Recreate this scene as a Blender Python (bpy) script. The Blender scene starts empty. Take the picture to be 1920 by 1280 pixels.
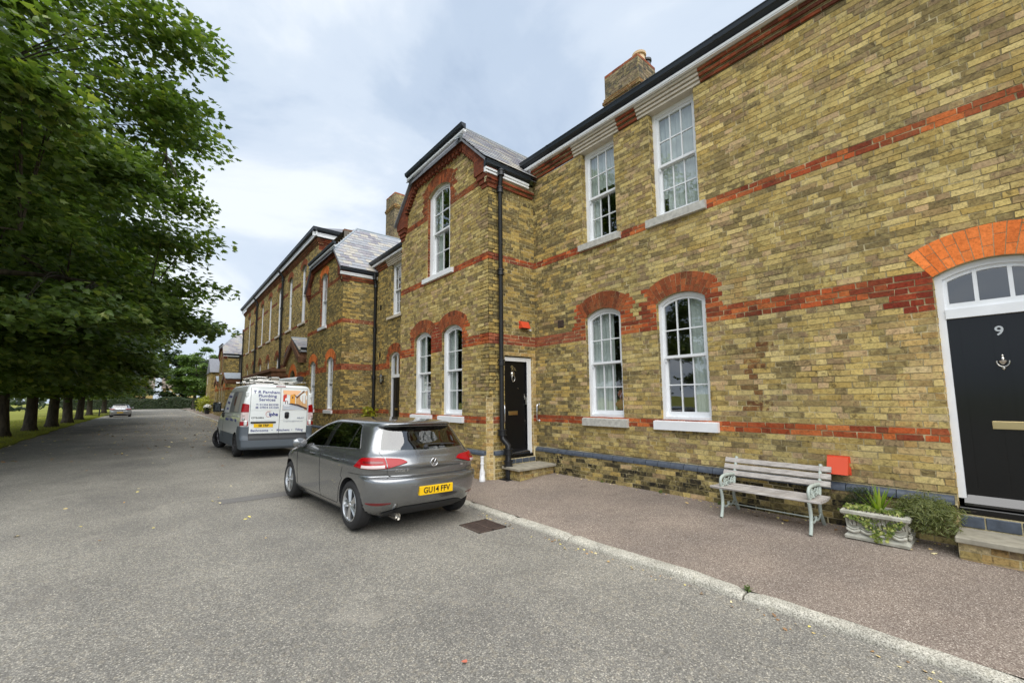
import bpy, math, random
import numpy as np
from mathutils import Matrix, Vector

# ------------------------------------------------------------------ camera
SC = bpy.context.scene
COL = SC.collection
EYE = np.array([0.0, 0.0, 1.7])
YAW, PITCH, ROLL = math.radians(39.87), math.radians(5.76), math.radians(-0.63)
CF = np.array([math.sin(YAW) * math.cos(PITCH), math.cos(YAW) * math.cos(PITCH), math.sin(PITCH)])
_r = np.array([math.cos(YAW), -math.sin(YAW), 0.0])
_u = np.cross(_r, CF)
CR = math.cos(ROLL) * _r + math.sin(ROLL) * _u
CU = -math.sin(ROLL) * _r + math.cos(ROLL) * _u
cam_data = bpy.data.cameras.new("camera")
cam = bpy.data.objects.new("camera", cam_data)
COL.objects.link(cam)
cam.matrix_world = Matrix(((CR[0], CU[0], -CF[0], EYE[0]), (CR[1], CU[1], -CF[1], EYE[1]),
                           (CR[2], CU[2], -CF[2], EYE[2]), (0, 0, 0, 1)))
cam_data.sensor_width = 36.0
cam_data.lens = 788.5 / 1920 * 36.0
cam_data.shift_y = 25.7 / 1920
cam_data.clip_start = 0.05
cam_data.clip_end = 3000.0
SC.camera = cam

# ------------------------------------------------------------------ sky, sun, exposure
SUN_EL, SUN_AZ = 56.0, 206.0        # azimuth measured clockwise from +Y (down the street)
world = bpy.data.worlds.new("World")
SC.world = world
world.use_nodes = True
wn = world.node_tree
wn.nodes.clear()
w_out = wn.nodes.new("ShaderNodeOutputWorld")
w_tc = wn.nodes.new("ShaderNodeTexCoord")
w_sky = wn.nodes.new("ShaderNodeTexSky")
w_sky.sky_type = "NISHITA"
w_sky.sun_disc = False
w_sky.sun_elevation = math.radians(SUN_EL)
w_sky.sun_rotation = math.radians(SUN_AZ)
w_sky.air_density = 1.2
w_sky.dust_density = 2.5
w_bg = wn.nodes.new("ShaderNodeBackground")
w_bg.inputs["Strength"].default_value = 0.07
wn.links.new(w_sky.outputs[0], w_bg.inputs["Color"])
# cloud deck: the view direction is flattened onto a plane overhead, so clouds shrink towards the horizon
w_sep = wn.nodes.new("ShaderNodeSeparateXYZ")
wn.links.new(w_tc.outputs["Generated"], w_sep.inputs[0])
w_mx = wn.nodes.new("ShaderNodeMath"); w_mx.operation = "MAXIMUM"; w_mx.inputs[1].default_value = 0.0
wn.links.new(w_sep.outputs[2], w_mx.inputs[0])
w_ad = wn.nodes.new("ShaderNodeMath"); w_ad.operation = "ADD"; w_ad.inputs[1].default_value = 0.32
wn.links.new(w_mx.outputs[0], w_ad.inputs[0])
w_div = wn.nodes.new("ShaderNodeVectorMath"); w_div.operation = "DIVIDE"
w_cmb = wn.nodes.new("ShaderNodeCombineXYZ")
for i in range(3):
    wn.links.new(w_ad.outputs[0], w_cmb.inputs[i])
wn.links.new(w_tc.outputs["Generated"], w_div.inputs[0])
wn.links.new(w_cmb.outputs[0], w_div.inputs[1])


def w_noise(scale, detail, rough, off, dist=0.0):
    a = wn.nodes.new("ShaderNodeVectorMath"); a.operation = "ADD"; a.inputs[1].default_value = off
    wn.links.new(w_div.outputs[0], a.inputs[0])
    n = wn.nodes.new("ShaderNodeTexNoise")
    n.inputs["Scale"].default_value = scale
    n.inputs["Detail"].default_value = detail
    n.inputs["Roughness"].default_value = rough
    n.inputs["Distortion"].default_value = dist
    wn.links.new(a.outputs[0], n.inputs["Vector"])
    return n.outputs["Fac"]


def w_ramp(src, stops):
    r = wn.nodes.new("ShaderNodeValToRGB")
    r.color_ramp.interpolation = "EASE"
    while len(r.color_ramp.elements) < len(stops):
        r.color_ramp.elements.new(0.5)
    for e, (p, c) in zip(r.color_ramp.elements, stops):
        e.position = p
        e.color = (*c, 1.0)
    wn.links.new(src, r.inputs[0])
    return r.outputs[0]


cloud_tone = w_ramp(w_noise(1.25, 7.0, 0.56, (1.0, 5.0, 0.5), 0.35),
                    [(0.30, (0.37, 0.46, 0.60)), (0.43, (0.46, 0.55, 0.68)), (0.54, (0.57, 0.65, 0.76)), (0.68, (0.75, 0.80, 0.86))])
w_bg2 = wn.nodes.new("ShaderNodeBackground")
w_bg2.inputs["Strength"].default_value = 0.43
wn.links.new(cloud_tone, w_bg2.inputs["Color"])
w_cover = w_ramp(w_noise(0.9, 5.0, 0.5, (7.1, 3.0, 1.0)), [(0.30, (0.72, 0.72, 0.72)), (0.46, (0.97, 0.97, 0.97))])
w_mix = wn.nodes.new("ShaderNodeMixShader")
wn.links.new(w_cover, w_mix.inputs[0])
wn.links.new(w_bg.outputs[0], w_mix.inputs[1])
wn.links.new(w_bg2.outputs[0], w_mix.inputs[2])
wn.links.new(w_mix.outputs[0], w_out.inputs["Surface"])

sun_data = bpy.data.lights.new("sun", "SUN")
sun_data.energy = 1.5
sun_data.angle = math.radians(80)
sun_data.color = (1.0, 0.965, 0.91)
sun = bpy.data.objects.new("sun", sun_data)
COL.objects.link(sun)
_a, _e = math.radians(SUN_AZ), math.radians(SUN_EL)
_d = Vector((math.sin(_a) * math.cos(_e), math.cos(_a) * math.cos(_e), math.sin(_e)))
sun.rotation_euler = _d.to_track_quat("Z", "Y").to_euler()
sun.location = _d * 50

SC.view_settings.view_transform = "Standard"
SC.view_settings.look = "None"
SC.view_settings.exposure = 1.56
SC.view_settings.gamma = 1.0
SC.view_settings.use_curve_mapping = False
SC.cycles.max_bounces = 8
SC.cycles.transparent_max_bounces = 16
SC.cycles.caustics_reflective = False
SC.cycles.caustics_refractive = False
SC.cycles.sample_clamp_indirect = 6.0

RNG = np.random.default_rng(7)
random.seed(7)
# ------------------------------------------------------------------ helpers
def lin(r, g, b):
    f = lambda c: (c / 255 / 12.92) if c / 255 <= 0.04045 else ((c / 255 + 0.055) / 1.055) ** 2.4
    return (f(r), f(g), f(b))


def project(p):
    q = np.asarray(p, float) - EYE
    z = q @ CF
    z = np.where(np.abs(z) < 1e-6, 1e-6, z)
    return 960 + 788.5 * (q @ CR) / z, 665.7 - 788.5 * (q @ CU) / z, z


class Frame:
    """Local axes of a wall: x to the right seen from outside, y into the wall, z up."""
    def __init__(s, o, ux):
        s.o = np.array(o, float)
        s.ux = np.array(ux, float)
        s.uy = np.array([-s.ux[1], s.ux[0], 0.0])
        s.ang = math.atan2(s.ux[1], s.ux[0])

    def __call__(s, v):
        v = np.asarray(v, float)
        return s.o + v[..., 0:1] * s.ux + v[..., 1:2] * s.uy + v[..., 2:3] * np.array([0, 0, 1.0])


WORLD = Frame((0, 0, 0), (1, 0, 0))


def facade(X):
    return Frame((X, 0, 0), (0, -1, 0))          # wall facing the road: x = -Y, y = X - X0


def crosswall(Y):
    return Frame((0, Y, 0), (1, 0, 0))           # wall facing back up the street: x = X, y = Y - Y0


class MB:
    def __init__(s):
        s.v = []; s.f = []; s.m = []; s.n = 0; s.cur = 0

    def add(s, vs, fs):
        vs = np.asarray(vs, float).reshape(-1, 3)
        s.v.append(vs)
        for f in fs:
            s.f.append([i + s.n for i in f]); s.m.append(s.cur)
        s.n += len(vs)
        return s

    def box(s, x0, x1, y0, y1, z0, z1):
        if x0 > x1: x0, x1 = x1, x0
        if y0 > y1: y0, y1 = y1, y0
        if z0 > z1: z0, z1 = z1, z0
        return s.add([(x0, y0, z0), (x1, y0, z0), (x1, y1, z0), (x0, y1, z0), (x0, y0, z1), (x1, y0, z1), (x1, y1, z1), (x0, y1, z1)],
                     [(0, 3, 2, 1), (4, 5, 6, 7), (0, 1, 5, 4), (1, 2, 6, 5), (2, 3, 7, 6), (3, 0, 4, 7)])

    def bevbox(s, x0, x1, y0, y1, z0, z1, b):
        """box with chamfered vertical and horizontal edges (convex hull of three shrunk boxes)"""
        X = [x0, x0 + b, x1 - b, x1]; Y = [y0, y0 + b, y1 - b, y1]; Z = [z0, z0 + b, z1 - b, z1]
        idx = {}; vs = []
        def P(i, j, k):
            if (i, j, k) not in idx:
                idx[(i, j, k)] = len(vs); vs.append((X[i], Y[j], Z[k]))
            return idx[(i, j, k)]
        fs = []
        for a in (0, 3):
            fs.append([P(a, 1, 1), P(a, 2, 1), P(a, 2, 2), P(a, 1, 2)][::(1 if a == 3 else -1)])
            fs.append([P(1, a, 1), P(2, a, 1), P(2, a, 2), P(1, a, 2)][::(-1 if a == 3 else 1)])
            fs.append([P(1, 1, a), P(2, 1, a), P(2, 2, a), P(1, 2, a)][::(1 if a == 3 else -1)])
        for a in (0, 3):
            ai = 1 if a == 0 else 2
            for c in (0, 3):
                ci = 1 if c == 0 else 2
                fs.append([P(a, ci, 1), P(a, ci, 2), P(ai, c, 2), P(ai, c, 1)])
                fs.append([P(a, 1, ci), P(a, 2, ci), P(ai, 2, c), P(ai, 1, c)])
                fs.append([P(1, a, ci), P(2, a, ci), P(2, ai, c), P(1, ai, c)])
                for e in (0, 3):
                    ei = 1 if e == 0 else 2
                    fs.append([P(a, ci, ei), P(ai, c, ei), P(ai, ci, e)])
        return s.add(vs, fs)

    def prism(s, poly, axis, a, b):
        """polygon in the two axes other than `axis`, extruded from a to b along it"""
        n = len(poly); vs = []
        for t in (a, b):
            for p in poly:
                q = [0, 0, 0]; o = [i for i in range(3) if i != axis]
                q[axis] = t; q[o[0]] = p[0]; q[o[1]] = p[1]; vs.append(q)
        fs = [tuple(range(n - 1, -1, -1)), tuple(range(n, 2 * n))]
        fs += [(i, (i + 1) % n, n + (i + 1) % n, n + i) for i in range(n)]
        return s.add(vs, fs)

    def tube(s, path, r, n=8, cap=True, flat=1.0):
        path = np.asarray(path, float); rs = np.full(len(path), r) if np.isscalar(r) else np.asarray(r, float)
        vs = []; 
        tan = np.gradient(path, axis=0) if len(path) > 2 else np.repeat((path[-1] - path[0])[None], len(path), 0)
        tan /= np.linalg.norm(tan, axis=1)[:, None] + 1e-12
        ref = np.array([0, 0, 1.0]) if abs(tan[0][2]) < 0.9 else np.array([1.0, 0, 0])
        for p, t, rr in zip(path, tan, rs):
            a = np.cross(t, ref); a /= np.linalg.norm(a) + 1e-12
            b = np.cross(t, a)
            ref = -np.cross(t, a) if abs(np.dot(np.cross(t, a), ref)) > 0.2 else ref
            ref = ref if abs(np.dot(ref, t)) < 0.9 else a
            for k in range(n):
                an = 2 * math.pi * k / n
                vs.append(p + rr * (math.cos(an) * a + flat * math.sin(an) * b))
        fs = []
        for i in range(len(path) - 1):
            for k in range(n):
                fs.append((i * n + k, i * n + (k + 1) % n, (i + 1) * n + (k + 1) % n, (i + 1) * n + k))
        if cap:
            fs.append(tuple(range(n - 1, -1, -1))); fs.append(tuple((len(path) - 1) * n + k for k in range(n)))
        return s.add(vs, fs)

    def lathe(s, prof, n=24, c=(0, 0, 0), axis=2):
        """profile of (radius, height) turned about an axis through c"""
        vs = []
        for r, h in prof:
            for k in range(n):
                an = 2 * math.pi * k / n
                q = [r * math.cos(an), r * math.sin(an), h]
                q = {2: q, 1: [q[0], q[2], q[1]], 0: [q[2], q[0], q[1]]}[axis]
                vs.append([q[i] + c[i] for i in range(3)])
        fs = []
        for i in range(len(prof) - 1):
            for k in range(n):
                f = (i * n + k, i * n + (k + 1) % n, (i + 1) * n + (k + 1) % n, (i + 1) * n + k)
                fs.append(f if axis != 1 else f[::-1])
        return s.add(vs, fs)

    def xf(s, fn):
        s.v = [fn(v) for v in s.v]
        return s

    def build(s, name, mats, parent=None, frame=None, smooth=False, kind=None, auto=None):
        v = np.concatenate(s.v) if s.v else np.zeros((0, 3))
        if frame is not None: v = frame(v)
        return mesh_obj(name, v, s.f, mats, parent, smooth, kind, s.m)


def smooth_by_angle(me, deg):
    """mark edges sharper than deg, smooth the rest"""
    nf = len(me.polygons)
    nor = np.zeros(nf * 3); me.polygons.foreach_get("normal", nor); nor = nor.reshape(-1, 3)
    le = np.zeros(len(me.loops), int); me.loops.foreach_get("edge_index", le)
    lt = np.zeros(nf, int); me.polygons.foreach_get("loop_total", lt)
    fi = np.repeat(np.arange(nf), lt)
    order = np.argsort(le, kind="stable"); le2, fi2 = le[order], fi[order]
    ne = len(me.edges); first = np.full(ne, -1); second = np.full(ne, -1)
    st = np.searchsorted(le2, np.arange(ne)); cnt = np.bincount(le2, minlength=ne)
    ok = cnt == 2
    first[ok] = fi2[st[ok]]; second[ok] = fi2[st[ok] + 1]
    sharp = np.ones(ne, bool)
    sharp[ok] = (nor[first[ok]] * nor[second[ok]]).sum(1) < math.cos(math.radians(deg))
    at = me.attributes.get("sharp_edge") or me.attributes.new("sharp_edge", "BOOLEAN", "EDGE")
    at.data.foreach_set("value", sharp)
    me.polygons.foreach_set("use_smooth", np.bincount(fi, weights=(~sharp[le]).astype(float), minlength=nf) > 0)


def mesh_obj(name, v, f, mats, parent=None, smooth=False, kind=None, midx=None):
    me = bpy.data.meshes.new(name)
    if len(v) == 0: v = np.zeros((0, 3))
    me.from_pydata(np.asarray(v, float).tolist(), [], [list(x) for x in f])
    if not isinstance(mats, (list, tuple)): mats = [mats]
    for m in mats: me.materials.append(m)
    if midx is not None and len(mats) > 1: me.polygons.foreach_set("material_index", np.asarray(midx, np.int32))
    if smooth is True: me.polygons.foreach_set("use_smooth", np.ones(len(me.polygons), bool))
    me.update()
    if smooth and smooth is not True: smooth_by_angle(me, smooth)
    return link(name, me, parent, kind)


def link(name, data, parent=None, kind=None):
    o = bpy.data.objects.new(name, data)
    COL.objects.link(o)
    if parent is not None: adopt(o, parent)
    if kind: o["kind"] = kind
    return o


def wmat(o):
    """world matrix from the locals (nothing has been evaluated yet)"""
    b = Matrix.LocRotScale(o.location, o.rotation_euler, o.scale)
    return (wmat(o.parent) @ o.matrix_parent_inverse @ b) if o.parent else b


def adopt(o, parent):
    o.parent = parent
    o.matrix_parent_inverse = wmat(parent).inverted()


def thing(name, label, cat, loc=(0, 0, 0), group=None, rz=0.0):
    o = bpy.data.objects.new(name, None)
    o.empty_display_size = 0.2
    COL.objects.link(o)
    o.location = loc
    o.rotation_euler = (0, 0, rz)
    return tag(o, label, cat, group)


def tag(o, label, cat, group=None):
    o["label"] = label; o["category"] = cat
    if group: o["group"] = group
    return o


def grid_mesh(name, V, F4, mat, parent=None, kind=None, smooth=False, col=None, midx=None):
    """fast quads-only (or tris-only) mesh from numpy arrays, optional per-face colour"""
    V = np.ascontiguousarray(V, np.float32); F4 = np.ascontiguousarray(F4, np.int32)
    me = bpy.data.meshes.new(name)
    k = F4.shape[1]; n = len(F4)
    me.vertices.add(len(V)); me.vertices.foreach_set("co", V.ravel())
    me.loops.add(n * k); me.loops.foreach_set("vertex_index", F4.ravel())
    me.polygons.add(n); me.polygons.foreach_set("loop_start", np.arange(0, n * k, k, dtype=np.int32))
    if not isinstance(mat, (list, tuple)): mat = [mat]
    for m in mat: me.materials.append(m)
    if midx is not None: me.polygons.foreach_set("material_index", np.ascontiguousarray(midx, np.int32))
    me.polygons.foreach_set("use_smooth", np.full(n, smooth is not False))
    if col is not None: face_col(me, col)
    me.update(calc_edges=True); me.validate()
    if smooth not in (False, True): smooth_by_angle(me, smooth)
    return link(name, me, parent, kind)


def face_col(me, col):
    at = me.attributes.new("tone", "FLOAT_COLOR", "FACE")
    c = np.ones((len(col), 4), np.float32); c[:, :3] = col
    at.data.foreach_set("color", c.ravel())


def text_obj(name, body, size, mat, parent, M, depth=0.001, align="CENTER", bold=0.0, sx=1.0):
    cu = bpy.data.curves.new(name, "FONT")
    cu.body = body; cu.size = size; cu.align_x = align; cu.align_y = "CENTER"
    cu.extrude = depth; cu.offset = bold; cu.resolution_u = 3
    t = bpy.data.objects.new(name + "_src", cu)
    COL.objects.link(t)
    dg = bpy.context.evaluated_depsgraph_get()
    me = bpy.data.meshes.new_from_object(t.evaluated_get(dg))
    bpy.data.objects.remove(t); bpy.data.curves.remove(cu)
    me.materials.clear(); me.materials.append(mat)
    me.transform(M @ Matrix.Diagonal((sx, 1, 1, 1)))
    me.name = name
    return link(name, me, parent)


def pchip(xs, ys):
    xs = np.asarray(xs, float); ys = np.asarray(ys, float)
    h = np.diff(xs); d = np.diff(ys) / h
    m = np.zeros_like(ys)
    for i in range(1, len(xs) - 1):
        if d[i - 1] * d[i] > 0:
            w1 = 2 * h[i] + h[i - 1]; w2 = h[i] + 2 * h[i - 1]
            m[i] = (w1 + w2) / (w1 / d[i - 1] + w2 / d[i])
    m[0] = d[0]; m[-1] = d[-1]
    def f(x):
        x = np.clip(np.asarray(x, float), xs[0], xs[-1])
        i = np.clip(np.searchsorted(xs, x, side="right") - 1, 0, len(xs) - 2)
        t = (x - xs[i]) / h[i]
        return ((1 + 2 * t) * (1 - t) ** 2 * ys[i] + t * (1 - t) ** 2 * h[i] * m[i] + t * t * (3 - 2 * t) * ys[i + 1] + t * t * (t - 1) * h[i] * m[i + 1])
    return f
# ------------------------------------------------------------------ materials
class Mat:
    def __init__(s, name):
        s.m = bpy.data.materials.new(name); s.m.use_nodes = True
        s.t = s.m.node_tree; s.t.nodes.clear()
        s.out = s.N("ShaderNodeOutputMaterial"); s.b = s.N("ShaderNodeBsdfPrincipled")
        s.L(s.b.outputs[0], s.out.inputs["Surface"])
        s._pos = None

    def N(s, t, **kw):
        n = s.t.nodes.new(t)
        for k, v in kw.items(): setattr(n, k, v)
        return n

    def L(s, a, b): s.t.links.new(a, b)

    def put(s, sock, v):
        if hasattr(v, "links") or isinstance(v, bpy.types.NodeSocket): s.L(v, sock)
        elif isinstance(v, (tuple, list)) and len(v) == 3 and sock.type == "RGBA": sock.default_value = (*v, 1)
        else: sock.default_value = v

    def pos(s):
        if s._pos is None: s._pos = s.N("ShaderNodeNewGeometry").outputs["Position"]
        return s._pos

    def obj(s): return s.N("ShaderNodeTexCoord").outputs["Object"]

    def noise(s, scale, detail=3, rough=0.55, vec=None, stretch=None, dist=0.0):
        v = vec if vec is not None else s.pos()
        if stretch:
            mp = s.N("ShaderNodeMapping"); mp.inputs["Scale"].default_value = stretch
            s.L(v, mp.inputs["Vector"]); v = mp.outputs[0]
        n = s.N("ShaderNodeTexNoise"); s.L(v, n.inputs["Vector"])
        n.inputs["Scale"].default_value = scale; n.inputs["Detail"].default_value = detail
        n.inputs["Roughness"].default_value = rough; n.inputs["Distortion"].default_value = dist
        return n.outputs["Fac"]

    def ramp(s, fac, stops):
        r = s.N("ShaderNodeValToRGB")
        while len(r.color_ramp.elements) < len(stops): r.color_ramp.elements.new(0.5)
        for e, (p, c) in zip(r.color_ramp.elements, stops):
            e.position = p; e.color = (*c, 1) if not np.isscalar(c) else (c, c, c, 1)
        s.L(fac, r.inputs[0]); return r.outputs[0]

    def mix(s, fac, a, b, mode="MIX"):
        n = s.N("ShaderNodeMix", data_type="RGBA", blend_type=mode)
        s.put(n.inputs[0], fac); s.put(n.inputs[6], a); s.put(n.inputs[7], b)
        return n.outputs[2]

    def math(s, op, a, b=0.0, clamp=False):
        n = s.N("ShaderNodeMath", operation=op); n.use_clamp = clamp
        s.put(n.inputs[0], a); s.put(n.inputs[1], b); return n.outputs[0]

    def bump(s, h, dist=0.01, strength=0.6, normal=None):
        n = s.N("ShaderNodeBump"); n.inputs["Distance"].default_value = dist; n.inputs["Strength"].default_value = strength
        s.L(h, n.inputs["Height"])
        if normal is not None: s.L(normal, n.inputs["Normal"])
        s.L(n.outputs[0], s.b.inputs["Normal"]); return n.outputs[0]

    def set(s, **kw):
        names = dict(color="Base Color", rough="Roughness", metal="Metallic", spec="Specular IOR Level", coat="Coat Weight",
                     coat_rough="Coat Roughness", trans="Transmission Weight", emit="Emission Color", emit_s="Emission Strength", sub="Subsurface Weight", ior="IOR")
        for k, v in kw.items(): s.put(s.b.inputs[names[k]], v)
        return s


def plain(name, col, rough=0.6, metal=0.0, var=0.0, scale=8.0, bump=0.0, coat=0.0, spec=0.5):
    m = Mat(name)
    c = col
    if var:
        c = m.mix(1.0, col, m.ramp(m.noise(scale, 4), [(0.3, 1 - var), (0.7, 1 + var * 0.4)]), "MULTIPLY")
    m.set(color=c, rough=rough, metal=metal, coat=coat, spec=spec)
    if bump: m.bump(m.noise(scale * 6, 3), bump, 0.5)
    return m.m


def brick_material(name, lime=0.55, soot=0.75):
    m = Mat(name)
    tone = m.N("ShaderNodeAttribute", attribute_name="tone").outputs["Color"]
    c = m.mix(1.0, tone, m.ramp(m.noise(38, 5, 0.7), [(0.25, 0.50), (0.5, 0.93), (0.78, 1.25)]), "MULTIPLY")
    c = m.mix(1.0, c, m.ramp(m.noise(0.75, 5, 0.65, dist=0.5), [(0.32, (0.74, 0.76, 0.80)), (0.5, (0.95, 0.95, 0.96)), (0.68, (1.16, 1.12, 1.04))]), "MULTIPLY")
    streak = m.ramp(m.noise(2.4, 5, 0.65, stretch=(1, 1, 0.22)), [(0.56, 0.0), (0.72, 1.0)])
    c = m.mix(m.math("MULTIPLY", streak, soot * 0.45), c, lin(84, 76, 60))
    blot = m.ramp(m.noise(10, 6, 0.7, dist=1.0), [(0.47, 0.0), (0.62, 1.0)])
    zone = m.ramp(m.noise(1.7, 2), [(0.36, 0.15), (0.62, 1.0)])
    f = m.math("MULTIPLY", m.math("MULTIPLY", blot, zone), lime)
    c = m.mix(f, c, lin(214, 196, 128))
    dark = m.ramp(m.noise(17, 5, 0.72, dist=0.6), [(0.53, 0.0), (0.68, 1.0)])
    c = m.mix(m.math("MULTIPLY", dark, soot), c, lin(62, 54, 40))
    m.set(color=c, rough=0.92, spec=0.2)
    m.bump(m.noise(70, 5, 0.65), 0.006, 0.7)
    return m.m


def mortar_material(name, c0, c1):
    m = Mat(name)
    c = m.mix(m.ramp(m.noise(2.3, 4), [(0.35, 0.0), (0.65, 1.0)]), c0, c1)
    c = m.mix(1.0, c, m.ramp(m.noise(45, 3), [(0.3, 0.75), (0.7, 1.15)]), "MULTIPLY")
    m.set(color=c, rough=0.95, spec=0.1)
    m.bump(m.noise(120, 3), 0.004, 0.6)
    return m.m


M = {}
M["brick"] = brick_material("stock_brick")
M["redbrick"] = brick_material("red_brick", 0.10, 0.55)
M["orange"] = brick_material("orange_brick", 0.0, 0.0)
M["mortar"] = mortar_material("lime_mortar", lin(208, 194, 154), lin(128, 116, 86))
M["mortar_pale"] = mortar_material("pale_mortar", lin(226, 212, 172), lin(200, 184, 142))
M["white"] = plain("white_gloss_paint", lin(232, 234, 236), 0.35, var=0.06, scale=5)
M["offwhite"] = plain("cream_painted_stone", lin(205, 196, 180), 0.7, var=0.14, scale=6)
M["black"] = plain("black_gloss_paint", (0.004, 0.0045, 0.005), 0.14, spec=0.45)
M["blackdoor"] = plain("black_door_paint", (0.005, 0.005, 0.0055), 0.4, spec=0.3)
M["iron"] = plain("black_painted_iron", (0.014, 0.015, 0.017), 0.38, var=0.3, scale=9, bump=0.002)
M["gutter"] = plain("dark_gutter_paint", lin(34, 42, 50), 0.4, var=0.3, scale=4)
M["lead"] = plain("grey_lead", lin(150, 158, 165), 0.6, var=0.2, scale=6)
M["stone_sill"] = plain("pale_stone", lin(188, 186, 178), 0.85, var=0.28, scale=14, bump=0.003)
M["step"] = plain("step_slab", lin(160, 154, 138), 0.9, var=0.3, scale=9, bump=0.003)
M["brown_stone"] = plain("brown_terracotta", lin(120, 84, 60), 0.9, var=0.35, scale=9, bump=0.004)
M["blue"] = plain("blue_brick", lin(78, 86, 98), 0.5, var=0.3, scale=16, bump=0.002)
M["inner"] = plain("dim_interior_plaster", lin(112, 106, 98), 0.95)
M["net_and_reflection"] = plain("pale_curtain_and_reflection", lin(214, 222, 218), 0.9, var=0.1, scale=5)  # cloth tone, also on the sheets that mimic sky reflected in upper panes
M["chrome"] = plain("polished_chrome", (0.75, 0.75, 0.76), 0.12, 1.0)
M["steel"] = plain("brushed_steel", (0.62, 0.60, 0.56), 0.25, 1.0)
M["brass"] = plain("aged_brass", (0.62, 0.50, 0.26), 0.3, 1.0)
M["clay"] = plain("buff_clay_pot", lin(214, 186, 150), 0.9, var=0.2, scale=7)
M["box_orange"] = plain("orange_flue_guard", lin(212, 78, 44), 0.55, var=0.05, scale=5)
M["lampglass"] = plain("lamp_glass", lin(160, 160, 140), 0.15)


def slate_material():
    m = Mat("roof_slate")
    tone = m.N("ShaderNodeAttribute", attribute_name="tone").outputs["Color"]
    c = m.mix(1.0, tone, m.ramp(m.noise(16, 5, 0.6), [(0.3, 0.8), (0.7, 1.15)]), "MULTIPLY")
    c = m.mix(m.math("MULTIPLY", m.ramp(m.noise(5, 4, 0.6), [(0.55, 0.0), (0.7, 1.0)]), 0.35), c, lin(176, 166, 138))
    m.set(color=c, rough=0.62, spec=0.4)
    m.bump(m.noise(50, 4), 0.003, 0.5)
    return m.m


M["slate"] = slate_material()


def glass_material(name, tint=(0.9, 0.93, 0.92), rough=0.0, refl=1.0, wave=0.10):
    """clear pane: dielectric reflection over straight-through transparency"""
    m = Mat(name)
    m.t.nodes.remove(m.b)
    tr = m.N("ShaderNodeBsdfTransparent"); tr.inputs[0].default_value = (*tint, 1)
    gl = m.N("ShaderNodeBsdfGlossy"); gl.inputs["Roughness"].default_value = rough
    fr = m.N("ShaderNodeFresnel"); m.L(m.math("SUBTRACT", 1.5, m.math("MULTIPLY", m.N("ShaderNodeNewGeometry").outputs["Backfacing"], 1.5 - 1 / 1.5)), fr.inputs["IOR"])
    h = m.noise(1.6, 2)
    bp = m.N("ShaderNodeBump"); bp.inputs["Distance"].default_value = 0.02; bp.inputs["Strength"].default_value = wave
    m.L(h, bp.inputs["Height"]); m.L(bp.outputs[0], gl.inputs["Normal"])
    k = m.math("MULTIPLY", m.math("ADD", fr.outputs[0], 0.05), refl * 1.7, True)
    mx = m.N("ShaderNodeMixShader"); m.L(k, mx.inputs[0]); m.L(tr.outputs[0], mx.inputs[1]); m.L(gl.outputs[0], mx.inputs[2])
    m.L(mx.outputs[0], m.out.inputs["Surface"])
    return m.m


M["glass"] = glass_material("window_glass", refl=1.35)
M["carglass"] = glass_material("tinted_car_glass", (0.20, 0.24, 0.22), 0.0, 1.2, 0.0)
M["privacy"] = glass_material("dark_car_glass", (0.05, 0.055, 0.055), 0.0, 1.2, 0.0)


def asphalt():
    m = Mat("worn_asphalt")
    p = m.pos()
    vo = m.N("ShaderNodeTexVoronoi"); vo.inputs["Scale"].default_value = 95; m.L(p, vo.inputs["Vector"])
    chip = m.N("ShaderNodeSeparateColor"); m.L(vo.outputs["Color"], chip.inputs[0])
    stone = m.ramp(chip.outputs[0], [(0.0, lin(124, 123, 119)), (0.45, lin(142, 140, 135)), (0.8, lin(159, 157, 150)), (1.0, lin(204, 199, 187))])
    vo2 = m.N("ShaderNodeTexVoronoi"); vo2.inputs["Scale"].default_value = 38; m.L(p, vo2.inputs["Vector"])
    ch2 = m.N("ShaderNodeSeparateColor"); m.L(vo2.outputs["Color"], ch2.inputs[0])
    c = m.mix(m.ramp(ch2.outputs[1], [(0.82, 0.0), (0.9, 0.55)]), stone, lin(172, 166, 152))
    c = m.mix(m.ramp(vo.outputs["Distance"], [(0.2, 0.0), (0.8, 0.70)]), c, lin(80, 77, 73))
    c = m.mix(1.0, c, m.ramp(m.noise(0.55, 5, 0.6), [(0.3, (0.82, 0.81, 0.80)), (0.7, (1.22, 1.20, 1.14))]), "MULTIPLY")
    c = m.mix(1.0, c, m.ramp(m.noise(0.35, 4, 0.6, stretch=(1.0, 0.12, 1)), [(0.35, 0.86), (0.65, 1.08)]), "MULTIPLY")
    c = m.mix(m.ramp(m.noise(1.7, 6, 0.7, dist=1.2), [(0.55, 0.0), (0.72, 0.42)]), c, lin(92, 88, 84))
    c = m.mix(m.ramp(m.noise(0.9, 6, 0.7, dist=0.8), [(0.58, 0.0), (0.72, 0.25)]), c, lin(186, 180, 166))
    m.set(color=c, rough=0.88, spec=0.3)
    m.bump(vo.outputs["Distance"], 0.004, 0.8)
    return m.m


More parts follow.
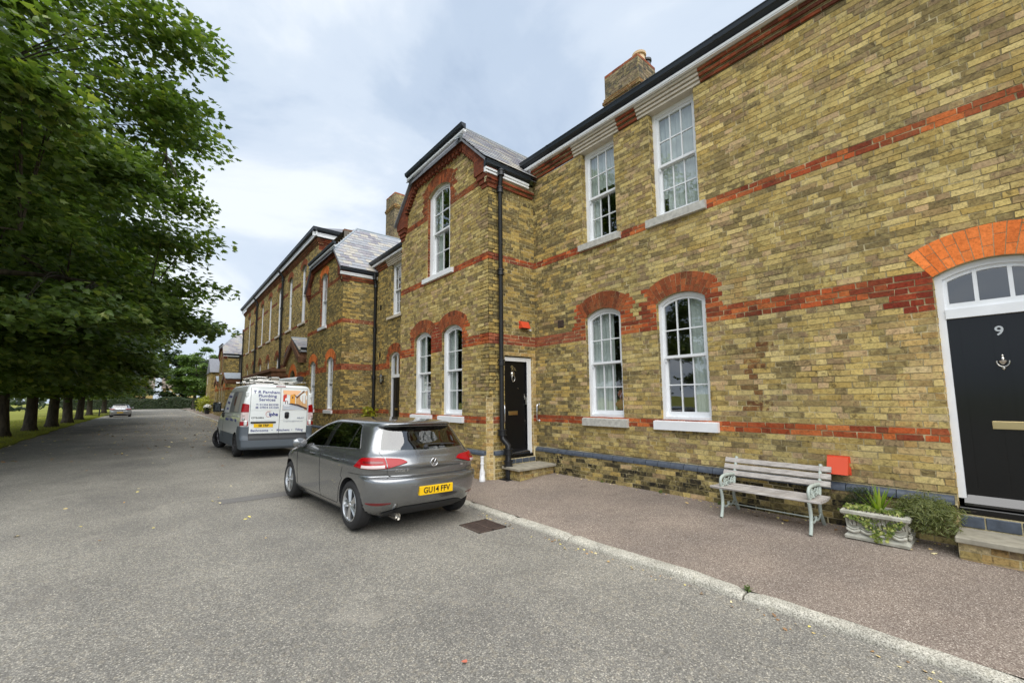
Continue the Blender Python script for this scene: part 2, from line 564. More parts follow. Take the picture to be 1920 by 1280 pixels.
def pavement_mat():
    m = Mat("pinkish_tarmac")
    p = m.pos()
    vo = m.N("ShaderNodeTexVoronoi"); vo.inputs["Scale"].default_value = 120; m.L(p, vo.inputs["Vector"])
    chip = m.N("ShaderNodeSeparateColor"); m.L(vo.outputs["Color"], chip.inputs[0])
    c = m.ramp(chip.outputs[0], [(0.0, lin(120, 111, 101)), (0.5, lin(150, 140, 129)), (0.9, lin(172, 162, 150)), (1.0, lin(214, 203, 190))])
    c = m.mix(m.ramp(vo.outputs["Distance"], [(0.25, 0.0), (0.8, 0.6)]), c, lin(94, 76, 70))
    c = m.mix(1.0, c, m.ramp(m.noise(0.9, 5, 0.6), [(0.3, (0.78, 0.78, 0.8)), (0.7, (1.12, 1.10, 1.08))]), "MULTIPLY")
    c = m.mix(m.ramp(m.noise(4.2, 5, 0.65), [(0.6, 0.0), (0.74, 0.45)]), c, lin(86, 74, 70))
    c = m.mix(m.ramp(m.noise(17, 3, 0.6), [(0.72, 0.0), (0.76, 0.6)]), c, lin(186, 172, 158))
    m.set(color=c, rough=0.92, spec=0.2)
    m.bump(vo.outputs["Distance"], 0.004, 0.8)
    return m.m


def kerb_mat():
    m = Mat("granite_kerb")
    vo = m.N("ShaderNodeTexVoronoi"); vo.inputs["Scale"].default_value = 140; m.L(m.pos(), vo.inputs["Vector"])
    chip = m.N("ShaderNodeSeparateColor"); m.L(vo.outputs["Color"], chip.inputs[0])
    c = m.ramp(chip.outputs[0], [(0.0, lin(124, 121, 112)), (0.4, lin(176, 172, 159)), (1.0, lin(210, 206, 193))])
    c = m.mix(1.0, c, m.ramp(m.noise(3, 5, 0.65), [(0.3, 0.7), (0.65, 1.1)]), "MULTIPLY")
    c = m.mix(m.ramp(m.noise(6, 4, 0.6), [(0.58, 0.0), (0.7, 0.4)]), c, lin(112, 108, 84))
    m.set(color=c, rough=0.9, spec=0.25)
    m.bump(m.noise(34, 5, 0.7), 0.012, 0.8)
    return m.m


M["asphalt"] = asphalt(); M["pave"] = pavement_mat(); M["kerb"] = kerb_mat()
M["patch"] = plain("dark_tarmac_patch", lin(112, 110, 107), 0.9, var=0.25, scale=40, bump=0.003)
M["rust"] = plain("rusty_cast_iron", lin(74, 60, 53), 0.8, var=0.4, scale=22, bump=0.002)
M["soil"] = plain("dark_soil", lin(58, 46, 36), 0.95, var=0.3, scale=20, bump=0.01)
M["tyre"] = plain("tyre_rubber", (0.018, 0.018, 0.019), 0.75)
M["plastic"] = plain("dark_grey_plastic", (0.028, 0.03, 0.034), 0.5)
M["greyplastic"] = plain("grey_bumper_plastic", lin(84, 92, 100), 0.55)
M["yellow"] = plain("yellow_number_plate", lin(238, 192, 10), 0.45)
M["ink"] = plain("black_lettering", (0.008, 0.008, 0.009), 0.5)
M["navy"] = plain("navy_lettering", lin(52, 58, 128), 0.5)
M["greyink"] = plain("grey_lettering", lin(140, 146, 160), 0.5)
M["redink"] = plain("red_lettering", lin(190, 40, 50), 0.5)
M["alloy"] = plain("silver_alloy", (0.66, 0.67, 0.68), 0.28, 0.9)
M["darkalloy"] = plain("dark_alloy", (0.06, 0.06, 0.065), 0.35, 0.6)


def carpaint(name, c, metal, rough):
    m = Mat(name)
    m.set(color=c, metal=metal, rough=rough, coat=1.0, coat_rough=0.03, spec=0.5)
    return m.m


M["grey_paint"] = carpaint("grey_metallic_paint", lin(139, 141, 143), 0.85, 0.25)
M["silver_paint"] = carpaint("silver_metallic_paint", lin(170, 172, 176), 0.7, 0.35)
M["van_paint"] = carpaint("white_van_paint", lin(226, 231, 230), 0.0, 0.35)
M["redlamp"] = plain("red_lamp_lens", lin(150, 6, 16), 0.22)
M["darkred"] = carpaint("dark_red_lamp_lens", lin(110, 10, 16), 0.0, 0.2)
M["clearlamp"] = carpaint("clear_lamp_lens", lin(206, 188, 186), 0.0, 0.35)
M["gloss_black"] = carpaint("gloss_black_trim", (0.012, 0.012, 0.013), 0.0, 0.1)
M["seat"] = plain("dark_car_seat", (0.03, 0.032, 0.034), 0.8)


def leaf_material(name, c0, c1, c2):
    m = Mat(name)
    tone = m.N("ShaderNodeAttribute", attribute_name="tone").outputs["Fac"]
    c = m.ramp(tone, [(0.0, c0), (0.55, c1), (0.95, c2), (1.0, c2)])
    m.t.nodes.remove(m.b)
    d = m.N("ShaderNodeBsdfPrincipled"); m.put(d.inputs["Base Color"], c); d.inputs["Roughness"].default_value = 0.42
    d.inputs["Specular IOR Level"].default_value = 0.5
    t = m.N("ShaderNodeBsdfTranslucent"); m.put(t.inputs[0], m.mix(1.0, c, (1.25, 1.35, 0.5), "MULTIPLY"))
    mx = m.N("ShaderNodeMixShader"); mx.inputs[0].default_value = 0.42
    m.L(d.outputs[0], mx.inputs[1]); m.L(t.outputs[0], mx.inputs[2]); m.L(mx.outputs[0], m.out.inputs["Surface"])
    return m.m


M["leaf"] = leaf_material("maple_leaf", lin(72, 95, 48), lin(104, 126, 62), lin(158, 166, 86))
M["leaf_far"] = leaf_material("lime_leaf", lin(66, 92, 42), lin(98, 124, 56), lin(142, 160, 84))
M["leaf_hedge"] = leaf_material("hedge_leaf", lin(40, 56, 32), lin(56, 74, 40), lin(84, 98, 52))
M["leaf_yellow"] = leaf_material("yellow_green_leaf", lin(120, 128, 44), lin(168, 168, 62), lin(205, 200, 90))
M["leaf_grey"] = leaf_material("grey_green_leaf", lin(92, 100, 62), lin(128, 136, 84), lin(164, 166, 112))
M["leaf_ivy"] = leaf_material("variegated_ivy_leaf", lin(84, 104, 50), lin(132, 148, 70), lin(196, 196, 120))
M["blade"] = leaf_material("bright_blade_leaf", lin(96, 130, 40), lin(140, 168, 58), lin(182, 196, 84))


def dead_leaf():
    m = Mat("fallen_leaf")
    tone = m.N("ShaderNodeAttribute", attribute_name="tone").outputs["Color"]
    m.set(color=tone, rough=0.8); return m.m


M["dead"] = dead_leaf()


def bark():
    m = Mat("tree_bark")
    n = m.noise(9, 5, 0.6, stretch=(1, 1, 0.25))
    m.set(color=m.ramp(n, [(0.3, lin(48, 42, 36)), (0.7, lin(96, 88, 76))]), rough=0.95)
    m.bump(n, 0.03, 0.8); return m.m


M["bark"] = bark()


def grass_ground():
    m = Mat("lawn_soil")
    c = m.mix(m.noise(0.25, 4), lin(104, 116, 48), lin(146, 142, 72))
    c = m.mix(1.0, c, m.ramp(m.noise(14, 4), [(0.3, 0.7), (0.7, 1.2)]), "MULTIPLY")
    m.set(color=c, rough=0.95, spec=0.1); m.bump(m.noise(40, 3), 0.03, 0.8); return m.m


M["lawn"] = grass_ground()


def old_wood():
    m = Mat("weathered_teak")
    v = m.obj()
    g = m.noise(7, 5, 0.65, vec=v, stretch=(1.2, 14, 14))
    c = m.ramp(g, [(0.25, lin(124, 118, 112)), (0.5, lin(176, 170, 164)), (0.75, lin(212, 208, 202))])
    c = m.mix(1.0, c, m.ramp(m.noise(5, 4, vec=v), [(0.35, 0.78), (0.65, 1.08)]), "MULTIPLY")
    m.set(color=c, rough=0.85, spec=0.2); m.bump(g, 0.003, 0.6); return m.m


M["wood"] = old_wood()
M["bench_iron"] = plain("pale_green_grey_iron", lin(176, 186, 178), 0.55, var=0.15, scale=20)


def cast_stone():
    m = Mat("cast_stone")
    c = m.ramp(m.noise(9, 5, 0.6), [(0.3, lin(150, 148, 134)), (0.7, lin(204, 202, 190))])
    m.set(color=c, rough=0.9, spec=0.2); m.bump(m.noise(60, 4), 0.003, 0.6); return m.m


M["cast"] = cast_stone()
M["terracotta"] = plain("brown_terracotta_bust", lin(150, 92, 66), 0.8, var=0.2, scale=20)
# ------------------------------------------------------------------ ground
def road_z(x):
    return float(np.interp(x, [-60, -4.5, 0.5, 1.9, 3.95, 60], [0.02, 0.02, 0.01, 0.0, -0.055, -0.055]))


def sheet(name, xs, ys, zf, mat, kind="structure"):
    X, Y = np.meshgrid(xs, ys, indexing="ij")
    Z = np.vectorize(zf)(X, Y) if callable(zf) else np.full_like(X, zf)
    V = np.stack([X, Y, Z], -1).reshape(-1, 3)
    n = len(ys)
    i, j = np.meshgrid(np.arange(len(xs) - 1), np.arange(n - 1), indexing="ij")
    a = (i * n + j).ravel()
    return grid_mesh(name, V, np.stack([a, a + n, a + n + 1, a + 1], 1), mat, None, kind, smooth=True)


sheet("ground", np.array([-900, -200, -60, 60, 200, 900.]), np.array([-300, -60, 60, 160, 400, 1500.]), -0.14, M["lawn"])
sheet("road", np.array([-40, -10, -5.3, -3, 0.5, 1.9, 3.0, 3.96]), np.array([-12, 0, 10, 20, 40, 80, 127.]), lambda x, y: road_z(x), M["asphalt"])


def verge_edge(y):
    return -4.2 - 0.9 * (1 - math.exp(-max(y - 18, 0) / 22.0)) + 0.05 * math.sin(y * 1.7) + 0.04 * math.sin(y * 0.61)


ys = np.concatenate([np.arange(17, 60, 0.6), np.arange(60, 128, 2.0)])
rows = []
for y in ys:
    e = verge_edge(y)
    rows.append([(e, y, 0.018), (e - 0.12, y, 0.05), (e - 1.2, y, 0.085), (e - 6, y, 0.10), (e - 90, y, 0.10)])
V = np.array(rows).reshape(-1, 3)
i, j = np.meshgrid(np.arange(len(ys) - 1), np.arange(4), indexing="ij")
a = (i * 5 + j).ravel()
grid_mesh("grass_verge", V, np.stack([a, a + 5, a + 6, a + 1], 1), M["lawn"], None, "structure", smooth=True)


def pave_z(x, y=0):
    return -0.006 + 0.052 * min(max(x - 4.07, 0), 3.0) + 0.006 * math.sin(x * 3.1 + y * 1.3) + 0.005 * math.sin(y * 2.3 - x)


sheet("pavement", np.linspace(4.064, 7.2, 18), np.concatenate([np.arange(-8, 20, 0.4), np.arange(20, 127, 3.0)]), pave_z, M["pave"])
# darker reinstated strip across the road in front of the hatchback
sheet("tarmac_patch", np.array([0.85, 1.9, 3.9]), np.array([8.55, 8.75, 8.95]), lambda x, y: road_z(x) + 0.004, M["patch"])

kerb = bpy.data.objects.new("kerb", None); COL.objects.link(kerb); kerb["kind"] = "structure"
joints = [-2.7, -0.55, 1.67, 3.70, 4.78, 5.9]
while joints[-1] < 98: joints.append(joints[-1] + random.uniform(0.95, 1.25) * (1 if joints[-1] < 30 else 2.2))
for y0, y1 in zip(joints[:-1], joints[1:]):
    n = max(3, int((y1 - y0) / 0.09)) if y0 < 12 else 4
    mb = MB(); vs = []
    rg = np.random.default_rng(int(y0 * 50) + 500)
    w = np.cumsum(rg.normal(0, 0.0035, (n + 1, 3)), 0); w -= np.linspace(0, 1, n + 1)[:, None] * w[-1]
    for t in range(n + 1):
        y = y0 + 0.008 + (y1 - y0 - 0.016) * t / n
        e = 0.016 if t in (0, n) else 0.0
        d, h, q = w[t]
        top = -0.006 + h * .8 - e
        vs += [(3.935 + d, y, -0.12), (3.94 + d, y, top - 0.035), (3.948 + d + e, y, top - 0.014), (3.968 + d + e, y, top), (4.075 + q * 0.5, y, top + 0.004), (4.08, y, -0.12)]
    fs = []
    for t in range(n):
        for k in range(5): fs.append((t * 6 + k, t * 6 + k + 1, t * 6 + 7 + k, t * 6 + 6 + k))
    fs.append((5, 4, 3, 2, 1, 0)); fs.append(tuple(n * 6 + k for k in range(6)))
    mb.add(vs, fs).build("kerb_stone", M["kerb"], kerb, smooth=50)
# ------------------------------------------------------------------ brickwork
CO = 0.0755            # one course
Z0 = 1.169             # underside of the lowest red band, course 0
PAL = {k: [lin(*c) for c in v] for k, v in {
    "stock": [(181, 158, 101), (160, 139, 86), (195, 172, 111), (139, 122, 82), (208, 185, 118), (166, 141, 101), (149, 126, 97), (200, 170, 130), (174, 149, 88), (124, 109, 76), (187, 160, 94), (214, 193, 132)],
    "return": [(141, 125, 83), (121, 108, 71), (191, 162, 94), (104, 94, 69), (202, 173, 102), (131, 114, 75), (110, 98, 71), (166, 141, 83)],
    "pale": [(202, 174, 122), (188, 164, 116), (176, 142, 88), (196, 164, 104), (160, 136, 92), (204, 184, 142)],
    "plinth": [(70, 64, 48), (50, 46, 38), (96, 86, 58), (120, 108, 72), (40, 38, 34), (84, 76, 52), (150, 134, 92)],
    "red": [(184, 98, 56), (162, 86, 54), (202, 112, 62), (150, 70, 44), (134, 64, 44), (190, 92, 50), (172, 80, 46)],
    "redpink": [(160, 92, 66), (148, 80, 58), (172, 102, 74), (138, 78, 60)],
    "brown": [(152, 82, 50), (134, 72, 46), (168, 90, 54), (116, 64, 44), (142, 78, 50)],
    "cornice": [(140, 72, 50), (122, 62, 44), (158, 80, 54), (104, 54, 42)],
    "orange": [(238, 132, 68), (232, 126, 64), (242, 138, 74)],
    "darkred": [(140, 58, 40), (128, 54, 40), (150, 66, 44)],
    "soot": [(122, 110, 92), (104, 96, 84), (140, 124, 104), (92, 88, 82), (130, 114, 96), (150, 134, 112)],
    "rusty": [(134, 94, 58), (118, 82, 54), (146, 106, 66), (126, 100, 66)],
    "black": [(40, 40, 42), (52, 50, 48), (34, 34, 36)],
}.items()}
for _k, _f in (("stock", .88), ("return", .9), ("pale", .8)):
    _m = np.mean(PAL[_k], 0); PAL[_k] = [tuple(_m + _f * (np.array(c) - _m)) for c in PAL[_k]]
NVAR = 14
BRV = []
for _s in range(NVAR * 3):
    _g = np.random.default_rng(900 + _s)
    c = np.array([(-.5, 0, -.5), (.5, 0, -.5), (.5, 0, .5), (-.5, 0, .5), (-.5, 1, -.5), (.5, 1, -.5), (.5, 1, .5), (-.5, 1, .5)], float)
    BRV.append((c, _g.normal(0, 1, (4, 3))))
BRF = np.array([(0, 1, 2, 3), (1, 5, 6, 2), (3, 2, 6, 7), (0, 4, 5, 1), (4, 0, 3, 7)])
_brick_meshes = {}


def brick_mesh(kind, ti, var, head):
    """shared unit mesh of one alike brick: x = length, y = depth, z = height"""
    key = (kind, ti, var, head)
    if key not in _brick_meshes:
        c, j = BRV[var]
        v = c.copy(); sc = np.array([0.018 if not head else 0.034, 0.06, 0.040])
        v[:4] += j * sc
        me = bpy.data.meshes.new("brick")
        me.from_pydata(v.tolist(), [], BRF.tolist())
        me.materials.append(M["orange"] if kind == "orange" else M["redbrick"] if kind in ("red", "redpink", "brown", "cornice", "darkred") else M["brick"])
        g = np.random.default_rng(hash(key) % 1000)
        face_col(me, np.repeat((np.array(PAL[kind][ti]) * (0.92 + 0.16 * ((var * 37) % 10) / 10))[None], 5, 0))
        _brick_meshes[key] = me
    return _brick_meshes[key]


class Opening:
    def __init__(s, u0, u1, z0, zs, rise=0.0, ring=0.0, kind="brown"):
        s.u0, s.u1, s.z0, s.zs, s.rise, s.ring, s.kind = u0, u1, z0, zs, rise, ring, kind
        s.uc, s.a = (u0 + u1) / 2, (u1 - u0) / 2
        if rise > 0:
            s.R = (s.a ** 2 + rise ** 2) / (2 * rise); s.zc = zs + rise - s.R
            s.phi = math.asin(min(1, s.a / s.R))
            s.xo = s.a + ring * math.sin(s.phi); s.zo = zs + ring * math.cos(s.phi)
        else:
            s.R = None

    def arc(s, u, off=0.0):
        if s.R is None: return s.zs - off + 0 * u
        r = s.R - off
        return s.zc + np.sqrt(np.maximum(r * r - (np.minimum(abs(u - s.uc), r)) ** 2, 0))

    def half_backing(s, z0, z1):
        if z1 <= s.z0 or z0 >= s.zs + s.rise: return None
        return s.a

    def half_brick(s, z):
        if z <= s.z0: return None
        if z <= s.zs: return s.a
        if s.R is None: return None
        if z <= s.zo: return s.a + (s.xo - s.a) * (z - s.zs) / (s.zo - s.zs) - 0.02
        q = (s.R + s.ring - 0.02) ** 2 - (z - s.zc) ** 2
        return math.sqrt(q) if q > 0 else None


def subtract(iv, cuts):
    for a, b in cuts:
        out = []
        for x, y in iv:
            if b <= x or a >= y: out.append((x, y)); continue
            if a > x: out.append((x, a))
            if b < y: out.append((b, y))
        iv = out
    return iv


class House:
    def __init__(s, name, label, cat, loc, group=None, joint="mortar", single=300):
        s.root = thing(name, label, cat, loc, group)
        s.br = []; s.mb = MB(); s.joint = joint; s.single = single; s.rg = np.random.default_rng(abs(hash(name)) % 7 + int(loc[1]) + 20)
        s.back = []

    # one plane of brickwork with its openings
    def wall(s, fr, u0, u1, z0, z1, ops=(), kind="stock", y=0.0, thick=0.30, clip=None, solid=True, lz=None, bond="flemish", phase=0.0):
        rg = s.rg
        ka, kb = int(math.floor((z0 - Z0) / CO + 1e-6)), int(math.ceil((z1 - Z0) / CO - 1e-6))
        run = []
        for k in range(ka, kb):
            b, t = max(z0, Z0 + k * CO), min(z1, Z0 + (k + 1) * CO)
            if t - b < 0.02: continue
            lo, hi = (u0, u1) if clip is None else clip((b + t) / 2)
            if hi - lo < 0.03: continue
            bb = [(o.uc - h, o.uc + h) for o in ops for h in [o.half_backing(b, t)] if h]
            iv = tuple(subtract([(lo, hi)], bb))
            if run and run[-1][2] == iv and abs(run[-1][1] - b) < 1e-6: run[-1][1] = t
            else: run.append([b, t, iv])
            cuts = [(o.uc - h, o.uc + h) for o in ops for h in [o.half_brick((b + t) / 2)] if h]
            for x0, x1 in subtract([(lo, hi)], cuts):
                pos = math.floor((x0 - phase) / 0.3525 - 1) * 0.3525 + phase + (0.176 if k % 2 else 0.0)
                st = True
                if bond == "english":
                    st = k % 2 == 0
                cur = pos
                L = []
                while cur < x1:
                    ln = 0.235 if st else 0.1175
                    a, e = max(cur, x0), min(cur + ln, x1)
                    if e - a > 0.001: L.append([a, e])
                    cur += ln
                    if bond != "english": st = not st
                    if rg.random() < 0.10: st = not st
                # merge slivers into the neighbour
                i = 0
                while i < len(L) and len(L) > 1:
                    if L[i][1] - L[i][0] < 0.05:
                        if i > 0: L[i - 1][1] = L[i][1]; L.pop(i); continue
                        L[1][0] = L[0][0]; L.pop(0); continue
                    i += 1
                for a, e in L:
                    uc, zc = (a + e) / 2, (b + t) / 2
                    kd = kind(k, uc, zc, e - a) if callable(kind) else kind
                    if kd is None: continue
                    s.br.append((fr, uc, zc, y, e - a - 0.009, t - b - (0.0095), kd))
        if solid:
            for b, t, iv in run:
                for x0, x1 in iv:
                    s.back.append((fr, x0, x1, y, y + thick, b, t))

    def finish(s, wall_name="wall"):
        # mortar and core
        parts = []
        for fr, x0, x1, y0, y1, z0, z1 in s.back:
            m = MB().box(x0, x1, y0, y1, z0, z1)
            parts.append((fr(m.v[0]), m.f))
        if parts:
            V = np.concatenate([p[0] for p in parts]); F = []; n = 0
            for v, f in parts:
                F += [[i + n for i in q] for q in f]; n += len(v)
            if s.mb.n:
                F += [[i + n for i in q] for q in s.mb.f]; V = np.concatenate([V] + s.mb.v)
            mesh_obj(wall_name, V, F, M[s.joint], s.root)
        if not s.br: return
        P = np.array([fr(np.array([u, y, z])) for fr, u, z, y, l, h, k in s.br])
        px, py, dep = project(P)
        inside = (dep > 0.1) & (px > -15) & (px < 1935) & (py > -15) & (py < 1295)
        nrm = np.array([-fr.uy for fr, *_ in s.br]); vd = EYE - P; dist = np.linalg.norm(vd, axis=1)
        face = (nrm * vd).sum(1) / dist
        size = np.array([l * h for _, _, _, _, l, h, _ in s.br]) * face / dist ** 2
        size[~inside | (face <= 0.02)] = 0
        order = np.argsort(-size)
        pick = set(order[:s.single][size[order[:s.single]] > 0].tolist()) if s.single else set()
        rg = s.rg
        VV, CC, MI = [], [], []
        mats = [M["brick"], M["redbrick"], M["orange"]]
        for i, (fr, u, z, y, l, h, kd) in enumerate(s.br):
            ti = int(rg.integers(len(PAL[kd]))); var = int(rg.integers(NVAR))
            head = l < 0.16
            pr = 0.0042 + abs(rg.normal(0, 0.0018))
            if i in pick:
                o = link("brick", brick_mesh(kd, ti, var, head))
                o.location = fr(np.array([u, y - pr, z])); o.rotation_euler = (0, 0, fr.ang); o.scale = (l, 0.03, h)
                adopt(o, s.root)
            else:
                c, j = BRV[var]
                v = c.copy(); v[:4] += j * np.array([0.018 if not head else 0.034, 0.06, 0.040])
                v = v * (l, 0.03, h) + (u, y - pr, z)
                VV.append(fr(v)); CC.append(np.array(PAL[kd][ti]) * (0.92 + 0.16 * ((var * 37) % 10) / 10))
                MI.append(2 if kd == "orange" else 1 if kd in ("red", "redpink", "brown", "cornice", "darkred") else 0)
        n = len(VV)
        if n:
            V = np.concatenate(VV)
            F = (BRF[None] + 8 * np.arange(n)[:, None, None]).reshape(-1, 4)
            grid_mesh("brickwork", V, F, mats, s.root, "stuff", col=np.repeat(np.array(CC), 5, 0), midx=np.repeat(MI, 5))

    # ring of radial bricks over an opening
    def arch(s, fr, o, y=0.0, depth=0.12, pitch=0.076, gap=0.006, name="arch_brick", single=True):
        n = max(7, int(round(2 * o.phi * o.R / pitch)) | 1)
        mats = M["orange"] if o.kind == "orange" else M["redbrick"]
        pieces = []
        for i in range(n):
            p0 = -o.phi + 2 * o.phi * i / n; p1 = -o.phi + 2 * o.phi * (i + 1) / n
            f = 0.66 if i % 2 else 0.34
            for r0, r1 in ((o.R, o.R + f * o.ring), (o.R + f * o.ring, o.R + o.ring)):
                pieces.append((p0, p1, r0, r1))
        VV, FF, CC = [], [], []
        for p0, p1, r0, r1 in pieces:
            g = gap / 2; q = 0.010 + abs(s.rg.normal(0, 0.001))
            ring = []
            for p, r, sg in ((p0, r0 + g, 1), (p1, r0 + g, -1), (p1, r1 - g, -1), (p0, r1 - g, 1)):
                pp = p + sg * g / r
                ring.append((o.uc + r * math.sin(pp), o.zc + r * math.cos(pp)))
            v = np.array([(u, y - q, z) for u, z in ring] + [(u, y + depth, z) for u, z in ring])
            if o.kind != "orange": v[:4] += s.rg.normal(0, 0.0012, (4, 3))
            c = np.array(PAL[o.kind][int(s.rg.integers(len(PAL[o.kind])))]) * s.rg.uniform(0.9, 1.1)
            fc = [(0, 1, 2, 3), (1, 5, 6, 2), (3, 2, 6, 7), (0, 4, 5, 1), (4, 0, 3, 7)]
            if single:
                ob = mesh_obj(name, fr(v), fc, mats, s.root); face_col(ob.data, np.repeat(c[None], 5, 0))
            else:
                FF += [[a + 8 * len(VV) for a in q_] for q_ in fc]; VV.append(fr(v)); CC += [c] * 5
        if not single:
            ob = mesh_obj("arch_brickwork", np.concatenate(VV), FF, mats, s.root, kind="stuff"); face_col(ob.data, np.array(CC))
        # joint bed behind the ring
        m = MB(); K = 14; e = 0.002
        for i in range(K):
            a0 = -o.phi + 2 * o.phi * i / K; a1 = -o.phi + 2 * o.phi * (i + 1) / K
            q = [(o.uc + r * math.sin(a), o.zc + r * math.cos(a)) for r, a in ((o.R + e, a0), (o.R + e, a1), (o.R + o.ring - e, a1), (o.R + o.ring - e, a0))]
            m.prism(q, 1, y - 0.006, y + depth - 0.004)
        s.mb.n_before = s.mb.n
        v = fr(np.concatenate(m.v)); s.mb.add(v, m.f)

    def reveals(s, fr, o, depth, kind="stock", y=0.0, sides=(0, 1)):
        for sd in sides:
            u = o.u0 if sd == 0 else o.u1
            p = fr(np.array([u, y, 0.0]))
            # sd 0: jamb at the left seen from outside, its face looks towards +x ; local x of the jamb frame must run so that inward = away from the opening
            f2 = Frame(p, -fr.uy) if sd == 1 else Frame(p, fr.uy)
            a, b = (-depth, 0.0) if sd == 1 else (0.0, depth)
            s.wall(f2, a, b, o.z0, o.zs, (), kind, y=0.0, solid=False)


def strip(mb, o, off0, off1, y0, y1, u0, u1, n=12, top=None, bot=None):
    """bar between two curves parallel to the opening's head (or a fixed level)"""
    us = np.linspace(u0, u1, n + 1 if o.R else 2)
    for a, b in zip(us[:-1], us[1:]):
        z = [float(o.arc(a, off0)), float(o.arc(b, off0)), float(o.arc(b, off1)), float(o.arc(a, off1))]
        mb.prism([(a, z[3]), (b, z[2]), (b, z[1]), (a, z[0])], 1, y0, y1)


def pane(fr, us, zb, ztop, y, parent):
    n = len(us)
    v = [(u, y, zb) for u in us] + [(u, y, float(z)) for u, z in zip(us[::-1], ztop[::-1])]
    return mesh_obj("pane", fr(np.array(v)), [tuple(range(len(v)))], M["glass"], parent)


def sash_window(h, fr, o, recess=0.10, cols=3, rows=2, sill=None, sill_mat="stone_sill", detail=True, curtain_and_reflection=None, jw=0.055, head=0.055, yb=0.0, meet=0.5, label=None):
    """sliding sash window filling the opening o: frame mesh with panes, sill and curtain as children"""
    y0 = yb + recess
    mb = MB()
    D = 0.16
    zb = o.z0 + 0.045
    mb.box(o.u0, o.u0 + jw, y0, y0 + D, o.z0, o.zs + 0.5 * o.rise * (1 if o.R else 0)) if False else None
    for a, b in ((o.u0, o.u0 + jw), (o.u1 - jw, o.u1)):
        zt = min(float(o.arc(a + 1e-4)), float(o.arc(b - 1e-4)))
        mb.box(a, b, y0, y0 + D, o.z0, zt)
    strip(mb, o, 0.0, head, y0 + 0.002, y0 + D, o.u0 + 0.002, o.u1 - 0.002)
    mb.box(o.u0 + jw, o.u1 - jw, y0 - 0.012, y0 + D, o.z0, zb)
    ia, ib = o.u0 + jw, o.u1 - jw
    zm = zb + (o.zs + o.rise - head - zb) * meet
    st, bar = 0.042, 0.020
    # upper sash
    yu = y0 + 0.028
    for a, b in ((ia, ia + st), (ib - st, ib)):
        mb.box(a, b, yu, yu + 0.04, zm - 0.02, min(float(o.arc(a, head)), float(o.arc(b, head))) + 0.01)
    strip(mb, o, head - 0.006, head + 0.045, yu + 0.001, yu + 0.04, ia, ib)
    mb.box(ia, ib, yu - 0.006, yu + 0.041, zm - 0.022, zm + 0.022)
    # lower sash
    yl = y0 + 0.074
    for a, b in ((ia, ia + st), (ib - st, ib)): mb.box(a, b, yl, yl + 0.04, zb, zm)
    mb.box(ia + st, ib - st, yl, yl + 0.042, zb, zb + 0.085)
    mb.box(ia + st, ib - st, yl, yl + 0.042, zm - 0.03, zm)
    ga, gb = ia + st, ib - st
    uc = np.linspace(ga, gb, cols + 1)
    panes = []
    for sash in (0, 1):
        y = yu if sash == 0 else yl
        z_lo = zm + 0.02 if sash == 0 else zb + 0.083
        z_hi = None if sash == 0 else zm - 0.028
        top_flat = o.zs + o.rise * 0.45 - head - 0.045 if sash == 0 else z_hi
        zr = np.linspace(z_lo, top_flat, rows + 1)
        for c in uc[1:-1]:
            zt = float(o.arc(c, head + 0.02)) if sash == 0 else z_hi
            mb.box(c - bar / 2, c + bar / 2, y + 0.004, y + 0.036, z_lo, zt)
        for z in zr[1:-1]:
            mb.box(ga, gb, y + 0.005, y + 0.035, z - bar / 2, z + bar / 2)
        for ci in range(cols):
            for r in range(rows):
                us = np.linspace(uc[ci], uc[ci + 1], 5 if (sash == 0 and r == rows - 1 and o.R) else 2)
                zt = o.arc(us, head + 0.03) if (sash == 0 and r == rows - 1) else np.full(len(us), zr[r + 1])
                panes.append((us, zr[r], zt, y + 0.02))
    if detail:      # horns under the meeting rail
        for a, b in ((ia + 0.006, ia + 0.036), (ib - 0.036, ib - 0.006)):
            mb.prism([(yu, zm - 0.02), (yu + 0.038, zm - 0.02), (yu + 0.038, zm - 0.06), (yu + 0.015, zm - 0.085), (yu + 0.004, zm - 0.05)], 0, a, b)
    w = mb.build("window", M["white"], h.root, fr, smooth=30)
    if label: w["label"] = label
    for p in panes if detail else [(np.array([ga, gb]), zb + 0.083, np.full(2, zm - 0.028), yl + 0.02), (np.linspace(ga, gb, 5), zm + 0.02, o.arc(np.linspace(ga, gb, 5), head + 0.03), yu + 0.02)]:
        pane(fr, p[0], p[1], p[2], p[3], w)
    if sill:
        zt, th, ex, proj = sill
        sm = MB()
        a, b = o.u0 - ex, o.u1 + ex
        sm.prism([(yb - proj, zt - th), (yb - proj, zt - 0.028), (y0 + 0.01, zt), (y0 + 0.01, zt - th)], 0, a, b)
        sm.build("sill", M[sill_mat], w, fr, smooth=30)
    if curtain_and_reflection:
        cm = MB()
        for u0c, u1c, z0c, z1c in curtain_and_reflection:
            n = max(8, int((u1c - u0c) / 0.012))
            us = np.linspace(u0c, u1c, n)
            yy = y0 + 0.150 + 0.014 * np.sin(us * 62) + 0.008 * np.sin(us * 23 + 1)
            v = [(u, q, z0c) for u, q in zip(us, yy)] + [(u, q * 1.0 + 0.012 * math.sin(u * 40), z1c) for u, q in zip(us, yy)]
            cm.add(v, [(i, i + 1, n + i + 1, n + i) for i in range(n - 1)])
        cm.build("curtain_and_reflection", M["net_and_reflection"], w, fr, smooth=True)
    return w


